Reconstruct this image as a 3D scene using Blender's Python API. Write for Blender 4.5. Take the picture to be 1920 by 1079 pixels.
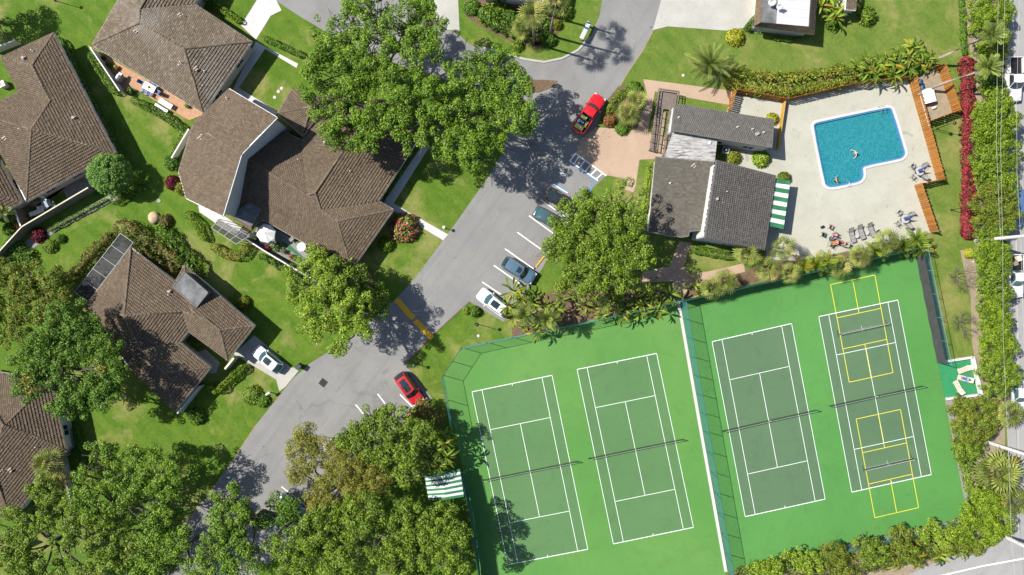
import bpy, bmesh, math, random
import numpy as np
from mathutils import Vector, Matrix, noise
from mathutils.geometry import tessellate_polygon
for o in list(bpy.data.objects): bpy.data.objects.remove(o, do_unlink=True)
S = bpy.context.scene
COL = S.collection
R = math.radians
rng = np.random.default_rng(7)
random.seed(7)
# ---------------------------------------------------------------- camera, sky, sun, exposure
CAMH = 91.0; PPM = 14.0
cd = bpy.data.cameras.new('camera'); cam = bpy.data.objects.new('camera', cd); COL.objects.link(cam)
cam.location = (0, 0, CAMH); cam.rotation_euler = (0, 0, 0)
cd.sensor_width = 36; cd.lens = 36*CAMH/(1920/PPM); cd.clip_end = 2000; cd.clip_start = 1
S.camera = cam
SUN_EL = R(48); SHD = Vector((.96, -.28, 0)).normalized()      # direction in which shadows fall
w = bpy.data.worlds.new('World'); S.world = w; w.use_nodes = True
wn = w.node_tree.nodes; bg = wn['Background']
sky = wn.new('ShaderNodeTexSky'); sky.sky_type = 'NISHITA'; sky.sun_disc = False
sky.sun_elevation = SUN_EL; sky.sun_rotation = math.atan2(-SHD.x, -SHD.y)
w.node_tree.links.new(sky.outputs[0], bg.inputs[0]); bg.inputs[1].default_value = 0.085
sd = bpy.data.lights.new('sun', 'SUN'); sd.energy = 5.0; sd.angle = R(.53); sd.color = (1, .95, .87)
so = bpy.data.objects.new('sun', sd); COL.objects.link(so); so.location = (-60, 20, 90)
ld = Vector((SHD.x*math.cos(SUN_EL), SHD.y*math.cos(SUN_EL), -math.sin(SUN_EL)))
so.rotation_euler = ld.to_track_quat('-Z', 'Y').to_euler()
S.view_settings.view_transform = 'Standard'; S.view_settings.look = 'None'
S.view_settings.exposure = 0.98; S.view_settings.gamma = 1
S.render.engine = 'CYCLES'
S.cycles.max_bounces = 5; S.cycles.diffuse_bounces = 2; S.cycles.glossy_bounces = 2; S.cycles.transmission_bounces = 3; S.cycles.transparent_max_bounces = 4; S.cycles.caustics_reflective = False; S.cycles.caustics_refractive = False
S.render.resolution_x = 1024; S.render.resolution_y = 575
# ---------------------------------------------------------------- helpers
def at(px, py, h=0.0):
    k = (CAMH-h)/CAMH/PPM
    return Vector(((px-960)*k, (539.5-py)*k, h))
def at2(p, h=0.0): return at(p[0], p[1], h)
def tag(o, label=None, cat=None, group=None, kind=None):
    if label: o['label'] = label
    if cat: o['category'] = cat
    if group: o['group'] = group
    if kind: o['kind'] = kind
    return o
def empty(name, loc=(0, 0, 0), rz=0, label=None, cat=None, group=None):
    o = bpy.data.objects.new(name, None); COL.objects.link(o); o.location = loc; o.rotation_euler = (0, 0, rz)
    o.empty_display_size = .2
    return tag(o, label, cat, group)
def link(name, me, parent=None, loc=None, rot=None, scale=None):
    o = bpy.data.objects.new(name, me); COL.objects.link(o)
    if parent: o.parent = parent
    if loc is not None: o.location = loc
    if rot is not None: o.rotation_euler = rot
    if scale is not None: o.scale = scale if hasattr(scale, '__len__') else (scale,)*3
    return o
def copy_tree(o, parent=None):
    c = o.copy(); COL.objects.link(c); c.parent = parent
    for ch in o.children: copy_tree(ch, c)
    return c
class MB:
    def __init__(s): s.v = []; s.f = []; s.m = []; s.mi = 0
    def add(s, vs, fs):
        b = len(s.v); s.v += [tuple(v) for v in vs]
        for f in fs: s.f.append([b+i for i in f]); s.m.append(s.mi)
    def box(s, c, d, rz=0, M=None):
        hx, hy, hz = d[0]/2, d[1]/2, d[2]/2
        vs = [Vector((x, y, z)) for x in (-hx, hx) for y in (-hy, hy) for z in (-hz, hz)]
        if rz: rm = Matrix.Rotation(rz, 3, 'Z'); vs = [rm @ v for v in vs]
        if M is not None: vs = [M @ v for v in vs]
        c = Vector(c); vs = [v+c for v in vs]
        s.add(vs, [(0, 1, 3, 2), (4, 6, 7, 5), (0, 4, 5, 1), (2, 3, 7, 6), (0, 2, 6, 4), (1, 5, 7, 3)])
    def bar(s, a, b, wd, ht):
        a = Vector(a); b = Vector(b); d = b-a; L = d.length
        if L < 1e-6: return
        x = d/L; up = Vector((0, 0, 1)) if abs(x.z) < .95 else Vector((1, 0, 0))
        y = up.cross(x).normalized(); z = x.cross(y)
        vs = []
        for e in (a, b):
            for (i, j) in ((-1, -1), (1, -1), (1, 1), (-1, 1)): vs.append(e+y*i*wd/2+z*j*ht/2)
        s.add(vs, [(0, 3, 2, 1), (4, 5, 6, 7), (0, 1, 5, 4), (1, 2, 6, 5), (2, 3, 7, 6), (3, 0, 4, 7)])
    def tube(s, pts, rad, n=6, cap=True):
        pts = [Vector(p) for p in pts]
        if not hasattr(rad, '__len__'): rad = [rad]*len(pts)
        base = len(s.v); ring = []
        up0 = Vector((.3, .2, 1))
        for i, p in enumerate(pts):
            d = (pts[min(i+1, len(pts)-1)]-pts[max(i-1, 0)])
            if d.length < 1e-9: d = Vector((0, 0, 1))
            d.normalize(); u = d.cross(up0 if abs(d.dot(up0.normalized())) < .95 else Vector((1, 0, 0))).normalized(); v = d.cross(u)
            for k in range(n):
                a = 2*math.pi*k/n; s.v.append(tuple(p+(u*math.cos(a)+v*math.sin(a))*rad[i]))
        for i in range(len(pts)-1):
            for k in range(n):
                a = base+i*n+k; b = base+i*n+(k+1) % n
                s.f.append([a, b, b+n, a+n]); s.m.append(s.mi)
        if cap:
            s.f.append([base+k for k in range(n)][::-1]); s.m.append(s.mi)
            s.f.append([base+(len(pts)-1)*n+k for k in range(n)]); s.m.append(s.mi)
    def lathe(s, prof, n=16, c=(0, 0, 0), axis='Z'):
        base = len(s.v); c = Vector(c)
        for (r, z) in prof:
            for k in range(n):
                a = 2*math.pi*k/n; p = Vector((r*math.cos(a), r*math.sin(a), z))
                if axis == 'Y': p = Vector((p.x, p.z, p.y))
                if axis == 'X': p = Vector((p.z, p.x, p.y))
                s.v.append(tuple(c+p))
        for i in range(len(prof)-1):
            for k in range(n):
                a = base+i*n+k; b = base+i*n+(k+1) % n
                s.f.append([a, b, b+n, a+n]); s.m.append(s.mi)
        for (i, rev) in ((0, True), (len(prof)-1, False)):
            if prof[i][0] > 1e-4:
                f = [base+i*n+k for k in range(n)]; s.f.append(f[::-1] if rev else f); s.m.append(s.mi)
    def prism(s, poly, z0, z1):
        n = len(poly); ar = sum(poly[i][0]*poly[(i+1) % n][1]-poly[(i+1) % n][0]*poly[i][1] for i in range(n))
        if ar < 0: poly = poly[::-1]
        vs = [(p[0], p[1], z0) for p in poly]+[(p[0], p[1], z1) for p in poly]
        s.add(vs, [tuple(range(n, 2*n)), tuple(range(n))[::-1]]+[(i, (i+1) % n, n+(i+1) % n, n+i) for i in range(n)])
    def grid(s, P):
        r = len(P); c = len(P[0]); b = len(s.v)
        for row in P: s.v += [tuple(p) for p in row]
        for i in range(r-1):
            for j in range(c-1):
                a = b+i*c+j; s.f.append([a, a+1, a+c+1, a+c]); s.m.append(s.mi)
    def mesh(s, name, mats, smooth=False):
        me = bpy.data.meshes.new(name); me.from_pydata(s.v, [], s.f)
        if not isinstance(mats, (list, tuple)): mats = [mats]
        for m in mats: me.materials.append(m)
        if len(mats) > 1: me.polygons.foreach_set('material_index', s.m)
        if smooth: me.polygons.foreach_set('use_smooth', [True]*len(me.polygons))
        me.update(); return me
    def build(s, name, mats, parent=None, loc=None, rot=None, smooth=False, kind=None):
        o = link(name, s.mesh(name, mats, smooth), parent, loc, rot)
        if kind: o['kind'] = kind
        return o
def inside(x, y, poly):
    c = False; n = len(poly); j = n-1
    for i in range(n):
        xi, yi = poly[i][0], poly[i][1]; xj, yj = poly[j][0], poly[j][1]
        if (yi > y) != (yj > y) and x < (xj-xi)*(y-yi)/(yj-yi)+xi: c = not c
        j = i
    return c
def offset(poly, d):
    """inset (d>0) of a simple polygon by mitred offset"""
    n = len(poly); ar = sum(poly[i][0]*poly[(i+1) % n][1]-poly[(i+1) % n][0]*poly[i][1] for i in range(n))
    sg = 1 if ar > 0 else -1; out = []
    for i in range(n):
        p0, p1, p2 = [Vector(poly[k % n][:2]) for k in (i-1, i, i+1)]
        a = (p1-p0).normalized(); b = (p2-p1).normalized()
        na = Vector((-a.y, a.x))*sg; nb = Vector((-b.y, b.x))*sg
        m = na+nb; q = m.length_squared
        if q < .05: out.append((p1+na*d)[:]); continue
        out.append((p1+m*(2*d/q)*1.0)[:] if 2*d/q*math.sqrt(q) < 3*abs(d) else (p1+m.normalized()*d)[:])
    return out
def sheet(name, pxs, z, m, depth=.12, kind='structure', parent=None):
    b = MB(); b.prism([at(*p)[:2] for p in pxs], z-depth, z)
    return b.build(name, m, parent, kind=kind)
def holed(name, outer, hole, z, depth, m, kind='structure'):
    polys = [[Vector((p[0], p[1], 0)) for p in q] for q in (outer, hole)]; vs = [p for q in polys for p in q]
    b = MB(); b.add([(p.x, p.y, z) for p in vs], [t_ if (vs[t_[1]]-vs[t_[0]]).cross(vs[t_[2]]-vs[t_[0]]).z > 0 else t_[::-1] for t_ in tessellate_polygon(polys)])
    n = len(outer)
    if depth:
        b.add([(p[0], p[1], z) for p in outer]+[(p[0], p[1], z-depth) for p in outer], [(i, (i+1) % n, n+(i+1) % n, n+i) for i in range(n)])
    return b.build(name, m, kind=kind)
POOL_HOLE = [at(*p)[:2] for p in ((1524, 231), (1664, 201), (1674, 203), (1698, 288), (1690, 298), (1619, 314), (1620, 334), (1610, 343), (1556, 354), (1545, 350))]
# ---------------------------------------------------------------- materials
class NT:
    def __init__(s, name):
        s.m = bpy.data.materials.new(name); s.m.use_nodes = True; s.t = s.m.node_tree; s.t.nodes.clear()
        s.out = s.t.nodes.new('ShaderNodeOutputMaterial')
    def n(s, typ, props=None, **ins):
        nd = s.t.nodes.new('ShaderNode'+typ)
        for k, v in (props or {}).items(): setattr(nd, k, v)
        for k, v in ins.items():
            k = int(k[1:]) if k[0] == '_' and k[1:].isdigit() else k.replace('_', ' ')
            s.set(nd.inputs[k], v)
        return nd
    def set(s, sock, v):
        if isinstance(v, bpy.types.NodeSocket): s.t.links.new(v, sock)
        elif isinstance(v, bpy.types.Node): s.t.links.new(v.outputs[0], sock)
        else:
            if hasattr(v, '__len__') and len(v) == 3 and sock.type == 'RGBA': v = (*v, 1)
            sock.default_value = v
    def noise(s, vec, scale, detail=3, rough=.55, dist=0):
        return s.n('TexNoise', Vector=vec, Scale=scale, Detail=detail, Roughness=rough, Distortion=dist).outputs[0]
    def ramp(s, fac, a, b, lo=0., hi=1.):
        return s.n('MapRange', {'clamp': True}, Value=fac, From_Min=a, From_Max=b, To_Min=lo, To_Max=hi).outputs[0]
    def mix(s, f, a, b, bt='MIX'):
        nd = s.t.nodes.new('ShaderNodeMix'); nd.data_type = 'RGBA'; nd.blend_type = bt
        s.set(nd.inputs[0], f); s.set(nd.inputs[6], a); s.set(nd.inputs[7], b); return nd.outputs[2]
    def math(s, op, a, b=0., c=None):
        nd = s.n('Math', {'operation': op}); s.set(nd.inputs[0], a); s.set(nd.inputs[1], b)
        if c is not None: s.set(nd.inputs[2], c)
        return nd.outputs[0]
    def obj(s): return s.n('TexCoord').outputs['Object']
    def bump(s, h, strength=.3, dist=.02): return s.n('Bump', Strength=strength, Distance=dist, Height=h).outputs[0]
    def principled(s, col, rough=.8, spec=.3, metal=0., normal=None, **kw):
        p = s.n('BsdfPrincipled', Base_Color=col, Roughness=rough, Metallic=metal, **kw)
        p.inputs['Specular IOR Level'].default_value = spec
        if normal is not None: s.set(p.inputs['Normal'], normal)
        return p
    def done(s, sh): s.set(s.out.inputs[0], sh); return s.m
def simple(name, c, c2=None, scale=3., rough=.8, spec=.3, metal=0., bump=0., bscale=None, island=0., contrast=(.3, .7), fine=.0):
    t = NT(name); v = t.obj(); col = c
    if c2 is not None: col = t.mix(t.ramp(t.noise(v, scale, 5, .6), *contrast), c, c2)
    if fine: col = t.mix(t.ramp(t.noise(v, scale*14, 2), .3, .7, 0., fine), col, tuple(x*.45 for x in c))
    if island:
        r = t.n('NewGeometry').outputs['Random Per Island']
        col = t.mix(1., col, t.n('CombineColor', Red=t.ramp(r, 0, 1, 1-island, 1+island), Green=t.ramp(r, 0, 1, 1-island, 1+island), Blue=t.ramp(r, 0, 1, 1-island*1.1, 1+island*.9)), 'MULTIPLY')
    nm = t.bump(t.noise(v, bscale or scale*8, 4), bump) if bump else None
    return t.done(t.principled(col, rough, spec, metal, nm))
def leafmat(name, c1, c2, c3=None, trans=.28, f3=.12, cs=.8, byobj=False):
    """leaf colours: per leaf from c1 to c2, with some leaves c3, drifting from twig to twig"""
    t = NT(name); r = t.n('ObjectInfo').outputs['Random'] if byobj else t.n('NewGeometry').outputs['Random Per Island']; v = t.n('NewGeometry').outputs['Position']
    f = t.math('MULTIPLY_ADD', t.noise(v, cs, 3), 1.3, t.math('MULTIPLY_ADD', r, .7, -.5))
    col = t.mix(t.ramp(f, .1, .8), c1, c2)
    if c3: col = t.mix(t.ramp(t.math('FRACT', t.math('MULTIPLY', r, 17.31)), 1-f3-.02, 1-f3+.02), col, c3)
    col = t.mix(1., col, t.n('CombineColor', Red=t.ramp(r, 0, 1, .6, 1.35), Green=t.ramp(r, 0, 1, .6, 1.35), Blue=t.ramp(r, 0, 1, .6, 1.35)), 'MULTIPLY')
    p = t.principled(col, .55, .25)
    tr = t.n('BsdfTranslucent', Color=t.mix(1., col, (1.1, 1.15, .5), 'MULTIPLY'))
    return t.done(t.n('MixShader', _0=trans, _1=p, _2=tr))
def lawn_mat():
    t = NT('lawn_grass'); v = t.obj(); xyz = t.n('SeparateXYZ', Vector=v)
    big = t.noise(v, .05, 3, .6); mid = t.noise(v, .35, 5, .65, .4); sm = t.noise(v, 2.2, 4, .7); fi = t.noise(v, 11., 3, .7)
    east = t.ramp(t.math('MULTIPLY_ADD', big, 40., xyz.outputs[0]), 10, 42)
    lush = t.mix(t.ramp(mid, .35, .68), (.052, .118, .006), (.096, .158, .013))
    dry = t.mix(t.ramp(mid, .35, .68), (.085, .140, .020), (.150, .178, .040))
    c = t.mix(east, lush, dry)
    # worn straw-coloured patches
    patch = t.ramp(t.math('ADD', t.noise(v, .19, 6, .68, .5), t.ramp(t.noise(v, .06, 2), .4, .7, -.08, .12)), .50, .66)
    c = t.mix(t.math('MULTIPLY', patch, t.ramp(sm, .35, .65, .3, .9)), c, (.205, .19, .066))
    c = t.mix(t.ramp(sm, .38, .66, 0, .75), c, t.mix(.6, c, (.025, .065, .005)))
    c = t.mix(t.ramp(t.noise(v, .8, 5, .7, .6), .50, .70, 0, .45), c, (.15, .17, .026))
    c = t.mix(t.ramp(t.noise(v, 4.5, 4, .75), .56, .66, 0, .55), c, (.03, .07, .006)); c = t.mix(t.ramp(t.noise(v, 3.1, 3, .7, 1.), .63, .70, 0, .5), c, (.23, .20, .09))
    c = t.mix(t.ramp(fi, .35, .7, 0, .55), c, (.03, .075, .007))
    c = t.mix(t.ramp(t.noise(v, 17., 2), .62, .7, 0, .35), c, (.2, .21, .08))
    c = t.mix(t.math('MULTIPLY', patch, t.ramp(t.noise(v, 1.3, 5, .7), .35, .62, .25, .85)), c, (.195, .185, .062))
    # mowing stripes, faint
    st = t.n('TexWave', {'wave_type': 'BANDS', 'bands_direction': 'DIAGONAL'}, Vector=v, Scale=.22, Distortion=1.2, Detail=1.).outputs[1]
    c = t.mix(t.ramp(st, .3, .7, 0, .13), c, (.14, .2, .03))
    return t.done(t.principled(c, .9, .15, normal=t.bump(fi, .9, .08)))
LAWN = lawn_mat()
def asphalt_mat(name, a, b, dark):
    t = NT(name); v = t.obj()
    c = t.mix(t.ramp(t.noise(v, .22, 6, .65, .3), .3, .72), a, b)
    c = t.mix(t.ramp(t.noise(v, .9, 5, .7, 1.), .55, .8, 0, .5), c, dark)
    c = t.mix(t.ramp(t.noise(v, 7., 3, .7), .35, .7, 0, .28), c, dark)
    c = t.mix(t.ramp(t.noise(v, .5, 3, .5, .2), .66, .74, 0, .3), c, (.16, .12, .075))
    # hairline cracks
    vo = t.n('TexVoronoi', {'feature': 'DISTANCE_TO_EDGE'}, Vector=t.n('VectorMath', {'operation': 'ADD'}, _0=v, _1=t.n('TexNoise', Vector=v, Scale=.9, Detail=3.).outputs[1]).outputs[0], Scale=.12).outputs[0]
    ck = t.math('MULTIPLY', t.ramp(vo, .004, .010, 1, 0), t.ramp(t.noise(v, .15, 2), .5, .6))
    c = t.mix(t.math('MULTIPLY', ck, .22), c, (.045, .045, .042))
    sv = t.n('Mapping', Vector=t.n('VectorRotate', {'rotation_type': 'Z_AXIS'}, Vector=v, Angle=R(-53)), Scale=(.03, .9, 1)).outputs[0]
    c = t.mix(t.ramp(t.noise(sv, 1., 4, .6), .5, .72, 0, .35), c, dark); c = t.mix(t.ramp(t.noise(sv, 1.7, 3, .6), .60, .70, 0, .2), c, (.23, .225, .21))
    sp = t.ramp(t.noise(v, 1.1, 2), .70, .76)
    c = t.mix(t.math('MULTIPLY', sp, .5), c, (.05, .05, .05))
    return t.done(t.principled(c, .9, .2, normal=t.bump(t.noise(v, 40, 2), .35)))
ASPH = asphalt_mat('worn_asphalt', (.150, .149, .146), (.196, .194, .188), (.112, .112, .110))
ASPH_D = asphalt_mat('dark_asphalt', (.045, .045, .046), (.065, .065, .066), (.03, .03, .03))
STREET = asphalt_mat('street_asphalt', (.21, .21, .205), (.25, .25, .245), (.15, .15, .15))
def conc_mat(name, a, b, stain, js=0., rough=.85):
    t = NT(name); v = t.obj()
    c = t.mix(t.ramp(t.noise(v, .35, 6, .65, .2), .3, .7), a, b)
    c = t.mix(t.ramp(t.noise(v, 1.1, 6, .7, .8), .55, .85, 0, .6), c, stain)
    c = t.mix(t.ramp(t.noise(v, 8, 3, .7), .4, .75, 0, .22), c, stain)
    c = t.mix(t.ramp(t.noise(v, .25, 2, .5, 2.5), .70, .73, 0, .5), c, stain)
    if js:
        br = t.n('TexBrick', {'offset': 0.}, Vector=t.n('VectorRotate', {'rotation_type': 'Z_AXIS'}, Vector=v, Angle=R(-12)), Scale=js, Mortar_Size=.004, Color1=(0, 0, 0, 1), Color2=(0, 0, 0, 1), Mortar=(1, 1, 1, 1), Brick_Width=1., Row_Height=1.).outputs[0]
        c = t.mix(t.math('MULTIPLY', br, .35), c, stain)
    return t.done(t.principled(c, rough, .25, normal=t.bump(t.noise(v, 25, 3), .15)))
DECK = conc_mat('cream_pool_deck', (.280, .276, .228), (.33, .326, .278), (.165, .162, .125))
PINK = conc_mat('pink_concrete', (.285, .205, .145), (.33, .245, .180), (.19, .135, .09), .7)
CONC = conc_mat('pale_concrete', (.27, .265, .24), (.34, .335, .31), (.17, .16, .14), .35)
WHITECONC = conc_mat('white_walk', (.36, .355, .35), (.43, .425, .42), (.25, .245, .24), .9)
MULCH = simple('bark_mulch', (.10, .062, .038), (.19, .135, .095), 3., .95, .1, bump=.8, bscale=30, fine=.7)
SAND = simple('sandy_soil', (.22, .175, .12), (.30, .25, .18), 1.2, .95, .1, bump=.6, bscale=20, fine=.6)
GRAVEL = simple('grey_gravel', (.16, .155, .15), (.30, .29, .28), 6., .95, .1, bump=.8, bscale=40, fine=.6)
BRICKPAVE = simple('terracotta_paving', (.30, .165, .095), (.40, .24, .15), 2.5, .85, .2, bump=.2, fine=.3)
STONEPAVE = simple('grey_flagstone', (.15, .15, .15), (.24, .24, .245), 2., .85, .2, bump=.4, fine=.3)
def paint(name, c, wear=.45): 
    t = NT(name); v = t.obj()
    col = t.mix(t.ramp(t.noise(v, 3., 6, .75), .56, .74, 0, wear), c, tuple(x*.35+.05 for x in c))
    return t.done(t.principled(col, .7, .3))
LINE_W = paint('white_road_paint', (.62, .62, .60)); LINE_B = paint('blue_road_paint', (.05, .19, .36)); LINE_Y = paint('yellow_road_paint', (.52, .29, .008), .75)
CL_W = paint('white_court_line', (.62, .66, .64), .08); CL_Y = paint('yellow_court_line', (.55, .47, .03), .08)
def court_mat(name, a, b, blot):
    t = NT(name); v = t.obj()
    c = t.mix(t.ramp(t.noise(v, .07, 4, .5, .5), .35, .68), a, b)
    c = t.mix(t.ramp(t.noise(v, .6, 5, .6, .8), .55, .85, 0, .35), c, blot)
    c = t.mix(t.ramp(t.noise(v, .13, 3, .6, 3.), .60, .8, 0, .35), c, blot)
    c = t.mix(t.ramp(t.noise(v, 6., 3, .7), .4, .8, 0, .18), c, blot); c = t.mix(t.ramp(t.noise(v, .35, 6, .75, 1.2), .50, .70, 0, .45), c, tuple(x*.82 for x in blot)); c = t.mix(t.ramp(t.noise(v, 1.6, 5, .8), .66, .72, 0, .35), c, tuple(x*1.25+.02 for x in b))
    c = t.mix(t.ramp(t.noise(v, 22, 2), .35, .75, 0, .06), c, (.3, .3, .2))
    return t.done(t.principled(c, .75, .25, normal=t.bump(t.noise(v, 50, 2), .12)))
C_OUT_L = court_mat('light_green_court', (.047, .158, .027), (.073, .182, .036), (.056, .142, .032))
C_OUT_R = court_mat('bright_green_court', (.042, .157, .031), (.056, .180, .038), (.044, .137, .032))
C_IN_L = court_mat('mid_green_court', (.052, .126, .042), (.062, .140, .048), (.052, .103, .046))
C_IN_R = court_mat('grey_green_court', (.052, .105, .052), (.060, .117, .058), (.052, .088, .050))
C_PAD = court_mat('teal_green_pad', (.012, .16, .058), (.018, .19, .075), (.012, .12, .05))
WHITE = simple('white_render', (.50, .50, .485), (.42, .42, .40), .8, .75, .3)
WHITEP = simple('white_paint', (.52, .52, .51), None, rough=.5)
CREAM = simple('cream_stucco', (.50, .46, .38), (.42, .38, .30), .8, .85, .2, bump=.1)
GREYWALL = simple('grey_stucco', (.36, .35, .33), (.30, .29, .27), .8, .85, .2)
TANWALL = simple('weathered_tan_wall', (.17, .14, .095), (.24, .20, .14), 1.2, .9, .15, fine=.3)
BLACKM = simple('black_metal', (.012, .012, .012), None, rough=.45, spec=.5)
DKGREEN = simple('dark_green_metal', (.012, .06, .05), None, rough=.5, spec=.5)
TEALM = simple('teal_coated_wire', (.05, .19, .175), None, rough=.5, spec=.4)
SCREENM = simple('green_windscreen', (.012, .075, .062), (.02, .10, .08), 1.5, .8, .2)
DKTRIM = simple('dark_trim', (.09, .088, .085), (.12, .117, .11), 2, .7)
GREYM = simple('grey_metal', (.28, .28, .28), (.36, .36, .36), 2, .45, .5)
ALUM = simple('bare_aluminium', (.55, .56, .57), None, rough=.35, spec=.5, metal=.8)
GLASSD = simple('dark_window_glass', (.02, .03, .035), None, rough=.08, spec=.8)
CONCPOLE = simple('bleached_concrete', (.42, .41, .39), (.5, .49, .47), 1.5, .85, .2)
FLATROOF = simple('stained_grey_roofing', (.085, .09, .094), (.18, .18, .18), .55, .9, .2, contrast=(.4, .62), fine=.3)
WEATHWHITE = None
t = NT('weathered_white_roofing'); v = t.n('Mapping', Vector=t.obj(), Rotation=(0, 0, R(9)), Scale=(.55, 3.2, 1)).outputs[0]
c_ = t.mix(t.ramp(t.noise(v, 1.4, 6, .7), .40, .62), (.36, .355, .35), (.06, .058, .055))
WEATHWHITE = t.done(t.principled(t.mix(t.ramp(t.noise(t.obj(), .5, 3), .4, .6, 0, .5), c_, (.30, .295, .29)), .9, .2))
WHITEROOF = simple('white_metal_roofing', (.40, .40, .415), (.37, .37, .385), .6, .5, .4)
def tile_mat(name, a, b, pale, dark, grey=None):
    t = NT(name); v = t.obj(); r = t.n('NewGeometry').outputs['Random Per Island']
    c = t.mix(t.ramp(t.noise(v, .35, 5, .6), .3, .7), a, b)
    c = t.mix(t.ramp(r, .0, 1., 0, .7), c, dark)
    r2 = t.math('FRACT', t.math('MULTIPLY', r, 23.7))
    c = t.mix(t.math('MULTIPLY', t.ramp(r2, .8, 1.), .45), c, pale)
    c = t.mix(t.ramp(t.noise(v, .14, 4, .6, .5), .5, .7, 0, .4 if not grey else .9), c, t.mix(.5, c, grey or pale))
    c = t.mix(t.ramp(t.noise(v, 9., 4, .7), .4, .75, 0, .55), c, dark)
    return t.done(t.principled(c, .9, .2, normal=t.bump(t.noise(v, 14, 3), .4)))
TILE = tile_mat('brown_roof_tile', (.114, .085, .057), (.138, .104, .071), (.18, .146, .107), (.062, .046, .032))
TILE_B = tile_mat('grey_brown_roof_tile', (.142, .112, .078), (.175, .140, .102), (.27, .25, .21), (.075, .058, .042), (.25, .24, .22))
TILE_G = tile_mat('grey_roof_tile', (.090, .084, .070), (.110, .103, .086), (.14, .13, .11), (.055, .05, .043))
TILE_D = tile_mat('charcoal_roof_tile', (.098, .091, .082), (.116, .108, .098), (.14, .132, .122), (.062, .058, .053))
CAP = tile_mat('ridge_cap_tile', (.13, .098, .066), (.165, .13, .092), (.23, .19, .14), (.055, .042, .03))
CAP_G = tile_mat('grey_ridge_cap_tile', (.105, .1, .09), (.13, .125, .115), (.2, .19, .175), (.05, .048, .045))
t = NT('orange_stained_board'); r_ = t.n('ObjectInfo').outputs['Random']; v = t.obj()
c_ = t.mix(r_, (.23, .092, .018), (.36, .158, .036)); c_ = t.mix(t.ramp(t.math('FRACT', t.math('MULTIPLY', r_, 7.7)), .78, 1., 0, .6), c_, (.21, .14, .075)); c_ = t.mix(t.ramp(t.noise(v, 5., 5, .7), .45, .75, 0, .5), c_, (.15, .075, .025))
WOOD = t.done(t.principled(c_, .8, .2, normal=t.bump(t.noise(v, 20, 3), .3)))
DECKWOOD = simple('weathered_deck_board', (.115, .09, .08), (.17, .14, .125), 3., .85, .2, island=.15, fine=.3)
BARK = simple('oak_bark', (.075, .062, .052), (.15, .13, .11), 4., .95, .1, bump=.6)
PBARK = simple('palm_trunk', (.20, .165, .13), (.28, .24, .19), 6., .9, .1, bump=.6)
# foliage
L_OAK = leafmat('oak_leaf', (.030, .086, .004), (.135, .228, .011), (.26, .29, .11), .2, .03)
L_OAK2 = leafmat('oak_leaf_olive', (.038, .086, .004), (.145, .215, .012), (.28, .29, .13), .2, .03)
L_LIME = leafmat('lime_leaf', (.070, .145, .005), (.195, .285, .013), (.28, .31, .09), .22)
L_DARK = leafmat('deep_green_leaf', (.026, .076, .005), (.098, .185, .012), None, .2)
L_YEL = leafmat('olive_gold_leaf', (.12, .135, .016), (.255, .235, .036), (.09, .15, .02), .30)
L_WARM = leafmat('warm_green_leaf', (.045, .100, .007), (.14, .20, .018), (.24, .15, .02), .28, .14)
L_ROUND = leafmat('clipped_green_leaf', (.055, .14, .022), (.17, .30, .055), None, .28)
L_HEDGE = leafmat('hedge_leaf', (.035, .10, .010), (.115, .205, .018), None, .28)
L_HEDGEL = leafmat('bright_hedge_leaf', (.06, .13, .006), (.18, .26, .012), (.05, .08, .02), .3, .1)
L_STREET = leafmat('street_hedge_leaf', (.060, .130, .005), (.185, .265, .012), (.24, .26, .06), .3, .06)
L_GOLD = leafmat('golden_bush_leaf', (.20, .22, .014), (.40, .40, .035), None, .3)
L_CROT = leafmat('croton_leaf', (.060, .120, .010), (.21, .255, .020), (.32, .15, .05), .28, .14)
L_BROWN = leafmat('bronze_shrub_leaf', (.070, .088, .014), (.17, .165, .035), (.17, .08, .04), .28, .2)
L_RED = leafmat('red_ti_leaf', (.045, .006, .010), (.36, .030, .048), (.12, .06, .03), .28, .2, 2.5)
L_RED2 = leafmat('dark_red_leaf', (.045, .006, .012), (.15, .018, .028), None, .28)
L_BOUG = leafmat('bougainvillea_leaf', (.075, .14, .02), (.17, .23, .04), (.55, .06, .12), .28, .30)
L_REDCR = leafmat('red_croton_leaf', (.10, .05, .02), (.30, .10, .035), (.12, .16, .03), .28, .3)
L_PALM = leafmat('palm_frond', (.075, .120, .018), (.175, .215, .045), None, .25, cs=2, byobj=True)
L_FAN = leafmat('fan_palm_frond', (.10, .140, .022), (.22, .25, .055), (.30, .25, .09), .25, .08, cs=2, byobj=True)
L_BIRD = leafmat('paddle_leaf', (.055, .110, .006), (.165, .225, .018), (.28, .20, .02), .3, .10, cs=2, byobj=True)
L_GRASS = leafmat('grass_blade', (.04, .10, .008), (.12, .18, .03), None, .3, cs=.4)
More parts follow.
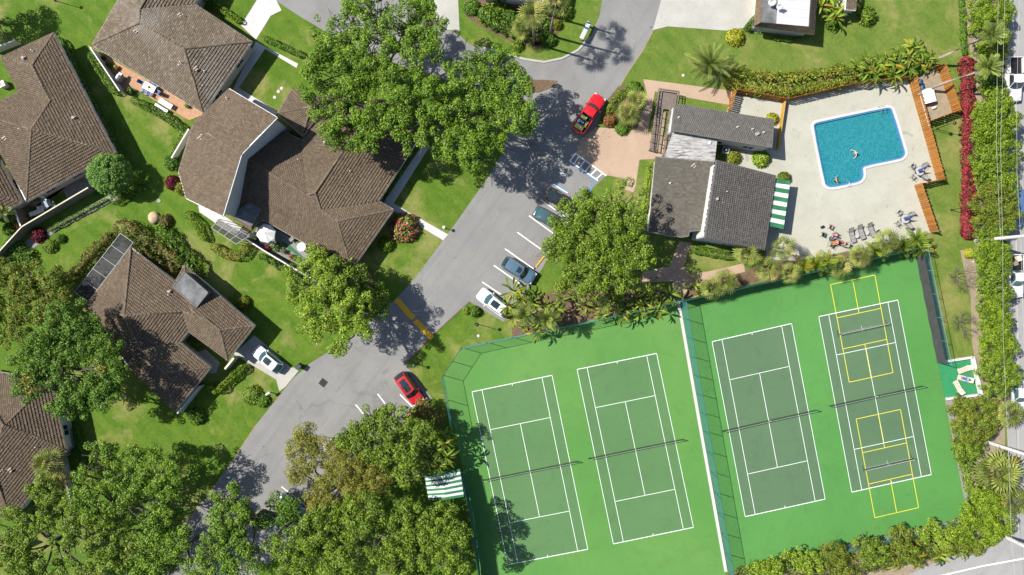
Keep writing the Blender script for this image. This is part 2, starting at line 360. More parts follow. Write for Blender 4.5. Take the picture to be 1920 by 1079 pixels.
# ---------------------------------------------------------------- ground
holed('lawn_ground', [(-320, -320), (320, -320), (320, 320), (-320, 320)], POOL_HOLE, 0, 0, LAWN)
road = [(1135, -30), (1124, 30), (1106, 72), (1085, 97), (1055, 112), (1020, 119), (985, 114), (950, 105), (905, 92), (880, 84), (862, 66), (800, 40), (740, -30), (470, -30), (560, 30), (606, 57), (680, 96), (770, 130), (850, 155), (925, 185), (950, 235), (940, 290), (917, 330), (850, 425), (774, 527), (740, 563), (685, 612), (640, 645), (582, 681), (548, 712), (480, 797), (440, 858), (397, 919), (345, 984), (280, 1110), (455, 1110), (520, 1040), (575, 985), (640, 930), (700, 862), (757, 790), (776, 766), (811, 748), (773, 700), (759, 681), (800, 641), (812, 628), (880, 566), (944, 604), (1015, 507), (1030, 479), (1062, 435), (1112, 352), (1137, 330), (1080, 287), (1090, 262), (1117, 238), (1139, 187), (1162, 160), (1180, 130), (1206, 92), (1225, 55), (1240, 20), (1250, -30)]
sheet('road', road, .02, ASPH)
sheet('street', [(1884, -60), (1890, 300), (1886, 600), (1890, 900), (1880, 1000), (1700, 1079), (1560, 1130), (2100, 1130), (2100, -60)], .02, STREET)
# light concrete kerb along the bend and thin edge strips
def strip(name, pts, wpx, z, m, depth=.1, kind='structure', parent=None):
    P = [at(*p).to_2d() for p in pts]; b = MB(); w_ = wpx/PPM/2; L = []; Rr = []
    for i, p in enumerate(P):
        d = (P[min(i+1, len(P)-1)]-P[max(i-1, 0)]).normalized(); n = Vector((-d.y, d.x)); L.append(p+n*w_); Rr.append(p-n*w_)
    for i in range(len(P)-1):
        q = [L[i], Rr[i], Rr[i+1], L[i+1]]
        vs = [(v.x, v.y, z) for v in q]+[(v.x, v.y, z-depth) for v in q]
        b.add(vs, [(0, 1, 2, 3), (0, 3, 7, 4), (1, 5, 6, 2)]+([(0, 4, 5, 1)] if i == 0 else [])+([(3, 2, 6, 7)] if i == len(P)-2 else []))
    return b.build(name, m, parent, kind=kind)
strip('kerb', [(1106, 70), (1083, 95), (1054, 110), (1020, 117), (986, 112), (950, 103), (905, 90)], 4, .12, CONC, .2)
strip('kerb', [(812, 628), (880, 566)], 2.2, .07, simple('dark_edging', (.12, .09, .06), None)); strip('kerb', [(759, 683), (800, 641)], 2.5, .07, bpy.data.materials['dark_edging'])
strip('road_edge', [(1162, 161), (1180, 131), (1206, 93), (1226, 54)], 3, .026, SAND)
strip('road_edge', [(480, 798), (440, 859), (397, 920), (345, 985)], 2.5, .026, SAND)
# faint seams worn into the road
SEAM = simple('seam_sand', (.175, .165, .135), (.16, .155, .14), .8, .95)
strip('road_seam', [(616, 712), (660, 683), (700, 660), (712, 650)], 3, .024, SEAM, .004)
strip('road_seam', [(600, 735), (560, 780), (530, 815), (505, 850)], 3, .024, SEAM, .004)
strip('road_seam', [(940, 420), (890, 480), (850, 520)], 4, .024, SEAM, .004)
sheet('mulch_bed', [(985, 150), (1020, 150), (1046, 152), (1042, 162), (1010, 175), (985, 170)], .028, MULCH)
# pale concrete drives
sheet('driveway', [(812, -20), (858, -20), (862, 60), (838, 56), (818, 40)], .03, CONC)
sheet('driveway', [(470, -30), (510, -15), (528, 20), (508, 30), (480, 75), (452, 48), (486, -6)], .034, WHITECONC)
sheet('driveway', [(1248, -30), (1430, -30), (1428, 20), (1400, 52), (1362, 58), (1252, 50), (1224, 57)], .034, CONC)
sheet('driveway', [(477, 629), (490, 640), (546, 690), (566, 688), (536, 725), (524, 734), (518, 712), (438, 664)], .034, CONC)
# paths
sheet('path', [(718, 384), (725, 372), (795, 268), (806, 274), (738, 382), (840, 440), (831, 451), (742, 398)], .03, WHITECONC)
sheet('path', [(480, 78), (490, 84), (559, 120), (556, 128), (497, 92), (448, 165), (519, 209), (516, 226), (436, 172), (441, 160)], .03, WHITECONC)
sheet('path', [(1206, 149), (1376, 171), (1366, 197), (1280, 182), (1228, 172), (1214, 252), (1194, 246), (1213, 176)], .03, PINK)
sheet('plaza', [(1117, 239), (1195, 245), (1226, 250), (1262, 260), (1262, 297), (1199, 300), (1190, 362), (1172, 356), (1176, 336), (1137, 329), (1080, 287), (1090, 262)], .032, PINK)
sheet('path', [(1274, 452), (1297, 456), (1281, 503), (1296, 515), (1340, 507), (1394, 494), (1397, 510), (1330, 526), (1296, 538), (1274, 560), (1260, 552), (1262, 528), (1200, 530), (1205, 510), (1255, 500)], .03, PINK)
holed('pool_deck', [at(*p)[:2] for p in [(1375, 178), (1468, 190), (1590, 163), (1702, 150), (1757, 340), (1714, 349), (1744, 437), (1690, 450), (1567, 476), (1490, 490), (1436, 486), (1436, 345), (1360, 330), (1360, 215)]], POOL_HOLE, .06, .3, DECK)
sheet('pump_yard_ground', [(1707, 150), (1758, 128), (1786, 212), (1728, 232)], .03, SAND)
sheet('side_bed', [(1440, 493), (1567, 478), (1735, 445), (1735, 458), (1275, 562), (1290, 545)], .02, MULCH)
sheet('side_bed', [(960, 575), (1040, 545), (1255, 545), (1270, 563), (1100, 602), (960, 632)], .018, MULCH)
sheet('side_bed', [(1802, -20), (1820, 100), (1825, 450), (1835, 470), (1858, 470), (1884, 470), (1890, 300), (1884, -20)], .016, SAND)
sheet('side_bed', [(1800, 470), (1884, 455), (1884, 1000), (1700, 1079), (1440, 1079), (1440, 1062), (1785, 978), (1815, 962), (1775, 750), (1838, 740), (1822, 640), (1820, 560)], .012, SAND)
sheet('side_bed', [(0, 480), (60, 445), (150, 395), (215, 362), (222, 374), (160, 405), (110, 430), (60, 468), (0, 510)], .018, GRAVEL)
sheet('side_bed', [(1140, 180), (1165, 160), (1206, 160), (1195, 244), (1130, 236)], .018, MULCH)
sheet('side_bed', [(870, -20), (1040, -20), (1050, 60), (1010, 90), (960, 80), (900, 50), (872, 30)], .016, MULCH)
sheet('side_bed', [(600, 505), (700, 510), (700, 560), (640, 545)], .018, MULCH)
sheet('patio', [(165, 85), (385, 214), (355, 226), (250, 165), (215, 172)], .04, BRICKPAVE)
sheet('patio', [(100, 372), (50, 382), (52, 398), (165, 332), (160, 318)], .038, SAND)
sheet('patio', [(118, 356), (160, 332), (186, 345), (130, 378)], .046, STONEPAVE)
sheet('patio', [(490, 410), (640, 510), (625, 525), (470, 455)], .04, STONEPAVE)
sheet('patio', [(372, 384), (425, 408), (470, 440), (464, 452), (412, 424), (374, 398)], .036, WHITECONC)
sheet('garden_path', [(385, 655), (412, 680), (405, 700), (380, 700), (360, 665)], .03, CONC)
# road paint
LP = []
def dash(pts, wpx, m, z=.026, name='painted_line'): return strip(name, pts, wpx, z, m, .003)
for a, b in [((1014, 375), (1062, 408)), ((992, 405), (1040, 440)), ((970, 436), (1016, 469)), ((947, 467), (1001, 505)), ((926, 498), (976, 533)), ((904, 529), (940, 553)), ((1036, 345), (1064, 362)), ((708, 739), (722, 757)), ((667, 759), (682, 777)), ((750, 740), (776, 766)), ((528, 913), (572, 947)), ((655, 825), (672, 842))]:
    dash([a, b], 2.0, LINE_W)
dash([(1035, 341), (1063, 359)], 3, LINE_B, .0262); dash([(1068, 303), (1120, 340)], 4, LINE_B); dash([(1112, 345), (1100, 366)], 3, LINE_B)
dash([(1079, 288), (1137, 330)], 2.6, LINE_W, .0265); dash([(1079, 288), (1068, 303)], 2.6, LINE_W, .0266); dash([(1068, 302), (1121, 339)], 2, LINE_W, .0268)
for k in range(5):
    u = (k+.6)/5.2
    dash([(1079+58*u, 288+42*u), (1069+53*(u+.02), 303+37*(u+.02))], 2.2, LINE_W, .0267)
def ring_paint(px, py, rpx, a0, a1, wpx, m):
    dash([(px+rpx*math.cos(R(a)), py+rpx*math.sin(R(a))) for a in np.linspace(a0, a1, 12)], wpx, m, .027, 'wheelchair_symbol')
ring_paint(1056, 326, 4.5, 20, 300, 1.6, LINE_W); dash([(1051, 318), (1055, 325), (1062, 327), (1065, 331)], 1.8, LINE_W, .0275, 'wheelchair_symbol'); ring_paint(1049.5, 316, .9, 0, 360, 1.6, LINE_W)
# speed humps: low rounded yellow cushions
def hump(p0, p1, wpx, label):
    a, b = at(*p0), at(*p1); d = (b-a); L = d.length; x = d/L; y = Vector((-x.y, x.x, 0)); W = wpx/PPM; m = MB(); P = []
    for i in range(13):
        u = i/12; P.append([a+x*L*u+y*W*(j/8-.5)+Vector((0, 0, .02+.085*math.sin(math.pi*j/8)**.7*min(1, min(u, 1-u)*12))) for j in range(9)])
    m.grid(P); o = m.build('speed_hump', LINE_Y, smooth=True); tag(o, label, 'speed bump', 'yellow speed humps across the road')
hump((743, 561), (775, 598), 11, 'yellow speed hump on the side nearer the houses')
hump((778, 601), (811, 635), 11, 'yellow speed hump on the side nearer the tennis courts')
# storm drain grate
b = empty('drain_grate', at(606, 718, .02), R(-38), 'black square drain grate in the middle of the road', 'grate')
f = MB(); f.box((0, 0, .006), (.85, .85, .01)); f.build('pit', simple('drain_pit', (.006, .006, .006), None), b)
f = MB()
for s_ in (-1, 1): f.box((s_*.43, 0, .015), (.08, .94, .03)); f.box((0, s_*.43, .015), (.78, .08, .03))
f.build('frame', BLACKM, b)
for i in range(6):
    f = MB(); f.box((-.3+i*.12, 0, .018), (.05, .78, .02)); f.build('slat', BLACKM, b)
# ---------------------------------------------------------------- roofs and houses
def clip_rect(poly, u0, u1, v0, v1):
    def cl(P, ax, val, keep):
        out = []
        for i in range(len(P)):
            a, b = P[i-1], P[i]; ia = (a[ax]-val)*keep >= 0; ib = (b[ax]-val)*keep >= 0
            if ia != ib:
                t = (val-a[ax])/(b[ax]-a[ax]); out.append((a[0]+(b[0]-a[0])*t, a[1]+(b[1]-a[1])*t))
            if ib: out.append(b)
        return out
    P = poly
    for ax, val, k in ((0, u0, 1), (0, u1, -1), (1, v0, 1), (1, v1, -1)):
        P = cl(P, ax, val, k)
        if len(P) < 3: return []
    return P
class Roof:
    """V: name->(px,py); low: names with fixed height; faces: lists whose first two names are the low edge"""
    def __init__(s, V, faces, low, eave=2.8, slope=.37, slopes=None, fixed=None):
        s.faces = faces; s.h = {k: eave for k in V}; fx = dict(fixed or {})
        for k in fx: s.h[k] = fx[k]
        s.V = V; slopes = slopes or {}
        for it in range(30):
            acc = {}
            for fi, f in enumerate(faces):
                if not (f[0] in low or f[0] in fx) or not (f[1] in low or f[1] in fx): continue
                a, b = at(*V[f[0]], s.h[f[0]]), at(*V[f[1]], s.h[f[1]])
                e = (b-a).to_2d().normalized(); n = Vector((-e.y, e.x))
                for k in f[2:]:
                    if k in low or k in fx: continue
                    p = at(*V[k], s.h[k]); acc.setdefault(k, []).append((a.z+b.z)/2+slopes.get(fi, slope)*abs((p-a).to_2d().dot(n)))
            for k in acc: s.h[k] = sum(acc[k])/len(acc[k])
        s.P = {k: at(*V[k], s.h[k]) for k in V}
        s.planes = []
        for f in faces:
            P = [s.P[k] for k in f]; c = sum(P, Vector())/len(P)
            A = np.array([[p.x-c.x, p.y-c.y, 1] for p in P]); z = np.array([p.z for p in P]); k = np.linalg.lstsq(A, z, rcond=None)[0]
            s.planes.append((c, Vector((-k[0], -k[1], 1)).normalized(), float(k[2])))
    def z(s, x, y):
        best = None
        for f, (c, n, c0) in zip(s.faces, s.planes):
            zz = c0-(n.x*(x-c.x)+n.y*(y-c.y))/n.z
            if inside(x, y, [s.P[k] for k in f]): return zz
            d = min((s.P[k].x-x)**2+(s.P[k].y-y)**2 for k in f)
            if best is None or d < best[0]: best = (d, zz)
        return best[1]
    def build(s, parent, outline, tile=TILE, cap=CAP, course=.35, tw=.245, lift=.075, fascia=True, fmat=None, deckmat=None, arch=.035):
        for fi, (f, (c, n, c0)) in enumerate(zip(s.faces, s.planes)):
            P = [s.P[k] for k in f]; P = [Vector((p.x, p.y, c0-(n.x*(p.x-c.x)+n.y*(p.y-c.y))/n.z)) for p in P]
            o = P[0]; u = (P[1]-P[0]); u -= n*u.dot(n); u.normalize(); v = n.cross(u)
            Q = [((p-o).dot(u), (p-o).dot(v)) for p in P]
            if sum(q[1] for q in Q) < 0: v = -v; Q = [(a, -b) for a, b in Q]
            us = [q[0] for q in Q]; vs = [q[1] for q in Q]; m = MB()
            nrow = int(math.ceil((max(vs)-min(vs))/course)); v0 = min(vs)
            for r in range(nrow):
                va = v0+r*course; vb = va+course; sh = (r % 2)*tw/2
                rowp = clip_rect(Q, min(us)-1, max(us)+1, va, vb)
                if len(rowp) < 3: continue
                ua, ub = min(q[0] for q in rowp), max(q[0] for q in rowp)
                for k in range(int(math.floor((ua-sh)/tw))-1, int(math.ceil((ub-sh)/tw))+1):
                    a = k*tw+sh+.012; b = a+tw-.024
                    if b <= ua or a >= ub: continue
                    T = clip_rect(rowp, a, b, va, vb)
                    if len(T) < 3: continue
                    lj = lift*random.uniform(.75, 1.15); tl = random.uniform(-.008, .008)
                    W = [o+u*q[0]+v*q[1]+n*(.012+lj*(1-(q[1]-va)/course)+tl*(q[0]-a)/tw) for q in T]
                    if len(T) == 4 and abs((max(q[0] for q in T)-min(q[0] for q in T))-(b-a)) < 1e-4 and abs((max(q[1] for q in T)-min(q[1] for q in T))-course) < 1e-4 and arch:
                        mu = (a+b)/2; A0 = o+u*a+v*va+n*(.004+lj); B0 = o+u*b+v*va+n*(.004+lj+tl); C0 = o+u*mu+v*va+n*(.012+lj+arch+tl/2)
                        A1 = o+u*a+v*vb+n*.004; B1 = o+u*b+v*vb+n*(.004+tl); C1_ = o+u*mu+v*vb+n*(.012+arch)
                        m.add([A0, C0, B0, A1, C1_, B1, A0-n*lj, B0-n*lj], [(0, 1, 4, 3), (1, 2, 5, 4), (6, 7, 2, 1, 0)]); continue
                    fw = list(range(len(T)))
                    vv = list(W); fs = [fw]
                    lo = [i for i in range(len(T)) if abs(T[i][1]-va) < 1e-6]
                    if len(lo) == 2:
                        i, j = lo; vv += [W[i]-n*lj, W[j]-n*lj]; fs.append([i, j, len(T)+1, len(T)])
                    m.add(vv, fs)
            if m.f: m.build('roof_slope', tile, parent, kind='stuff')
            d = MB(); d.add([p-n*.02 for p in P]+[p-n*.14 for p in P], [tuple(range(len(P))), tuple(range(len(P), 2*len(P)))]+[(i, (i+1) % len(P), len(P)+(i+1) % len(P), len(P)+i) for i in range(len(P))])
            d.build('roof_deck', deckmat or BARK, parent)
        # ridge and hip caps
        ed = {}
        for fi, f in enumerate(s.faces):
            for i in range(len(f)): ed.setdefault(frozenset((f[i], f[(i+1) % len(f)])), []).append(fi)
        m = MB()
        for e, fl in ed.items():
            if len(fl) != 2: continue
            a, b = [s.P[k] for k in e]; mid = (a+b)/2; c2 = sum((s.P[k] for k in s.faces[fl[1]]), Vector())/len(s.faces[fl[1]])
            conv = s.planes[fl[0]][1].dot(c2-mid) < -.02
            if not conv: continue
            d = (b-a); L = d.length; d /= L; up = (s.planes[fl[0]][1]+s.planes[fl[1]][1]).normalized(); y = up.cross(d).normalized()
            nseg = max(1, int(L/.42))
            for i in range(nseg):
                p0 = a+d*L*i/nseg; p1 = a+d*L*(i+1.08)/nseg; rr = random.uniform(.12, .14)
                vs = []
                for (p, k, lz) in ((p0, 1.12, .04), (p1, .92, .015)):
                    for ang in (-80, -40, 0, 40, 80): vs.append(p+y*math.sin(R(ang))*rr*k+up*(math.cos(R(ang))*rr*k+lz-.02))
                m.add(vs, [(j, j+1, j+6, j+5) for j in range(4)]+[(0, 1, 2, 3, 4), (9, 8, 7, 6, 5)])
        if m.f: m.build('ridge_cap', cap, parent, kind='stuff')
        if fascia:
            m = MB(); n = len(outline)
            O = [s.P[k] for k in outline]
            for i in range(n):
                a, b = O[i], O[(i+1) % n]; m.bar(a-Vector((0, 0, .07)), b-Vector((0, 0, .07)), .13, .2)
            m.build('gutter', fmat or WHITEP, parent)
    def walls(s, parent, poly, wm, base=0., seg=.6, inset=None):
        """poly: world xy loop; wall tops follow the roof"""
        n = len(poly)
        for i in range(n):
            a, b = Vector(poly[i]), Vector(poly[(i+1) % n]); L = (b-a).length; k = max(1, int(L/seg)); m = MB(); d = (b-a)/L; nr = Vector((-d.y, d.x))*.09
            P = [a+(b-a)*j/k for j in range(k+1)]
            rows = []
            for off in (nr, -nr):
                rows.append([Vector((p.x+off.x, p.y+off.y, base)) for p in P]); rows.append([Vector((p.x+off.x, p.y+off.y, max(base+.3, s.z(p.x, p.y)-.16))) for p in P])
            m.grid([rows[0], rows[1]]); m.grid([rows[3], rows[2]]); m.grid([rows[1], rows[3]])
            for j in (0, k): m.add([rows[0][j], rows[1][j], rows[3][j], rows[2][j]], [(0, 1, 2, 3)])
            m.build('wall', wm, parent)
def window(parent, a, b, z0, z1, out, frame=WHITEP, name='window'):
    """window in the wall running from a to b (world xy), pushed out along out"""
    a, b = Vector(a), Vector(b); d = (b-a).normalized(); o = Vector(out).normalized()*.1; c = (a+b)/2+o; L = (b-a).length
    ang = math.atan2(d.y, d.x); m = MB(); m.box((c.x, c.y, (z0+z1)/2), (L, .05, z1-z0), ang); w_ = m.build(name, GLASSD, parent)
    f = MB(); c2 = c+Vector(out).normalized()*.02
    for zz in (z0, z1): f.box((c2.x, c2.y, zz), (L+.12, .07, .08), ang)
    for e in (a, b, (a+b)/2):
        p = e+Vector(out).normalized()*.12; f.box((p.x, p.y, (z0+z1)/2), (.06, .065, z1-z0-.085), ang)
    f.build('frame', frame, w_)
def wall_windows(parent, poly, skip=(), z0=.9, z1=2.1, every=3.6):
    n = len(poly); ar = sum(poly[i][0]*poly[(i+1) % n][1]-poly[(i+1) % n][0]*poly[i][1] for i in range(n)); sg = -1 if ar > 0 else 1
    for i in range(n):
        if i in skip: continue
        a, b = Vector(poly[i]), Vector(poly[(i+1) % n]); L = (b-a).length
        if L < 3: continue
        d = (b-a)/L; out = Vector((-d.y, d.x))*sg; k = int(L/every)
        for j in range(k):
            c = a+d*L*(j+.5)/k; window(parent, c-d*.7, c+d*.7, z0, z1, out)
def vent(parent, roof, px, py, kind='pipe', h0=4.2):
    p = at(px, py, h0); z = roof.z(p.x, p.y); p = at(px, py, z); m = MB()
    if kind == 'pipe':
        m.lathe([(.15, -.1), (.11, .05), (.05, .12), (.05, .40), (.06, .41), (.06, .46), (0, .46)], 8, (p.x, p.y, z)); m.build('vent_pipe', WHITEP, parent)
    elif kind == 'box':
        m.box((p.x, p.y, z+.08), (.5, .4, .14), .4); m.box((p.x, p.y, z+.22), (.28, .24, .3), .4); m.box((p.x, p.y, z+.4), (.36, .32, .05), .4); m.build('roof_vent', simple('vent_tin', (.25, .23, .20), None) if 'vent_tin' not in bpy.data.materials else bpy.data.materials['vent_tin'], parent)
    else:
        m.box((p.x, p.y, z+.08), (.6, .2, .1), .7); m.box((p.x+.22, p.y-.24, z+.08), (.4, .15, .1), .75); m.build('roof_patch', bpy.data.materials.get('mortar_patch') or simple('mortar_patch', (.27, .23, .175), None), parent)
def house(name, label, V, faces, low, outline, eave=2.8, slope=.42, tile=TILE, cap=CAP, wall=CREAM, vents=(), inset=.65, fixed=None, windows=True, slopes=None, skipw=(), fmat=None, lift=.105, cat='house'):
    faces = [f.split() for f in faces]; low = low.split(); outline = outline.split()
    rf = Roof(V, faces, low, eave, slope, slopes, fixed); c = sum((rf.P[k] for k in outline), Vector())/len(outline)
    e = empty(name, (0, 0, 0), 0, label, cat)
    rf.build(e, outline, tile, cap, fmat=fmat, lift=lift)
    wp = offset([rf.P[k].to_2d() for k in outline], inset)
    rf.walls(e, wp, wall)
    if windows: wall_windows(e, wp, skipw)
    for v in vents: vent(e, rf, *v)
    return e, rf, wp
# --- house at the far left
A, rA, wA = house('tiled_house', 'large brown tiled hip roof house at the left edge beside the round tree',
    dict(a=(101, 62), b=(217, 287), c=(50, 379), e=(-6, 265), h=(-70, 300), g=(-70, 225), f=(37, 175), i=(2, 108), p1=(60, 123), p2=(94, 190), p3=(59, 243), q=(-70, 205)),
    ['a b p3 p2 p1', 'i a p1', 'f i p1 p2', 'g f p2 p3 q', 'c e q p3', 'e h q', 'b c p3'], 'a b c e f g h i', 'a b c e h g f i', vents=[(46, 110, 'box'), (62, 96), (140, 222, 'box'), (148, 232, 'patch'), (38, 240, 'patch'), (8, 258, 'patch')])
house('tiled_house', 'corner of a brown tiled roof at the left edge below the largest house', dict(a=(42, 380), b=(-40, 422), c=(-90, 335), d=(0, 300), p=(-20, 358)), ['a b p', 'b c p', 'c d p', 'd a p'], 'a b c d', 'a b c d', eave=2.7)
# --- house with the terracotta patio
B, rB, wB = house('tiled_house', 'brown tiled hip roof house with terracotta patio at the top left',
    dict(a=(173, 85), b=(381, 212), c=(473, 79), d=(366, 8), e=(405, -60), f=(256, -60), p1=(262, 43), p2=(346, 92), p3=(263, 17), p4=(300, -45)),
    ['a b p2 p1', 'b c p2', 'c d p3 p1 p2', 'f a p1 p3 p4', 'd e p4 p3', 'e f p4'], 'a b c d e f', 'a b c d e f', tile=TILE_B,
    vents=[(335, 28, 'patch'), (345, 30), (254, 57, 'patch'), (340, 118), (366, 128, 'patch'), (385, 135), (382, 162), (338, 124)])
# --- the long duplex: tall shed wing and low hip wings
C1, rC1, wC1 = house('tiled_house', 'tall brown tiled shed roof wing of the duplex with a pale clerestory wall',
    dict(a=(430, 167), b=(362, 233), c=(335, 322), d=(349, 372), e=(418, 406), f=(453, 290), g=(520, 221)),
    ['a b f g', 'b c d e f'], 'a b c', 'a b c d e f g', slope=.50, wall=WHITE, inset=.35, windows=False, vents=[(374, 258, 'patch'), (426, 185), (368, 362, 'patch'), (378, 360, 'patch'), (380, 254)])
C2, rC2, wC2 = house('tiled_house', 'long low brown tiled hip roof wing of the duplex beside the lawn and road',
    dict(n0=(428, 402), n1=(497, 414), n2=(660, 506), n3=(738, 394), n4=(711, 377), n5=(790, 253), n6=(730, 190), t=(620, 178), v=(566, 264), x=(519, 240),
         y=(464, 297), p=(576, 366), q=(591, 362), m=(602, 394), k=(633, 415), s=(690, 215)),
    ['n1 n2 k m q p y n0', 'n2 n3 k', 'n3 n4 m k', 'n4 n5 s q m', 'n5 n6 s', 't v p q s', 'n6 t s', 'x v p y'], 'n1 n2 n3 n4 n5 n6 t v x', 'n0 n1 n2 n3 n4 n5 n6 t v x y', eave=2.5, slope=.31, wall=CREAM,
    slopes={2: .34, 5: .36, 3: .36}, fixed={}, windows=True, skipw=(9, 10, 0), vents=[(657, 322), (560, 300), (610, 268, 'box')])
house('tiled_house', 'small brown tiled hip roof of the duplex entry beside the stepping stones', dict(a=(547, 167), b=(520, 213), c=(568, 256), d=(618, 190), p=(582, 201)), ['a b p', 'b c p', 'c d p', 'd a p'], 'a b c d', 'a b c d', eave=2.9, slope=.3, windows=False)
# flat grey box roof of the duplex
e = empty('flat_roof_annex', at(460, 405), 0, 'flat stained grey roof annex with tile skirt beside the white umbrella', 'annex')
P = [at(*p, 3.3).to_2d() for p in ((468, 381), (489, 394), (471, 424), (434, 403))]; o0 = Vector(e.location[:2])
m = MB(); m.prism([p-o0 for p in P], 0, 3.3); m.build('flat_roof', FLATROOF, e)
m = MB(); n = 4
for i in range(4):
    a, b_ = P[i]-o0, P[(i+1) % 4]-o0; m.bar((a.x, a.y, 3.32), (b_.x, b_.y, 3.32), .16, .1)
m.build('roof_rim', DKTRIM, e)
sk = [at(*p, 2.6).to_2d()-o0 for p in ((434, 407), (472, 434), (498, 404))]; tp = [P[3]-o0, P[2]-o0, P[1]-o0]
for i in range(2):
    a, b_, c_, d_ = sk[i], sk[i+1], tp[i+1], tp[i]
    for r in range(4):
        m = MB(); u0, u1 = r/4, (r+1)/4
        q = [(a.lerp(d_, u0), 2.6+.62*u0+.05), (b_.lerp(c_, u0), 2.6+.62*u0+.05), (b_.lerp(c_, u1), 2.6+.62*u1), (a.lerp(d_, u1), 2.6+.62*u1)]
        q2 = [(x_[0], x_[1]-.12) for x_ in q]
        m.add([(x_[0].x, x_[0].y, x_[1]) for x_ in q+q2], [(0, 1, 2, 3), (0, 4, 5, 1), (1, 5, 6, 2), (3, 7, 4, 0)]); m.build('tile_course', TILE, e)
# --- lower left house
D, rD, wD = house('tiled_house', 'brown tiled hip roof house with dark screened porch and white car in the drive',
    dict(a=(246, 465), b=(163, 572), t=(240, 686), s=(328, 772), r=(395, 690), o=(339, 642), n=(354, 622), m=(427, 676), l=(478, 611), k=(346, 498), j=(329, 528),
         p=(233, 592), q=(343, 585), u=(262, 652), v=(307, 699), w=(362, 590), x=(389, 600), y=(413, 619)),
    ['a b p', 'a j w q p', 'o n q p u', 'o r v u', 'r s v', 's t u v', 't b p u', 'm n q w x y', 'l m y', 'k l y x w', 'j k w'], 'a b t s r o n m l k j', 'a b t s r o n m l k j', vents=[(318, 553), (319, 547, 'box'), (290, 658, 'patch')], skipw=())
e = empty('flat_roof_well', at(356, 545), 0, 'stained grey flat roof panel set in the brown tiled roof by the drive', 'roof panel')
m = MB(); P = [at(*p, 4.05).to_2d()-Vector(e.location[:2]) for p in ((324, 537), (346, 511), (390, 549), (368, 577))]; m.prism(P, 2.7, 4.05); m.build('flat_roof', FLATROOF, e)
m = MB()
for i in range(4): m.bar((*P[i], 4.06), (*P[(i+1) % 4], 4.06), .12, .09)
m.build('roof_rim', DKTRIM, e)
# --- bottom left house
E, rE, wE = house('tiled_house', 'brown tiled house at the lower left edge with a palm beside it',
    dict(a=(96, 712), b=(125, 844), c=(22, 975), d=(-70, 950), e=(-60, 690), p=(11, 796), q=(-20, 865)),
    ['a b p', 'b c q p', 'c d q', 'd e p q', 'e a p'], 'a b c d e', 'a b c d e', wall=WHITE, vents=[(70, 838), (18, 880, 'patch'), (5, 882)])
# --- tops of houses at the upper edge
house('tiled_house', 'roof edge of a house at the top centre above the flower bed', dict(a=(900, -6), b=(1040, 6), c=(1060, -110), d=(900, -110), p=(960, -60), q=(1000, -60)), ['a b q p', 'b c q', 'c d p q', 'd a p'], 'a b c d', 'a b c d', eave=2.9, wall=WHITE)
# --- top right house with mansard skirt around a flat roof
e = empty('flat_roof_house', at(1470, 0), 0, 'flat roofed house with white roof panel and tile skirt at the top right', 'house')
o0 = Vector(e.location[:2]); oz = 2.7; tz = 3.9
out = [at(*p, oz).to_2d()-o0 for p in ((1413, 50), (1527, 66), (1537, -90), (1425, -90))]; inn = [at(*p, tz).to_2d()-o0 for p in ((1427, 42), (1517, 50), (1526, -80), (1436, -80))]
for i in range(4):
    a, b_, c_, d_ = out[i], out[(i+1) % 4], inn[(i+1) % 4], inn[i]; L = (b_-a).length
    m = MB(); nc = 4
    for r in range(nc):
        nt = int(L/.32)
        for k in range(nt):
            f0, f1 = k/nt+.004/L, (k+1)/nt-.012/L
            u0, u1 = r/nc, (r+1)/nc; lj = random.uniform(.05, .08)
            def pt(f, u, dz): q = a.lerp(b_, f).lerp(d_.lerp(c_, f), u); return (q.x, q.y, oz+(tz-oz)*u+dz)
            m.add([pt(f0, u0, lj), pt(f1, u0, lj), pt(f1, u1, 0), pt(f0, u1, 0), pt(f0, u0, 0), pt(f1, u0, 0)], [(0, 1, 2, 3), (4, 5, 1, 0)])
    m.build('roof_slope', TILE, e, kind='stuff')
m = MB(); m.prism(inn, 2.5, 3.87); m.build('flat_roof', FLATROOF, e)
m = MB(); m.prism(offset(out, .1), 2.4, 2.68); m.build('soffit', WHITE, e)
m = MB(); m.prism(offset(out, .6), 0, 2.4); m.build('wall', CREAM, e)
pw = [at(*p, 3.95).to_2d()-o0 for p in ((1456, 44.5), (1516, 50), (1523, -60), (1463, -60))]
for k in range(7):
    m = MB(); u0, u1 = k/7, (k+.985)/7; q = [pw[0].lerp(pw[3], u0), pw[1].lerp(pw[2], u0), pw[1].lerp(pw[2], u1), pw[0].lerp(pw[3], u1)]; m.prism(q, 3.87, 3.95); m.build('roof_panel', WHITEROOF, e)
for (px, py, s_) in ((1444, 8, .5), (1458, 16, .42)):
    t = empty('satellite_dish', at(px, py, 3.9), R(40), 'white satellite dish on the flat roof, %s' % ('nearer the ladder' if px < 1450 else 'beside the white roof panel'), 'satellite dish')
    m = MB(); m.tube([(0, 0, 0), (0, 0, .7)], .04); m.tube([(.35, .0, 0), (0, 0, .5)], .025); m.build('mast', GREYM, t)
    m = MB(); m.lathe([(0, 0), (s_*.5, .05), (s_*.85, .14), (s_, .22), (s_*.98, .24), (s_*.5, .08), (0, .03)], 16); d = m.build('dish', WHITEP, t, (0, 0, .75), (R(50), 0, R(-60)), smooth=True)
    m = MB(); m.tube([(s_*.8, 0, .15), (0, 0, .55)], .015); m.box((0, 0, .57), (.1, .1, .12)); m.build('feed_arm', GREYM, d)
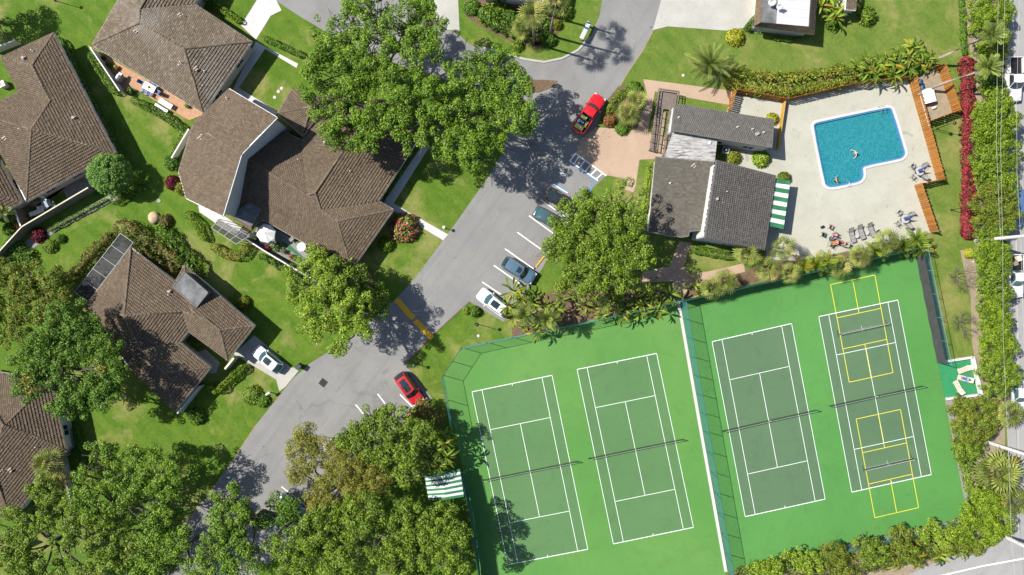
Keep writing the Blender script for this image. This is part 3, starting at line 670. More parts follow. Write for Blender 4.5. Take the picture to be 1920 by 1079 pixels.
# ladder on the roof
t = empty('ladder', at(1421, 64), 0, 'aluminium ladder leaning on the top right house', 'ladder')
a0, a1 = Vector((0, 0, .05)), at(1420, 47, 2.9)-t.location; a1 = Vector((.15, .55, 2.95))
for s_ in (-.22, .22): m = MB(); m.bar(a0+Vector((s_, 0, 0)), a1+Vector((s_, 0, 0)), .05, .08); m.build('rail', ALUM, t)
for k in range(9): m = MB(); p = a0.lerp(a1, (k+.5)/9); m.bar(p+Vector((-.22, 0, 0)), p+Vector((.22, 0, 0)), .05, .04); m.build('rung', ALUM, t)
# shed roof corner further right
house('garden_shed', 'brown tiled garden shed corner at the top edge behind the leafy plants', dict(a=(1585, 18), b=(1604, 20), c=(1612, -60), d=(1590, -60)), ['b c d a'], 'b c', 'a b c d', eave=2.4, slope=.15, inset=.15, windows=False, cat='shed')
# ---------------------------------------------------------------- clubhouse
H = empty('clubhouse', (0, 0, 0), 0, 'grey roofed pool clubhouse with clerestory strip beside the cream pool deck', 'clubhouse')
r1 = Roof(dict(a=(1265, 195), b=(1451, 225), c=(1447, 277), d=(1259, 245)), [['a', 'b', 'c', 'd']], ['a', 'b'], 2.8, .25)
r1.build(H, 'a b c d'.split(), TILE_D, CAP_G, fmat=DKTRIM, lift=.05, arch=.025); r1.walls(H, offset([r1.P[k].to_2d() for k in 'abcd'], .2), WHITE)
r2 = Roof(dict(a=(1229.5, 294.5), b=(1338, 304), c=(1316, 432), d=(1292, 434), d2=(1291, 443), d3=(1277, 445), e=(1217, 435)), [['e', 'a', 'b', 'c', 'd', 'd2', 'd3']], ['a', 'e'], 2.7, .22)
r2.build(H, 'a b c d d2 d3 e'.split(), TILE_G, CAP_G, fmat=DKTRIM, lift=.05, arch=.025); r2.walls(H, offset([r2.P[k].to_2d() for k in ('a', 'b', 'c', 'd3', 'e')], .3), WHITE)
r3 = Roof(dict(a=(1343, 301), b=(1454, 330), c=(1433, 469), d=(1321, 446)), [['b', 'c', 'd', 'a']], ['b', 'c'], 2.9, .47)
r3.build(H, 'a b c d'.split(), TILE_D, CAP_G, fmat=DKTRIM, lift=.11, arch=.025); w3 = offset([r3.P[k].to_2d() for k in 'abcd'], .3); r3.walls(H, w3, WHITE)
# clerestory windows facing the parking side
pa, pd = Vector(w3[0]), Vector(w3[3]); zt = r3.z(*(pa.lerp(pd, .5)))
d = (pd-pa).normalized(); out = Vector((-d.y, d.x)); out = out if out.x < 0 else -out
for k in range(8):
    c_ = pa.lerp(pd, (k+.6)/8.4); window(H, c_-d*.42, c_+d*.42, zt-1.35, zt-.5, out)
wall_windows(H, w3, (0, 3), every=2.6); wall_windows(H, offset([r1.P[k].to_2d() for k in 'abcd'], .2), (0, 3))
# flat weathered roof between the wings
fl = [at(*p, 2.9).to_2d() for p in ((1262, 247), (1345, 262), (1340, 304), (1247, 295))]
m = MB(); m.prism(fl, 2.65, 2.9); m.build('flat_roof', WEATHWHITE, H); m = MB(); m.prism(offset(fl, .3), 0, 2.65); m.build('wall', WHITE, H)
m = MB(); p = at(1331, 268, 2.9); m.lathe([(.22, 0), (.22, .12), (.12, .2), (0, .22)], 10, p); m.build('roof_dome', WHITEP, H)
for (px, py, k) in ((1272, 221, 'pipe'), (1382, 239, 'pipe'), (1410, 243, 'pipe'), (1419, 252, 'box'), (1431, 249, 'pipe')): vent(H, r1, px, py, k, 3)
for (px, py, k) in ((1256, 344, 'pipe'), (1299, 310, 'patch')): vent(H, r2, px, py, k, 3)
for (px, py, k) in ((1361, 360, 'pipe'), (1343, 374, 'box'), (1350, 378, 'patch')): vent(H, r3, px, py, k, 5)
GR_AWN = simple('green_awning_canvas', (.025, .125, .055), (.035, .15, .07), 1., .85, .15); WH_AWN = simple('white_awning_canvas', (.52, .52, .51), (.46, .46, .45), 1., .85, .15)
def awning(name, label, q, hz, nst, posts, ridge=0., first=GR_AWN):
    """q: four px corners (a,b along one stripe side; c,d other end); hz: heights; stripes run a->b"""
    e = empty(name, at(*q[0]), 0, label, 'awning'); o = Vector((*e.location[:2], 0)); A_, B_, C_, D_ = [at(*p, h)-o for p, h in zip(q, hz)]
    for k in range(nst):
        u0, u1 = k/nst, (k+1)/nst; m = MB(); P = []
        for u in (u0, u1):
            row = []
            for j in range(7):
                f = j/6; p = A_.lerp(D_, u).lerp(B_.lerp(C_, u), f); p = p+Vector((0, 0, ridge*(1-abs(2*f-1))-.05*math.sin(math.pi*f)*(ridge == 0)+.02*math.sin(k*2.1+j))); row.append(p)
            P.append(row)
        m.grid(P); m.grid([[p-Vector((0, 0, .025)) for p in r] for r in P]); m.build('stripe', (first if k % 2 == 0 else WH_AWN), e)
    m = MB()
    for a, b_ in ((A_, B_), (B_, C_), (C_, D_), (D_, A_)): m.bar(a-Vector((0, 0, .08)), b_-Vector((0, 0, .08)), .05, .12)
    m.build('edge_frame', DKGREEN, e)
    for (f, u) in posts:
        p = A_.lerp(D_, u).lerp(B_.lerp(C_, u), f); m = MB(); m.tube([(p.x, p.y, 0), (p.x, p.y, p.z-.05)], .05, 8); m.build('post', DKGREEN, e)
    return e
awning('striped_awning', 'green and white striped awning along the clubhouse by the pool deck', ((1455, 335), (1482, 339), (1469, 430), (1441, 424)), (2.75, 2.35, 2.35, 2.75), 11, ((.97, .03), (.97, .5), (.97, .97)))
awning('striped_awning', 'green and white striped shade cover beside the tennis court fence', ((796, 893), (862, 880), (870, 932), (804, 938)), (2.7, 2.7, 2.7, 2.7), 11, ((.03, .03), (.97, .03), (.03, .97), (.97, .97)), .45)
# air conditioner by the clubhouse
t = empty('air_conditioner', at(1358, 284), R(-10), 'grey air conditioning unit beside the clubhouse wall', 'air conditioner')
m = MB(); m.box((0, 0, .4), (.85, .85, .8)); m.build('casing', GREYM, t); m = MB(); m.lathe([(.34, .8), (.36, .82), (.33, .83), (0, .81)], 16); m.build('fan_grille', BLACKM, t)
m = MB(); m.lathe([(0, .835), (.08, .84), (0, .87)], 10); m.build('fan_hub', GREYM, t)
# timber ramp with rails
t = empty('timber_ramp', at(1240, 230), R(-8), 'weathered grey timber ramp with dark rails beside the clubhouse', 'ramp')
def w2(px, py): p = at(px, py)-at(1240, 230); c, s_ = math.cos(R(8)), math.sin(R(8)); return (p.x*c-p.y*s_, p.x*s_+p.y*c)
for k in range(16): m = MB(); m.box((.2, 3.95-k*.148, .55), (2.55, .14, .06)); m.build('deck_board', DECKWOOD, t)
for (x0, x1, y0, y1, zz) in ((-1.1, -.35, -4.0, 1.62, .5), (.72, 1.5, -4.6, 1.62, .5)):
    nb = int((y1-y0)/.3)
    for k in range(nb):
        m = MB(); y = y1-(k+.5)*(y1-y0)/nb; z = zz*(1-(k/nb)*(.8 if x0 < 0 else .2)); m.box(((x0+x1)/2, y, z+.03), (x1-x0, .285, .06)); m.build('deck_board', DECKWOOD, t)
for x, y0, y1 in ((-1.15, -4.0, 4.0), (-.3, -4.0, 1.6), (.66, -4.6, 1.6), (1.55, -4.4, 4.0)):
    m = MB()
    for zz in (.95, 1.35): m.bar((x, y0, zz), (x, y1, zz), .1, .05)
    m.build('handrail', DECKWOOD, t)
    for k in range(int((y1-y0)/1.15)+1): m = MB(); m.box((x, y0+k*1.15, .7), (.1, .1, 1.35)); m.build('rail_post', DECKWOOD, t)
for y in (4.03,): m = MB(); m.bar((-1.15, y, 1.35), (1.55, y, 1.35), .12, .05); m.bar((-1.15, y, .95), (1.55, y, .95), .08, .05); m.build('handrail', DECKWOOD, t)
m = MB(); m.box((.15, -1.4, .03), (.7, 5.6, .05)); m.build('sand_strip', SAND, t)
# ---------------------------------------------------------------- screened porches
FRAMEG = simple('pale_grey_frame', (.30, .30, .30), None)
def screen_cage(name, label, q, h, nu, nv, roofed=True, inner=()):
    e = empty(name, at(*q[0]), 0, label, 'screen porch'); o = Vector((*e.location[:2], 0)); P = [at(*p, h)-o for p in q]
    for i in range(nu+1):
        a, b_ = P[0].lerp(P[1], i/nu), P[3].lerp(P[2], i/nu); m = MB(); m.bar(a, b_, .05, .09); m.build('roof_bar', FRAMEG, e)
        for p in (a, b_): m = MB(); m.bar((p.x, p.y, 0), (p.x, p.y, h), .07, .07); m.build('post', WHITEP, e)
    for j in range(nv+1):
        a, b_ = P[0].lerp(P[3], j/nv), P[1].lerp(P[2], j/nv); m = MB(); m.bar(a+Vector((0, 0, .003)), b_+Vector((0, 0, .003)), .05, .09); m.build('roof_bar', FRAMEG, e)
    m = MB(); mesh_wires(m, P, .06, .026); m.build('roof_screen', simple('black_screen_mesh', (.02, .021, .022), None) if 'black_screen_mesh' not in bpy.data.materials else bpy.data.materials['black_screen_mesh'], e, kind='stuff')
    return e
def mesh_wires(m, P, pitch, th):
    U = (P[1]-P[0]); V_ = (P[3]-P[0]); nu = int(U.length/pitch); nv = int(V_.length/pitch)
    for i in range(1, nu): m.bar(P[0].lerp(P[1], i/nu), P[3].lerp(P[2], i/nu), th, .004)
    for j in range(1, nv): m.bar(P[0].lerp(P[3], j/nv)+Vector((0, 0, .005)), P[1].lerp(P[2], j/nv)+Vector((0, 0, .005)), th, .004)
screen_cage('screened_porch', 'dark screened porch with white frame along the lower left house', ((140, 548), (226, 438), (250, 455), (166, 566)), 2.75, 5, 1)
sheet('porch_floor', [(140, 545), (222, 442), (250, 455), (170, 560)], .05, simple('dark_porch_floor', (.05, .05, .052), (.09, .09, .09), 1.))
screen_cage('screened_porch', 'small screened cage with white bars below the duplex shed roof', ((410, 411), (467, 443), (443, 458), (397, 428)), 2.6, 4, 2)
# ---------------------------------------------------------------- chain link and board fences
def chain_fence(name, label, pts, h, post_every=3.05, wire=True, screen=False, pm=DKGREEN, wm=None, smat=None, close=False, shi=.96, rails=True, pitch=.11, th=.009):
    e = empty(name, at(*pts[0]), 0, label, 'fence'); o = e.location.copy(); P = [at(*p)-o for p in pts]; wm = wm or TEALM
    mw = MB(); ms = MB(); Z = Vector((0, 0, 1)); first = True
    for a, b in zip(P[:-1], P[1:]):
        d = b-a; L = d.length; n = max(1, round(L/post_every)); x = d/L; y = Vector((-x.y, x.x, 0))
        for k in range(n+1):
            if k == 0 and not first: continue
            p = a+d*k/n; m = MB(); m.tube([p, p+Z*(h+.04)], .04, 7); m.build('post', pm, e)
        first = False
        if rails:
            m = MB(); m.tube([a+Z*h, b+Z*h], .03, 6); m.build('top_rail', pm, e)
        if wire:
            step = pitch*1.414
            for sgn in (1, -1):
                k0 = int(-h/step)-1
                for k in range(k0, int(L/step)+int(h/step)+2):
                    s0 = k*step; s1 = s0+sgn*h; z0, z1 = 0.03, h
                    if sgn > 0: lo, hi = s0, s1
                    else: lo, hi = s1, s0
                    t0, t1 = 0., 1.
                    for lim, sg in ((0, 1), (L, -1)):
                        f0 = (s0-lim)*sg; f1 = (s1-lim)*sg
                        if f0 < 0 and f1 < 0: t0, t1 = 1, 0; break
                        if f0 < 0: t0 = max(t0, f0/(f0-f1))
                        if f1 < 0: t1 = min(t1, f0/(f0-f1))
                    if t1-t0 < .02: continue
                    p0 = a+x*(s0+(s1-s0)*t0)+Z*(h*t0+.02); p1 = a+x*(s0+(s1-s0)*t1)+Z*(h*t1)
                    dd = (p1-p0).normalized(); nn = y.cross(dd)*th/2; yy = y*th/2*sgn
                    mw.add([p0-nn, p0+nn, p0+yy*1.6, p1-nn, p1+nn, p1+yy*1.6], [(0, 1, 4, 3), (1, 2, 5, 4), (2, 0, 3, 5)])
        if screen:
            k = max(2, int(L/.8)); off = y*(-.06 if shi < .9 else .05)
            top = [a+d*j/k+off+Z*(h*shi-.07*random.random()) for j in range(k+1)]; bot = [a+d*j/k+off*(1+.8*math.sin(j*1.7))+Z*.12 for j in range(k+1)]
            ms.grid([bot, [p.lerp(q, .5)+y*.04*math.sin(j*1.3) for j, (p, q) in enumerate(zip(bot, top))], top])
    if wire: mw.build('chain_link_mesh', wm, e, kind='stuff')
    if screen: ms.build('windscreen', smat or SCREENM, e)
    return e
# ---------------------------------------------------------------- tennis courts
Z1 = .03
sheet('court_surface', [(866, 653), (1120, 600), (1268, 567), (1360, 1070), (1372, 1130), (905, 1130), (885, 962), (850, 797), (832, 704)], Z1, C_OUT_L)
sheet('court_surface', [(1275, 565), (1500, 514), (1714, 466), (1757, 680), (1771, 746), (1782, 809), (1810, 949), (1813, 962), (1785, 974), (1652, 1004), (1440, 1053), (1366, 1072), (1274, 567)], Z1, C_OUT_R)
sheet('court_apron', [(1715, 466), (1737, 461), (1780, 672), (1758, 679)], Z1-.004, ASPH_D)
sheet('court_apron', [(1771, 748), (1785, 752), (1822, 950), (1815, 968), (1800, 985), (1440, 1075), (1400, 1085), (1366, 1076), (1652, 1008), (1785, 978), (1813, 964)], Z1-.01, GRAVEL)
strip('court_divider', [(1271, 562), (1314, 808), (1361, 1072)], 5.5, .10, WHITECONC, .15)
def lerp2(q, u, v):
    a = Vector(q[0]).lerp(Vector(q[1]), u); b = Vector(q[3]).lerp(Vector(q[2]), u); return a.lerp(b, v)
def court(q, inm, nm):
    sheet('tennis_court', q, Z1+.004, inm, .004)
    L = lambda u0, v0, u1, v1, w=.8: strip('court_line', [lerp2(q, u0, v0), lerp2(q, u1, v1)], w, Z1+.008, CL_W, .003)
    au = .125; s_ = .2308; ov = .0027
    L(0, 0, 0, 1); L(1, 0, 1, 1); L(0, 0, 1, 0, 1.15); L(0, 1, 1, 1, 1.15)
    for u in (au, 1-au): L(u, ov, u, 1-ov)
    for v in (s_, 1-s_): L(au+.006, v, 1-au-.006, v)
    L(.5, s_, .5, 1-s_); L(.5, .003, .5, .012, 1); L(.5, .988, .5, .997, 1)
    # net
    a, b = [at(*lerp2(q, u, .5)) for u in (-.083, 1.083)]; e = empty('tennis_net', a, 0, nm, 'tennis net', 'tennis nets'); d = b-a; n = 14; Z = Vector((0, 0, 1)); X = d.normalized()
    for p in (Vector(), d): m = MB(); m.lathe([(.05, 0), (.05, 1.08), (.03, 1.1), (0, 1.1)], 8, p); m.build('post', DKGREEN, e)
    hz = lambda u: 1.07-.156*(1-abs(2*u-1)**2)
    m = MB(); T = [d*(k/40)+Z*hz(k/40) for k in range(41)]
    yv = Vector((-X.y, X.x, 0))
    m.grid([[p+yv*.014-Z*.06 for p in T], [p+yv*.011 for p in T], [p-yv*.011 for p in T], [p-yv*.014-Z*.06 for p in T]]); m.build('top_band', GREYM, e)
    m = MB()
    for k in range(0, 256): u = k/256; p = d*u; m.add([p+Z*.05-X*.006, p+Z*.05+X*.006, p+Z*hz(u)+X*.006, p+Z*hz(u)-X*.006], [(0, 1, 2, 3)])
    for j in range(22):
        f = .05+j/22*.95
        for k in range(20):
            u0, u1 = k/20, (k+1)/20; m.add([d*u0+Z*(hz(u0)*f), d*u1+Z*(hz(u1)*f), d*u1+Z*(hz(u1)*f+.012), d*u0+Z*(hz(u0)*f+.012)], [(0, 1, 2, 3)])
    for (z0, z1_) in ((.02, .1),): m.add([Z*z0, d+Z*z0, d+Z*z1_, Z*z1_], [(0, 1, 2, 3)])
    m.build('netting', BLACKM, e, kind='stuff')
    m = MB(); m.box(d*.5+Z*.46, (.05, .05, .9)); m.build('centre_strap', WHITEP, e)
court([(885, 735), (1035, 704), (1102, 1030), (952, 1059)], C_IN_L, 'black tennis net on the leftmost court by the trees')
court([(1082, 693), (1231, 663), (1300, 989), (1150, 1020)], C_IN_L, 'black tennis net on the court left of the dividing fence')
court([(1335, 641), (1484, 607), (1547, 936), (1397, 969)], C_IN_R, 'black tennis net on the court right of the dividing fence')
C4 = [(1535, 594), (1683, 563), (1746, 890), (1597, 923)]
court(C4, C_IN_R, 'black full width tennis net on the court with yellow lines')
def pickle(q, nm):
    L = lambda u0, v0, u1, v1: strip('pickleball_line', [lerp2(q, u0, v0), lerp2(q, u1, v1)], 1.05, Z1+.012, CL_Y, .003)
    L(0, 0, 0, 1); L(1, 0, 1, 1); L(0, 0, 1, 0); L(0, 1, 1, 1)
    for v in (.341, .659): L(0.01, v, .99, v)
    L(.5, .006, .5, .336); L(.5, .664, .5, .994)
    a, b = [at(*lerp2(q, u, .5)) for u in (-.05, 1.05)]; e = empty('portable_net', a, 0, nm, 'portable net', 'portable pickleball nets'); d = b-a; X = d.normalized(); Y = Vector((-X.y, X.x, 0)); Z = Vector((0, 0, 1))
    for p in (Vector(), d):
        m = MB(); m.tube([p, p+Z*.95], .03); m.tube([p-Y*.45+Z*.04, p+Y*.45+Z*.04], .035); m.build('stand', BLACKM, e)
    m = MB(); m.tube([Z*.06, d+Z*.06], .025); m.tube([d*.5+Z*.06, d*.5+Z*.86], .025); m.tube([d*.5-Y*.4+Z*.04, d*.5+Y*.4+Z*.04], .03); m.build('bottom_bar', GREYM, e)
    m = MB(); m.add([Z*.92+Y*.015, d+Z*.92+Y*.015, d+Z*.92-Y*.015, Z*.92-Y*.015, Z*.86+Y*.015, d+Z*.86+Y*.015], [(0, 1, 2, 3), (4, 5, 1, 0)]); m.build('top_band', WHITEP, e)
    m = MB()
    for k in range(120): p = d*(k/120); m.add([p+Z*.1-X*.006, p+Z*.1+X*.006, p+Z*.9+X*.006, p+Z*.9-X*.006], [(0, 1, 2, 3)])
    for j in range(17): z = .1+j*.047; m.add([Z*z, d+Z*z, d+Z*(z+.012), Z*(z+.012)], [(0, 1, 2, 3)])
    m.build('netting', BLACKM, e, kind='stuff')
pickle([(1557, 534), (1640, 516), (1674, 699), (1592, 717)], 'portable net on the yellow court nearer the pool')
pickle([(1605, 786), (1688, 768), (1722, 952), (1640, 971)], 'portable net on the yellow court at the bottom')
chain_fence('chain_link_fence', 'tall teal chain link fence between the two pairs of courts', [(1276, 563), (1319, 808), (1366, 1076)], 3.05, 2.72, pm=DKGREEN, th=.013)
chain_fence('chain_link_fence', 'teal chain link fence around the rounded left end of the courts', [(850, 797), (832, 704), (866, 652), (960, 632), (1120, 599), (1272, 564)], 3.05, 2.8, th=.006)
chain_fence('chain_link_fence', 'fence with torn green windscreen between the courts and the palms', [(1275, 564), (1390, 539), (1500, 514), (1714, 466)], 3.0, 3.05, wire=False, screen=True)
chain_fence('chain_link_fence', 'tall teal fence with dark lower windscreen at the right end of the courts', [(1714, 466), (1757, 680)], 3.05, 3.0, th=.008, pm=TEALM, screen=True, smat=simple('black_windscreen', (.035, .036, .038), (.05, .05, .052), 1.5, .8), shi=.68)
chain_fence('chain_link_fence', 'low green fence post run at the bottom right of the courts', [(1372, 1078), (1440, 1058), (1652, 1008), (1815, 968)], 2.0, 3.05, th=.009)
chain_fence('chain_link_fence', 'dark green windscreen fence beside the bottom trees', [(868, 882), (885, 962), (905, 1110)], 3.0, 3.0, wire=False, screen=True)
# seating pad
sheet('seating_pad', [(1758, 680), (1822, 671), (1838, 740), (1772, 747)], Z1+.006, C_PAD)
e = empty('pad_wall', at(1822, 671), 0, 'low white wall around the teal seating pad', 'low wall')
for a, b in (((1765, 679), (1823, 670)), ((1823, 669.5), (1839, 741)), ((1838, 740), (1775, 748))):
    m = MB(); m.bar(at(*a, .26)-e.location, at(*b, .26)-e.location, .38 if a[0] == 1823 else .28, .5); m.build('wall_segment', WHITE, e)
# ---------------------------------------------------------------- pool
pool = [(1524, 238), (1526, 233), (1532, 230), (1660, 203), (1668, 203), (1673, 207), (1696, 283), (1697, 290), (1692, 296), (1686, 299), (1622, 312), (1617, 316), (1618, 322), (1619, 330), (1616, 337), (1609, 342), (1568, 351), (1556, 352), (1549, 350), (1545, 343)]
def smooth_loop(P, it=2):
    for _ in range(it):
        Q = []
        for i in range(len(P)):
            a, b = Vector(P[i]), Vector(P[(i+1) % len(P)]); Q += [a.lerp(b, .25), a.lerp(b, .75)]
        P = Q
    return P
PW = [at(*p).to_2d() for p in smooth_loop(pool, 1)]
def ring(name, outer, inner, z, m, parent=None, depth=.1, kind='structure'):
    b = MB(); n = len(outer)
    vs = [(p[0], p[1], z) for p in outer]+[(p[0], p[1], z) for p in inner]+[(p[0], p[1], z-depth) for p in outer]+[(p[0], p[1], z-depth) for p in inner]
    b.add(vs, [(i, (i+1) % n, n+(i+1) % n, n+i) for i in range(n)]+[(2*n+i, 2*n+(i+1) % n, (i+1) % n, i) for i in range(n)]+[(n+i, n+(i+1) % n, 3*n+(i+1) % n, 3*n+i) for i in range(n)])
    return b.build(name, m, parent, kind=kind)
pl = empty('swimming_pool', (0, 0, 0), 0, 'L shaped turquoise swimming pool in the cream deck', 'pool')
BLUET = simple('blue_pool_tile', (.03, .12, .26), (.05, .17, .33), 6., .3, .5)
ring('coping', offset(PW, -.34), PW, .16, WHITECONC, pl, .14, None)
ring('tile_band', [Vector(p) for p in offset(PW, .005)], offset(PW, .2), .06, BLUET, pl, .4, None)
t = NT('pool_water'); v = t.obj(); 
wv = t.noise(v, 1.3, 2, .5, 1.5); w2_ = t.noise(v, 4.5, 3, .6, 2.)
hgt = t.math('ADD', t.math('MULTIPLY', wv, .6), t.math('MULTIPLY', w2_, .4))
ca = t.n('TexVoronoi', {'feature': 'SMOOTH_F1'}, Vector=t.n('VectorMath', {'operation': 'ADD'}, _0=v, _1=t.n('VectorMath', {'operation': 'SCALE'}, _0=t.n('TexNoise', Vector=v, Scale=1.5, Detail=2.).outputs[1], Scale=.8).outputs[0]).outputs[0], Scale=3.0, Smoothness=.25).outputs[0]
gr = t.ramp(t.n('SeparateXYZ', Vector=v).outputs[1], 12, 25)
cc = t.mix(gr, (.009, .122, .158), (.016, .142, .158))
cc = t.mix(t.ramp(ca, .34, .66, 0, .36), cc, (.04, .215, .235)); cc = t.mix(t.ramp(w2_, .48, .72, 0, .6), cc, (.004, .075, .125))  # paler speckles paint the glitter of light into the water colour
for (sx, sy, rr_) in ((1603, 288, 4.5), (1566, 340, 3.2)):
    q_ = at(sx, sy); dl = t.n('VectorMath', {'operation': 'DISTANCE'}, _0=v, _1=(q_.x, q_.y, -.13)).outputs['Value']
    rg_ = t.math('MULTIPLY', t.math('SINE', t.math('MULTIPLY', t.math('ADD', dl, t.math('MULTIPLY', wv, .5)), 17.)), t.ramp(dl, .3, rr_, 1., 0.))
    hgt = t.math('ADD', hgt, t.math('MULTIPLY', rg_, .35)); cc = t.mix(t.math('MULTIPLY', t.ramp(rg_, 0., 1.), .22), cc, (.06, .30, .33))  # ripple rings in the bump, plus caustic-like bright bands painted into the colour
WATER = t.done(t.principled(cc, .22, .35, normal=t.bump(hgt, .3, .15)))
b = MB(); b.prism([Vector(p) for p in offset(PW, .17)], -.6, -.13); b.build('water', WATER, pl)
# ladder and hand rails
def rail_loop(name, label, px, py, rz, n=2):
    e = empty(name, at(px, py, .06), rz, label, 'pool rail')
    for k in range(n):
        m = MB(); y = (k-(n-1)/2)*.55
        m.tube([(-.55, y, .0), (-.5, y, .55), (-.3, y, .8), (0, y, .75), (.25, y, .4), (.35, y, -.05)], .025, 8); m.build('rail', ALUM, e, smooth=True)
    return e
rail_loop('pool_ladder', 'chrome ladder rails at the top edge of the pool', 1651, 208, R(-78))
rail_loop('pool_handrail', 'single bent handrail at the pool steps', 1586, 343, R(115), 1)
# ---------------------------------------------------------------- board fences round the deck
bd = MB(); bd.box((0, 0, .92), (.225, .03, 1.84)); BOARD = bd.mesh('board', WOOD); bd = MB(); bd.box((0, 0, .92), (.09, .09, 1.86)); FPOST = bd.mesh('fence_post', WOOD)
def board_fence(label, pts, h=1.84, pitch=.255, zb=.03):
    e = empty('board_fence', at(*pts[0], zb), 0, label, 'fence', 'orange board fences round the pool deck'); o = e.location
    for a, b in zip(pts[:-1], pts[1:]):
        a, b = at(*a, zb)-o, at(*b, zb)-o; d = b-a; L = d.length; x = d/L; ang = math.atan2(x.y, x.x); n = int(L/pitch); y = Vector((-x.y, x.x, 0))
        for k in range(n):
            s_ = .03 if k % 2 else -.03; c = a+x*(L*(k+.5)/n)+y*s_
            q = link('board', BOARD, e, c, (random.uniform(-.012, .012), 0, ang), (1, 1, h/1.84*random.uniform(.985, 1.01)))
        for k in range(int(L/2.4)+1): link('post', FPOST, e, a+x*min(L, k*2.4)+y*.085, (0, 0, ang), (1, 1, h/1.84))
        for z in (.35, h-.2): m = MB(); m.bar(a+Vector((0, 0, z)), b+Vector((0, 0, z)), .028, .08); m.build('rail', WOOD, e)
board_fence('orange board fence along the croton hedge on the top side of the pool deck', [(1375, 175), (1469, 192), (1592, 163), (1702, 150)])
board_fence('short orange board fence between the upper pink walk and the pool deck', [(1373, 175), (1363, 212)])
board_fence('long orange board fence right of the pool, from the pump yard to the corner', [(1704, 152), (1756, 339)])
board_fence('short board fence stepping in at the right corner of the deck', [(1756, 339), (1716, 348)])
board_fence('orange board fence right of the loungers on the pool deck', [(1714, 348), (1744, 437)])
board_fence('orange board fence around the outer side of the pump yard', [(1758, 128), (1786, 212), (1732, 232)])
board_fence('short board fence closing the top of the pump yard', [(1756, 128), (1740, 131)])
# pump yard things
t = empty('pump_shed', at(1735, 183, .03), R(14), 'white pump cover with pitched lid inside the pump yard', 'pump cover')
m = MB(); m.box((0, 0, .4), (1.5, 1.75, .8)); m.build('body', WHITE, t)
for s_ in (-1, 1): m = MB(); m.add([(0, -.95, 1.0), (0, .95, 1.0), (s_*.85, .95, .78), (s_*.85, -.95, .78), (0, -.95, .95), (0, .95, .95), (s_*.85, .95, .73), (s_*.85, -.95, .73)], [(0, 1, 2, 3), (4, 7, 6, 5), (3, 2, 6, 7), (0, 3, 7, 4), (1, 5, 6, 2)]); m.build('lid', WHITEP, t)
BLUEP = simple('blue_plastic', (.02, .07, .13), (.03, .09, .16), 2, .5)
for (px, py, lb) in ((1719, 157, 'farther from the white pump cover'), (1723, 168, 'touching the white pump cover')):
    t = empty('filter_drum', at(px, py, .03), 0, 'blue round filter drum in the pump yard, '+lb, 'drum'); m = MB(); m.lathe([(.3, 0), (.36, .1), (.36, .8), (.3, .95), (.1, 1.02), (0, 1.02)], 14); m.build('tank', BLUEP, t, smooth=True); m = MB(); m.lathe([(.1, 1.0), (.1, 1.12), (0, 1.12)], 8); m.build('valve', BLACKM, t)
t = empty('pump', at(1750, 203, .03), R(20), 'small white pump on the sandy pump yard floor', 'pump'); m = MB(); m.lathe([(0, -.3), (.15, -.28), (.17, .1), (.1, .3), (0, .3)], 10, (0, 0, .2), 'X'); m.build('motor', WHITEP, t); m = MB(); m.box((0, 0, .04), (.4, .3, .06)); m.build('base', BLACKM, t)
t = empty('skimmer_pole', at(1713, 186, .06), 0, 'white pool pole hanging along the board fence', 'pool pole'); m = MB(); m.tube([(0, 0, 1.5), (1.25, -4.3, 1.5)], .025); m.build('pole', WHITEP, t)
m = MB(); m.lathe([(.2, 0), (.25, .03), (.2, .06)], 14); m.build('hoop', WHITEP, t, (-.06, .25, 1.5), (R(70), 0, 0)); 
# timber gate rail (yellow wall) on the deck
t = empty('gate_rail', at(1468, 192, .06), 0, 'narrow yellow timber screen between the fence and the clubhouse corner', 'screen wall')
a, b = Vector(), at(1455, 282, .06)-t.location; m = MB(); m.bar(a+Vector((0, 0, .4)), b+Vector((0, 0, .4)), .1, .8); m.build('panel', simple('ochre_timber', (.36, .22, .04), (.3, .18, .03), 3), t)
m = MB(); m.bar(a+Vector((0, 0, .83)), b+Vector((0, 0, .83)), .18, .06); m.build('cap', bpy.data.materials['ochre_timber'], t)
# ---------------------------------------------------------------- masonry garden walls
def garden_wall(label, pts, h, th, m_, capm=None, name='garden_wall', cat='wall'):
    e = empty(name, at(*pts[0]), 0, label, cat); o = e.location
    for a, b in zip(pts[:-1], pts[1:]):
        a, b = at(*a)-o, at(*b)-o; m = MB(); m.bar(a+Vector((0, 0, h/2)), b+Vector((0, 0, h/2)), th, h); m.build('wall_segment', m_, e)
        if capm: m = MB(); m.bar(a+Vector((0, 0, h+.03)), b+Vector((0, 0, h+.03)), th+.03, .06); m.build('cap', capm, e)
garden_wall('long tan garden wall with white coping in front of the left house patio', [(-10, 505), (60, 428), (182, 356)], 1.9, .12, TANWALL, CREAM)
garden_wall('short tan wall between the left patio and the palm garden', [(58, 427), (46, 394)], 1.9, .15, TANWALL, WHITE)
garden_wall('white slatted privacy screen beside the terracotta patio', [(184, 98), (238, 178)], 1.7, .1, WHITE, WHITEP)
garden_wall('curved white garden wall below the umbrella patio', [(463, 446), (500, 470), (547, 498), (600, 528)], 1.5, .12, simple('pale_blue_grey_wall', (.30, .31, .33), None), WHITEP)
garden_wall('white entry wall beside the lower left house', [(343, 772), (375, 730), (383, 722)], 1.6, .18, WHITE)
garden_wall('pale entry wall between the lower left house and its drive', [(430, 690), (448, 668)], 1.5, .25, CREAM)
garden_wall('cream boundary wall piece at the top left behind the house', [(-5, 100), (40, 82)], 1.2, .15, CREAM, WHITEP)
garden_wall('cream patio wall beside the duplex shed wing', [(330, 300), (362, 246)], 1.2, .12, CREAM, WHITEP)
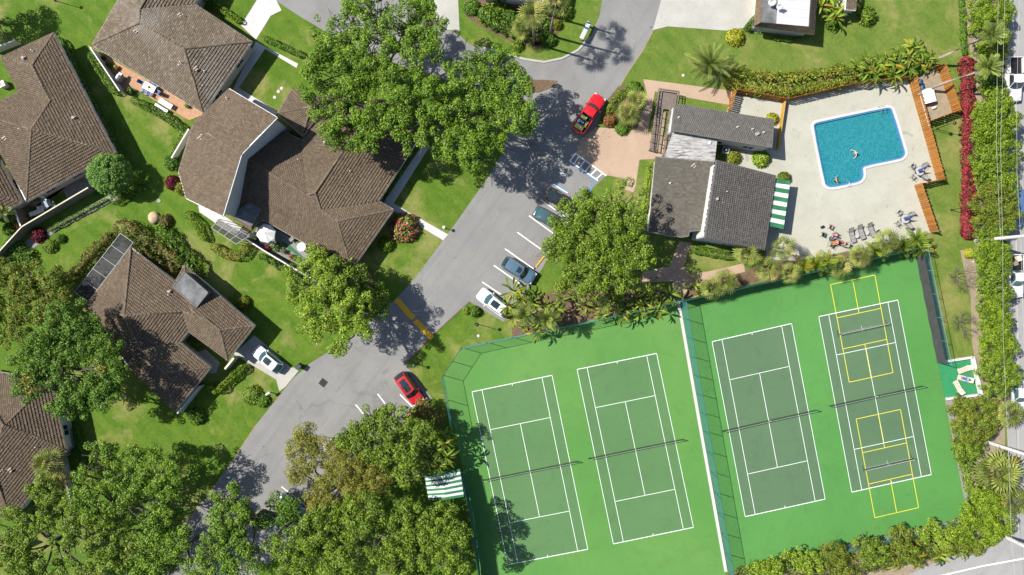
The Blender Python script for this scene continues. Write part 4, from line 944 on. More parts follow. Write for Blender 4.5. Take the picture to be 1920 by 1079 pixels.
garden_wall('white side wall running down from the lower left edge house', [(120, 835), (142, 930)], 1.3, .2, WHITE)
garden_wall('white garden wall running diagonally in the bottom left corner', [(-8, 1046), (66, 1012)], 1.2, .2, WHITE)
# white pergola
t = empty('pergola', at(0, 1000), R(-28), 'white slatted pergola at the lower left edge', 'pergola')
for k in range(5): m = MB(); m.box((-.9+k*.5, 0, 2.5), (.14, 2.6, .16)); m.build('rafter', WHITEP, t)
for y in (-.9, .9): m = MB(); m.box((.1, y, 2.36), (2.6, .12, .12)); m.build('beam', WHITEP, t)
for x in (-1, 1.2):
    for y in (-.9, .9): m = MB(); m.box((x, y, 1.15), (.12, .12, 2.3)); m.build('post', WHITEP, t)
# planter on the clubhouse side
# ---------------------------------------------------------------- vegetation
def norm(a): return a/np.maximum(np.linalg.norm(a, axis=1, keepdims=True), 1e-9)
def leaf_mesh(name, P, N, size, asp, m, droop=.18, T=None):
    n = len(P); N = norm(N); r = rng.normal(size=(n, 3)) if T is None else T
    t = norm(r-N*np.sum(r*N, 1, keepdims=True)); b = np.cross(N, t); s = np.asarray(size).reshape(-1, 1)*np.ones((n, 1))
    V = np.empty((n, 4, 3)); V[:, 0] = P-t*s*.5; V[:, 1] = P+b*s*asp*.5+t*s*.08; V[:, 2] = P+t*s*.5-N*s*droop; V[:, 3] = P-b*s*asp*.5+t*s*.08
    me = bpy.data.meshes.new(name); me.vertices.add(4*n); me.vertices.foreach_set('co', V.reshape(-1).astype(np.float32))
    me.loops.add(4*n); me.loops.foreach_set('vertex_index', np.arange(4*n, dtype=np.int32)); me.polygons.add(n)
    me.polygons.foreach_set('loop_start', np.arange(0, 4*n, 4, dtype=np.int32)); me.polygons.foreach_set('loop_total', np.full(n, 4, dtype=np.int32))
    me.materials.append(m); me.update(); return me
def rdir(n, zmin=-1.):
    z = rng.uniform(zmin, 1, n); a = rng.uniform(0, 2*np.pi, n); q = np.sqrt(np.maximum(0, 1-z*z)); return np.stack([q*np.cos(a), q*np.sin(a), z], 1)
def clump_leaves(C, rc, per, leaf):
    """C (k,3) clump centres, rc (k,), leaves spread over each clump's upper shell"""
    cnt = np.maximum(6, (per*rc*rc).astype(int)); idx = np.repeat(np.arange(len(C)), cnt); n = len(idx)
    d = rdir(n, -.45); rr = rng.uniform(.5, 1.06, n)**.7
    P = C[idx]+d*(rc[idx]*rr)[:, None]*np.array([1, 1, .72]); N = d*.7+np.array([0, 0, .5])+rng.normal(size=(n, 3))*.36
    return P, N, leaf*rng.uniform(.65, 1.3, n)
def crown(lobes, rc0=.72, per=210, leaf=.27, gap=.30, dens=1.05):
    CC = []; RC = []
    for li, (x, y, z, r) in enumerate(lobes):
        n = int(dens*1.55*r*r/(rc0*rc0))+4; d = rdir(n, -.22); f = rng.uniform(.58, 1.04, n)
        c = np.array([x, y, z])+d*(r*f)[:, None]*np.array([1, 1, .62])
        keep = np.ones(n, bool)
        for lj, (x2, y2, z2, r2) in enumerate(lobes):
            if lj != li: keep &= ((c[:, 0]-x2)**2+(c[:, 1]-y2)**2)/(r2*r2)+((c[:, 2]-z2)/(.62*r2))**2 > .38
        c = c[keep]
        nz = np.array([noise.noise(Vector(p)*.42+Vector((3.1, 7.7, 1.3))) for p in c]) if len(c) else np.zeros(0)
        c = c[nz > -gap-.06]; CC.append(c); RC.append(rc0*rng.uniform(.6, 1.35, len(c)))
        ni = n//3; d = rdir(ni, -.2); CC.append(np.array([x, y, z-.12*r])+d*(r*rng.uniform(.1, .62, ni))[:, None]*np.array([1, 1, .6])); RC.append(rc0*rng.uniform(.5, .9, ni))
    C = np.concatenate(CC); rc = np.concatenate(RC)
    P, N, s = clump_leaves(C, rc, per, leaf); return C, P, N, s
def limb(m, a, b, r0, r1, bend=.12, n=5):
    a, b = Vector(a), Vector(b); L = (b-a).length; off = Vector((random.uniform(-1, 1), random.uniform(-1, 1), random.uniform(-.3, .8)))*L*bend
    m.tube([a.lerp(b, k/n)+off*math.sin(math.pi*k/n) for k in range(n+1)], [r0+(r1-r0)*k/n for k in range(n+1)], 5, False)
def tree(name, label, lobes, H, m, base=None, group=None, leaf=.215, per=300, gap=.30, rc=.6, trunk=.26, bark=None, dens=1.3, hv=.8, cat='tree', flat=.6):
    L = []
    for (px, py, rp) in lobes:
        zt = H+random.uniform(-hv, hv)*.6; z = zt-rp/PPM*flat*.85; p = at(px, py, z+.3); L.append((p.x, p.y, z, rp/PPM*(CAMH-z)/CAMH))
    bx = at(*base) if base else Vector((sum(l[0] for l in L)/len(L), sum(l[1] for l in L)/len(L), 0))
    e = empty(name, bx, 0, label, cat, group); o = np.array(bx)
    C, P, N, s = crown([(l[0]-bx.x, l[1]-bx.y, l[2], l[3]) for l in L], rc, per, leaf, gap, dens)
    link('crown', leaf_mesh('crown', P, N, s, .62, m), e)
    mb = MB(); zm = min(l[2] for l in L); fork = Vector((0, 0, max(.5, zm*.45)))
    mb.tube([(0, 0, -.1), (.05, 0, fork.z*.4), fork], [trunk*1.35, trunk, trunk*.85], 8, False)
    for (x, y, z, r) in L:
        t = Vector((x-bx.x, y-bx.y, z-.15*r)); limb(mb, fork, t, trunk*.6, trunk*.28)
        for k in range(11):
            d = rdir(1, -.1)[0]; tip = t+Vector((d[0]*r*.97, d[1]*r*.97, d[2]*r*.60)); limb(mb, t.lerp(fork, random.uniform(0, .3)), tip, trunk*.26, .025, .15)
    mb.build('trunk', bark or BARK, e, smooth=True)
    return e
OAKG = 'broad oaks over the road'
tree('oak_tree', 'big broad oak crown at the top centre over the side road', [(640, 55, 55), (700, 35, 68), (765, 45, 62), (805, 40, 38), (690, 105, 58), (625, 110, 50), (590, 155, 42), (640, 160, 50), (735, 125, 52), (790, 100, 42)], 11.5, L_OAK, (735, 150), OAKG, gap=-.02)
tree('oak_tree', 'oak crown over the upper end of the duplex roof', [(620, 215, 38), (655, 235, 50), (612, 255, 26), (690, 215, 46), (655, 200, 40), (690, 255, 30)], 10.5, L_OAK, (690, 215), OAKG)
tree('oak_tree', 'wide oak crown whose shadow falls beside the red pickup', [(880, 150, 56), (930, 130, 46), (960, 180, 46), (900, 220, 66), (830, 190, 54), (775, 205, 44), (850, 262, 50), (958, 240, 42), (785, 252, 40), (885, 285, 38), (740, 232, 36), (985, 215, 24), (748, 190, 36)], 11, L_OAK, (880, 235), OAKG, gap=.10)
tree('oak_tree', 'parking lot oak covering the parked cars beside the clubhouse', [(1110, 400, 56), (1165, 385, 46), (1140, 450, 70), (1080, 450, 42), (1062, 412, 30), (1185, 440, 42), (1110, 510, 52), (1158, 498, 48), (1060, 480, 34), (1203, 480, 32), (1080, 530, 34), (1040, 470, 22)], 9.5, L_OAK2, (1130, 470), OAKG, gap=.10)
tree('street_tree', 'light green street tree beside the yellow speed humps', [(590, 520, 46), (612, 560, 56), (570, 500, 30), (650, 580, 50), (600, 606, 42), (632, 648, 20), (562, 545, 30), (690, 620, 22), (640, 535, 34)], 9.5, L_LIME, (690, 590), gap=.03)
tree('shade_tree', 'darker bushy tree behind the light green street tree at the duplex corner', [(680, 540, 38), (662, 512, 26), (692, 575, 34), (640, 505, 22)], 6.2, L_OAK2, gap=.3)
tree('patio_tree', 'small light green tree over the end of the umbrella patio', [(590, 480, 20), (612, 492, 22), (575, 500, 18), (632, 505, 16)], 4.6, L_LIME, gap=.3, trunk=.12)
tree('feathery_tree', 'large deep green tree at the left edge shading the lower left house', [(145, 630, 50), (180, 655, 50), (112, 680, 56), (172, 712, 56), (92, 640, 46), (62, 690, 42), (132, 752, 42), (204, 700, 28), (122, 600, 40), (50, 725, 34), (195, 745, 24)], 10, L_DARK, (140, 690), gap=.3)
tree('feathery_tree', 'yellow tinged branch mass inside the large left tree', [(48, 718, 16), (66, 702, 15), (185, 690, 14)], 9.8, L_YEL, (100, 700), per=120, trunk=.1)
tree('shrub_tree', 'olive brown leafy tree at the left edge above the large dark tree', [(40, 560, 48), (98, 545, 40), (20, 612, 40), (90, 588, 32), (55, 525, 30), (10, 520, 30)], 5.5, L_WARM, gap=.35)
tree('oak_tree', 'oak at the lower left casting its shadow on the lawn', [(190, 868, 44), (248, 878, 50), (300, 886, 40), (232, 930, 54), (172, 918, 42), (312, 938, 40), (280, 978, 50)], 9, L_OAK, (240, 930), gap=.06)
tree('oak_tree', 'oak in the bottom left corner beside the white pergola', [(72, 930, 44), (112, 952, 50), (62, 990, 40), (132, 1010, 46), (188, 1000, 50), (232, 1032, 40), (40, 1060, 36), (112, 1068, 42), (18, 1035, 34), (70, 1085, 36), (158, 1070, 32), (30, 960, 26)], 8.5, L_OAK2, (130, 1000), gap=.08)
tree('oak_tree', 'oak at the bottom edge left of the road end', [(300, 1040, 46), (268, 1075, 40), (340, 1018, 32), (372, 1058, 32)], 8, L_OAK, gap=.24)
tree('oak_tree', 'oak overhanging the bottom end of the road', [(430, 938, 32), (420, 985, 38), (458, 968, 38), (402, 1040, 42), (462, 1042, 52), (520, 1012, 40)], 9, L_OAK, gap=.08)
tree('oak_tree', 'oak leaves over the pale car at the bottom', [(515, 950, 20), (535, 970, 24), (490, 975, 18), (545, 945, 12)], 6.5, L_DARK, (560, 1000), trunk=.15)
tree('oak_tree', 'dense oak at the bottom between the road and the shade cover', [(622, 990, 50), (562, 1050, 50), (680, 968, 44), (640, 1050, 52), (590, 1002, 42), (722, 1010, 50)], 9.5, L_OAK2, gap=.32)
tree('oak_tree', 'dense oak at the bottom beside the windscreen fence', [(770, 982, 44), (822, 984, 42), (848, 1008, 32), (790, 1030, 50), (740, 1060, 46), (848, 1058, 34)], 9, L_OAK2, gap=.32)
tree('gold_tree', 'thin golden olive tree over the bottom parking bays', [(578, 850, 40), (560, 885, 22), (640, 912, 50), (600, 932, 30), (690, 898, 42), (575, 820, 24), (632, 852, 26), (655, 870, 26)], 7, L_YEL, (640, 905), gap=.45, per=400, leaf=.16, dens=1.6)
tree('bay_tree', 'green tree between the red car and the striped shade cover', [(692, 830, 40), (742, 792, 40), (742, 850, 46), (702, 784, 26), (662, 820, 30), (762, 885, 32), (790, 820, 30)], 7.5, L_OAK2, (735, 830), gap=.28)
tree('bronze_shrub', 'dark bronze shrub beside the red car and the court fence', [(795, 765, 16), (812, 785, 18), (780, 775, 12)], 2.6, L_BROWN, trunk=.08)
tree('oak_tree', 'oak beyond the top left edge shading the lawn corner', [(-60, -5, 40), (-85, 20, 40)], 6.5, L_OAK)
# --- hedge trees along the right street
RS = [('topmost, above the two leaning palms', [(1850, 8, 34), (1848, 45, 34), (1865, 28, 26)], 4.5, L_HEDGEL), ('behind the leaning palms', [(1850, 100, 26), (1862, 82, 22)], 3.6, L_HEDGEL), ('dark gap filler beside the white truck', [(1855, 165, 22), (1850, 150, 18)], 3.2, L_DARK),
      ('directly below the white truck', [(1858, 200, 32), (1866, 225, 36), (1848, 230, 28)], 4.8, L_HEDGEL), ('beside the middle of the red hedge', [(1852, 262, 30), (1866, 285, 36), (1846, 300, 26)], 4.2, L_OAK2), ('beside the lower red hedge', [(1852, 328, 30), (1866, 345, 30)], 4.2, L_LIME),
      ('beside the half hidden blue van', [(1850, 375, 30), (1868, 395, 32), (1850, 410, 28)], 4.4, L_WARM), ('just above the concrete pole', [(1852, 435, 24), (1872, 420, 22)], 4, L_OAK2), ('just below the concrete pole', [(1858, 470, 28), (1838, 478, 16)], 4, L_LIME),
      ('beside the white pickup with open bed', [(1862, 505, 26), (1850, 530, 24), (1872, 545, 20)], 4.2, L_OAK2), ('beside the bare shrubs', [(1858, 570, 28), (1860, 600, 28)], 4.2, L_HEDGEL), ('above the seating pad', [(1862, 635, 26), (1866, 655, 30)], 4.2, L_LIME),
      ('right of the seating pad', [(1864, 690, 32), (1880, 705, 26), (1862, 722, 24)], 4.6, L_OAK2), ('below the seating pad', [(1808, 775, 28), (1832, 790, 34), (1815, 812, 26), (1850, 770, 22)], 3.8, L_WARM),
      ('beside the lower leaning pole', [(1812, 845, 20), (1825, 835, 20)], 3.2, L_OAK2), ('right of the bottom court corner', [(1855, 940, 26), (1878, 920, 24), (1870, 975, 30)], 3.8, L_LIME), ('at the bottom right corner of the courts', [(1830, 970, 28), (1808, 1000, 26), (1855, 1000, 22)], 3.4, L_LIME)]
RS = [(lb, [(x+7 if y < 740 else x, y, r*1.13) for x, y, r in lobes], H, {L_HEDGEL.name: L_STREET, L_LIME.name: L_STREET}.get(m.name, m)) for lb, lobes, H, m in RS]
for lb, lobes, H, m in RS: tree('hedge_tree', 'leafy hedge tree along the right street, '+lb, lobes, H, m, group='hedge trees along the right street', rc=.45, per=470, leaf=.18, gap=.6, trunk=.1, dens=1.45, cat='hedge')
for i, (lb, lobes, m) in enumerate([('first from the dividing fence', [(1420, 1072, 20), (1450, 1066, 20)], L_LIME), ('second from the dividing fence', [(1490, 1050, 22), (1520, 1058, 26)], L_LIME), ('with reddish leaves', [(1560, 1040, 24), (1580, 1062, 24)], L_WARM), ('dark one in the middle', [(1620, 1022, 20), (1645, 1040, 26)], L_OAK2),
                                    ('broad leaved, left of the corner', [(1690, 1012, 24), (1700, 1040, 26)], L_WARM), ('by the far corner', [(1745, 1000, 22), (1770, 1015, 24)], L_LIME), ('nearest the bottom right road', [(1800, 1030, 22), (1840, 1025, 18)], L_WARM)]):
    tree('bottom_bush', 'bush below the bottom court fence, '+lb, lobes, 2.8, m, group='bushes below the bottom court fence', rc=.45, per=420, leaf=.19, gap=.3, trunk=.07, dens=1.1, cat='bush')
# --- bushes: unit shapes
def unit_bush(m, leaf=.2, n=1500, zmin=-.1, lump=.22):
    d = rdir(n, zmin); k = np.array([1+lump*noise.noise(Vector(p)*2.3+Vector((random.random(), 0, 0))) for p in d]); P = d*(k*rng.uniform(.72, 1.03, n))[:, None]*np.array([1, 1, .9]); P[:, 2] = np.maximum(P[:, 2], 0.02)
    return leaf_mesh('foliage', P, d+rng.normal(size=(n, 3))*.45+np.array([0, 0, .3]), leaf*rng.uniform(.7, 1.3, n), .6, m)
stemb = MB()
for k in range(7): a = k*.9; stemb.tube([(0, 0, 0), (.3*math.cos(a), .3*math.sin(a), .35), (.62*math.cos(a), .62*math.sin(a), .6)], [.05, .035, .01], 5, False)
STEM = stemb.mesh('stems', BARK)
e = empty('round_tree', at(229, 333), 0, 'neatly rounded bright green tree beside the left house', 'tree'); m = MB(); m.tube([(0, 0, -.1), (.03, 0, 1.2), (0, 0, 2.6)], [.17, .13, .1], 8, False)
for a in range(6): limb(m, (0, 0, 1.6), (1.6*math.cos(a*1.05), 1.6*math.sin(a*1.05), 3.2), .07, .02)
m.build('trunk', BARK, e, smooth=True); C = rdir(420, -.55)*np.array([2.5, 2.5, 2.0])*rng.uniform(.9, 1.03, (420, 1))+np.array([0, 0, 2.7]); P, N, s_ = clump_leaves(C, rng.uniform(.24, .4, 420), 420, .17); link('crown', leaf_mesh('crown', P, N, s_, .62, L_ROUND), e)
UB = {}
def bush(label, px, py, rpx, h, m, name='bush', group=None, leaf=.2, n=1500, asp=1., rz=None, cat='bush'):
    key = (m.name, leaf, n)
    if key not in UB: UB[key] = unit_bush(m, leaf, n)
    r = rpx/PPM; c_ = at(px, py, h*.6); e = empty(name, (c_.x, c_.y, 0), rz if rz is not None else random.uniform(0, 6), label, cat, group)
    link('foliage', UB[key], e, scale=(r*asp, r, h)); link('stems', STEM, e, scale=(r*.9*asp, r*.9, h)); return e
def hedge(label, pts, wpx, h, m, leaf=.17, dens=130, name='hedge', rough=.12, group=None, twig=True, asp=.6, cat='hedge', long=False):
    P = [at(*p, h*.6) for p in pts]; P = [Vector((p.x, p.y, 0)) for p in P]; o = P[0]; P = [p-o for p in P]; e = empty(name, o, 0, label, cat, group); W = wpx/PPM
    seg = [(b-a).length for a, b in zip(P[:-1], P[1:])]; L = sum(seg); per = W+1.7*h; n = int(L*per*dens)
    s = rng.uniform(-.25*W, L+.25*W, n); cum = np.concatenate([[0], np.cumsum(seg)]); th = rng.uniform(0, np.pi, n)
    idx = np.clip(np.searchsorted(cum, s)-1, 0, len(seg)-1); A = np.array([[p.x, p.y, 0] for p in P]); D = np.array([((b-a)/l)[:] for a, b, l in zip(P[:-1], P[1:], seg)])
    c = A[idx]+D[idx]*(s-cum[idx])[:, None]; nr = np.stack([-D[idx][:, 1], D[idx][:, 0], 0*s], 1)
    end = np.clip(np.minimum(s+.3*W, L+.3*W-s)/(.55*W), .15, 1)**.5
    cx = np.sign(np.cos(th))*np.abs(np.cos(th))**.55*W/2*end; cz = np.abs(np.sin(th))**.5*h
    k = 1+rough*np.array([noise.noise(Vector((a, b, z))*1.3) for a, b, z in zip(c[:, 0]+cx, c[:, 1], cz)])*2; k *= rng.uniform(.86, 1.04, n)
    pos = c+nr*(cx*k)[:, None]; pos[:, 2] = np.maximum(.03, cz*k*(.75+.25*end)); Nn = nr*np.cos(th)[:, None]+np.array([0, 0, 1])*np.sin(th)[:, None]+rng.normal(size=(n, 3))*.45
    link('foliage', leaf_mesh('foliage', pos, Nn, leaf*rng.uniform(.7, 1.3, n), asp, m), e)
    if twig:
        mb = MB(); mb2 = []
        for a, b in zip(P[:-1], P[1:]):
            for j in range(int((b-a).length/.45)+1):
                q = a.lerp(b, random.random()); x = D[0]; off = Vector((random.uniform(-1, 1), random.uniform(-1, 1), 0))*W*.33
                mb.tube([q, q+off*.5+Vector((0, 0, h*.4)), q+off+Vector((0, 0, h*.85))], [.04, .03, .012], 4, False)
        mb.build('stems', BARK, e, kind='stuff')
    return e
hedge('dark hedge along the right side of the left house', [(112, 74), (150, 150), (190, 225), (224, 288)], 15, .95, L_HEDGE)
hedge('hedge outside the white privacy screen of the terracotta patio', [(172, 102), (190, 135), (215, 172)], 17, 1.1, L_HEDGE)
hedge('leafy hedge along the lower edge of the terracotta patio', [(250, 188), (290, 208), (320, 225), (342, 243)], 16, 1.0, L_HEDGE)
hedge('bright clipped hedge at the top left driveway', [(403, 10), (425, 24), (450, 40)], 13, .8, L_HEDGEL)
hedge('low hedge between the top driveway and the white footpath', [(497, 72), (525, 85), (565, 103)], 13, .7, L_HEDGE)
hedge('dark hedge at the top beside the first driveway', [(385, -5), (400, 8)], 16, 1.0, L_HEDGE)
hedge('thin low hedge in front of the long tan garden wall', [(92, 432), (130, 412), (170, 390), (200, 375)], 8, .6, L_HEDGE)
hedge('hedge curving under the round tree', [(212, 378), (240, 362), (266, 342)], 19, 1.0, L_HEDGE)
hedge('bronze green shrub bank above the lower left house', [(228, 425), (262, 450), (300, 480), (335, 497)], 42, 1.9, L_BROWN, .22, 90, rough=.25)
hedge('dark green shrub bank on the lawn side of the bronze shrubs', [(300, 430), (335, 470), (372, 505)], 28, 1.4, L_DARK, .22, 100, rough=.25)
hedge('bronze shrub strip along the dark screened porch', [(130, 525), (165, 480), (205, 440)], 17, 1.2, L_BROWN, .2, 100, rough=.25)
hedge('bright green hedge curving beside the small screened cage', [(352, 400), (372, 420), (384, 448)], 17, 1.0, L_HEDGEL)
hedge('rounded hedge below the small screened cage', [(400, 462), (425, 478), (450, 480), (465, 462)], 19, 1.1, L_CROT, .16)
hedge('clipped hedge between the lower left house walk and the drive', [(458, 688), (430, 712), (408, 734), (392, 728)], 14, 1.2, L_HEDGEL)
hedge('croton hedge with red and yellow leaves along the top pool fence', [(1372, 146), (1420, 156), (1480, 160), (1540, 150), (1592, 142)], 44, 1.7, L_CROT, .24, 95, rough=.2)
hedge('croton hedge below the date palm', [(1362, 148), (1366, 160)], 18, 1.1, L_CROT, .2, 95, rough=.2)
hedge('bright clipped hedge at the road beside the pink plaza', [(1143, 208), (1156, 188), (1170, 172)], 19, .9, L_HEDGEL)
hedge('dark hedge along the front wall of the clubhouse', [(1302, 468), (1335, 474), (1375, 480)], 18, .9, L_HEDGE)
hedge('yellow green hedge strip along the left side of the clubhouse', [(1222, 308), (1214, 345), (1208, 395)], 14, .9, L_LIME)
hedge('tall red leaved hedge row along the right lawn', [(1812, 112), (1816, 200), (1818, 300), (1816, 380), (1816, 442)], 22, 1.2, L_RED, .30, 120, rough=.3, asp=.35)
hedge('low green hedge above the red hedge row', [(1804, -10), (1806, 50), (1808, 100)], 9, .7, L_HEDGE)
hedge('low hedge under the tile skirt of the top right house', [(1450, 70), (1480, 75), (1515, 70)], 9, .6, L_HEDGE)
hedge('slim tall hedge at the left corner of the top right house', [(1398, 52), (1412, 36), (1425, 22)], 7, 1.6, L_HEDGE)
hedge('leafy planting under the trees left of the lower left house porch', [(20, 505), (60, 480), (30, 470), (5, 488)], 24, 1.0, L_HEDGE, .22, 90, rough=.3)
hedge('planting strip outside the umbrella patio wall', [(490, 480), (530, 505), (570, 530)], 12, .9, L_DARK, .2, 110, rough=.3)
hedge('shrubs along the road side wall of the duplex', [(775, 285), (750, 325), (722, 370)], 6, .6, L_DARK)
hedge('leafy strip along the cream patio wall of the duplex', [(325, 288), (350, 240)], 14, .9, L_OAK2, .2)
hedge('flower bed shrubs at the top centre under the palms', [(905, 22), (940, 45), (985, 68), (1010, 62), (1025, 40)], 30, 1.0, L_HEDGE, .24, 90, rough=.35)
hedge('shaded shrub bed along the bottom of the lower left edge house', [(142, 800), (150, 850), (160, 880)], 14, .9, L_DARK)
hedge('dense mixed shrub belt filling the ground below the bottom court fence', [(1385, 1092), (1480, 1072), (1580, 1056), (1680, 1038), (1790, 1014)], 46, 1.7, L_WARM, .2, 110, rough=.35)
hedge('dense shrub belt right of the bottom court corner', [(1800, 830), (1818, 880), (1832, 940), (1840, 985)], 26, 1.3, L_OAK2, .2, 110, rough=.35)
L_PALMB = L_LIME
BS = [('dark red bush at the end of the tan garden wall', 68, 441, 15, 1.1, L_RED2), ('burgundy bush beside the shed wing of the duplex', 320, 342, 14, 1.1, L_RED2), ('yellow croton bush beside the burgundy bush', 338, 352, 13, 1.0, L_CROT), ('dark green bush above the burgundy bush', 320, 305, 15, 1.1, L_DARK),
      ('bush beside the pale boulder on the lawn', 308, 414, 13, 1.1, L_BROWN), ('golden ball bush on the lawn by the white car drive', 453, 568, 14, 1.2, L_CROT), ('round dark bush at the front of the lower left house', 366, 782, 17, 1.3, L_DARK), ('leafy bush beside the white drive on the lower lawn', 472, 742, 19, .9, L_OAK2), ('small dark bush at the lamp by the white drive', 492, 752, 14, .8, L_DARK),
      ('round bush with pink flowers at the duplex corner', 757, 426, 28, 1.9, L_BOUG), ('clipped golden bush next to the pink flowering bush', 723, 458, 15, 1.2, L_HEDGEL), ('yellow bush at the top right driveway corner', 1381, 68, 17, 1.2, L_GOLD), ('round dark bush beside the plaza palms', 1190, 166, 15, 1.1, L_DARK), ('red croton bush beside the red pickup', 1145, 224, 14, 1.0, L_REDCR),
      ('dark leafy bush at the lower end of the plaza bed', 1168, 240, 14, .8, L_HEDGE), ('round croton bush behind the clubhouse', 1378, 294, 14, 1.1, L_CROT), ('leafy bush at the clubhouse corner by the deck', 1430, 297, 17, 1.2, L_LIME), ('small bush next to the yellow timber screen', 1450, 222, 12, 1.0, L_GOLD), ('dark hedge bush at the end of the striped awning', 1472, 334, 13, 1.1, L_WARM),
      ('red flowering bush left in the top centre bed', 986, 68, 9, .8, L_RED), ('red flowering bush right in the top centre bed', 1008, 75, 8, .7, L_RED2), ('yellow and pink shrub under the top centre palms', 1045, 45, 10, .9, L_CROT), ('leafy bush at the top edge of the centre bed', 915, 25, 20, 1.3, L_OAK2), ('spiky green bush left of the top centre palms', 935, 12, 17, 1.2, L_PALMB), ('low green bush in the middle of the top centre bed', 955, 30, 18, 1.1, L_HEDGE), ('bushy shrub at the right of the top centre bed', 1060, 20, 16, 1.2, L_OAK2), ('dark bush at the left tip of the top centre bed', 885, 12, 16, 1.0, L_DARK), ('green mound in front of the top centre palms', 970, 85, 12, .8, L_OAK2), ('bush under the lawn edge of the top centre bed', 1030, 72, 15, 1.1, L_HEDGE),
      ('dark bush in the grass island near the white sedan', 891, 585, 11, 1.1, L_DARK), ('small leafy bush next to the dark island bush', 875, 583, 8, .7, L_LIME), ('round shrub with bare centre at the top right lawn', 1630, 28, 18, 1.4, L_OAK2), ('shrub below the leafy plants by the top right shed', 1565, 40, 16, 1.0, L_DARK), ('red shrub by the top right house wall', 1562, 48, 6, .7, L_RED2),
      ('small shrub on the lawn below the dark red bush', 112, 448, 9, .8, L_HEDGE), ('leafy shrub on the lower edge of the left lawn', 92, 462, 14, .8, L_OAK2), ('left shrub bank by the garden wall', 20, 462, 20, 1.2, L_HEDGE), ('dark shrub by the wing courtyard of the lower left house', 420, 655, 12, .8, L_DARK), ('red stemmed bush in the palm garden at the left edge', 30, 420, 8, .8, L_REDCR),
      ('low bush beside the palm garden at the left edge', 12, 430, 12, .8, L_HEDGE), ('bush between the palms beside the bottom left house', 118, 905, 15, 1.0, L_HEDGE), ('yellow shrub under the pool side of the concrete pole', 1822, 475, 10, 1.0, L_GOLD), ('orange tipped plant at the right edge below the fan palm', 1908, 865, 8, 1.0, L_REDCR)]
for lb, px, py, r, h, m in BS: bush(lb, px, py, r, h, m)
# boulder on the lawn
t = MB(); t.lathe([(0, -.2), (.8, -.1), (.85, .25), (.6, .55), (.25, .68), (0, .7)], 11); me = t.mesh('boulder', simple('pale_boulder', (.30, .23, .14), (.38, .31, .2), 2, .9, bump=.5), True)
for v in me.vertices: v.co *= 1+.22*noise.noise(v.co*1.8)
tag(link('boulder', me, None, at(291, 409), (0, 0, .5), .95), 'pale tan boulder on the left lawn', 'boulder')
# --- palms
def fan_frond():
    m = MB(); m.tube([(0, 0, 0), (.45, 0, .1), (.95, 0, .06)], [.024, .018, .013], 4, False); n = 13
    for k in range(n):
        a = R(-125+250*k/(n-1)); L = .98*(1-.25*abs(k/(n-1)*2-1)**2); dx, dy = math.cos(a), math.sin(a); c = Vector((.95, 0, .06)); w_ = .058
        p1 = c+Vector((dx*L*.55, dy*L*.55, .05)); p2 = c+Vector((dx*L, dy*L, -.22)); nrm_ = Vector((-dy, dx, 0))*w_
        m.add([c, p1+nrm_, p2, p1-nrm_], [(0, 3, 2, 1)])
    return m.mesh('frond', L_FAN)
def feather_frond(L=2.9, nl=30, ll=.42, m_=None, arch=.9, wd=.035):
    m = MB(); C = [Vector((L*u*(1-.12*u), 0, arch*(u-1.25*u*u)*.9)) for u in np.linspace(0, 1, 12)]; m.tube(C, [.035*(1-.85*u) for u in np.linspace(0, 1, 12)], 4, False)
    for k in range(nl):
        u = .12+.88*k/nl; i = min(10, int(u*11)); c = C[i].lerp(C[i+1], u*11-i); d = (C[i+1]-C[i]).normalized(); l = ll*(math.sin(math.pi*min(1, u*.85+.12))**.6)
        for s_ in (-1, 1):
            tip = c+d*l*.55+Vector((0, s_*l*.85, -.12*l+.05*random.random())); mid = c.lerp(tip, .45)+Vector((0, 0, .04)); w_ = d*wd; m.add([c, mid+w_, tip, mid-w_], [(0, 1, 2, 3)])
    return m.mesh('frond', m_ or L_PALM)
def paddle_leaf():
    m = MB(); m.tube([(0, 0, 0), (.12, 0, .45), (.35, 0, .8)], [.035, .03, .022], 5, False); P = []
    for i in range(7):
        u = i/6; x = .35+1.25*u; z = .8+.28*math.sin(u*2.2)-.45*u*u; w_ = .135*math.sin(math.pi*(.06+.92*u))**.6
        P.append([(x, -w_, z+.07*w_/.24), (x, -w_*.5, z+.01), (x, 0, z-.03), (x, w_*.5, z+.01), (x, w_, z+.07*w_/.24)])
    m.grid(P); return m.mesh('leaf', L_BIRD, True)
FAN = [fan_frond()]; FEA = feather_frond(3.0, 36, .30, None, .9, .03); FEA2 = feather_frond(1.9, 22, .42, L_BIRD, .8); PAD = paddle_leaf(); FEA3 = feather_frond(2.2, 26, .5, L_PALM, .9)
def palm(name, label, px, py, h, kind='fan', n=24, s=1., lean=(0, 0), group=None, tr=.14):
    """px,py: where the crown shows; h: crown height; lean: ground offset of the base in metres"""
    c = at(px, py, h); bs = Vector((c.x-lean[0], c.y-lean[1], 0)); e = empty(name, bs, 0, label, 'palm', group); top = c-bs; m = MB()
    m.tube([(0, 0, -.05), top*.35+Vector((0, 0, .12*h)), top*.7+Vector((0, 0, .08*h)), top], [tr*1.3, tr, tr*.9, tr*.8], 8); m.build('trunk', PBARK, e, smooth=True)
    me = {'fan': FAN[0], 'feather': FEA, 'small': FEA2, 'mid': FEA3}[kind]
    for k in range(n):
        el = R(78-118*(k/n)**.9+random.uniform(-8, 8)) if kind == 'fan' else R(72-85*(k/n)+random.uniform(-7, 7)); az = k*2.39996+random.uniform(-.2, .2)
        link('frond', me, e, top+Vector((0, 0, .05)), (random.uniform(-.25, .25), -el, az), s*random.uniform(.85, 1.12))
    return e
palm('date_palm', 'large date palm on the lawn above the croton hedge', 1330, 122, 2.4, 'feather', 36, 1.25, tr=.3)
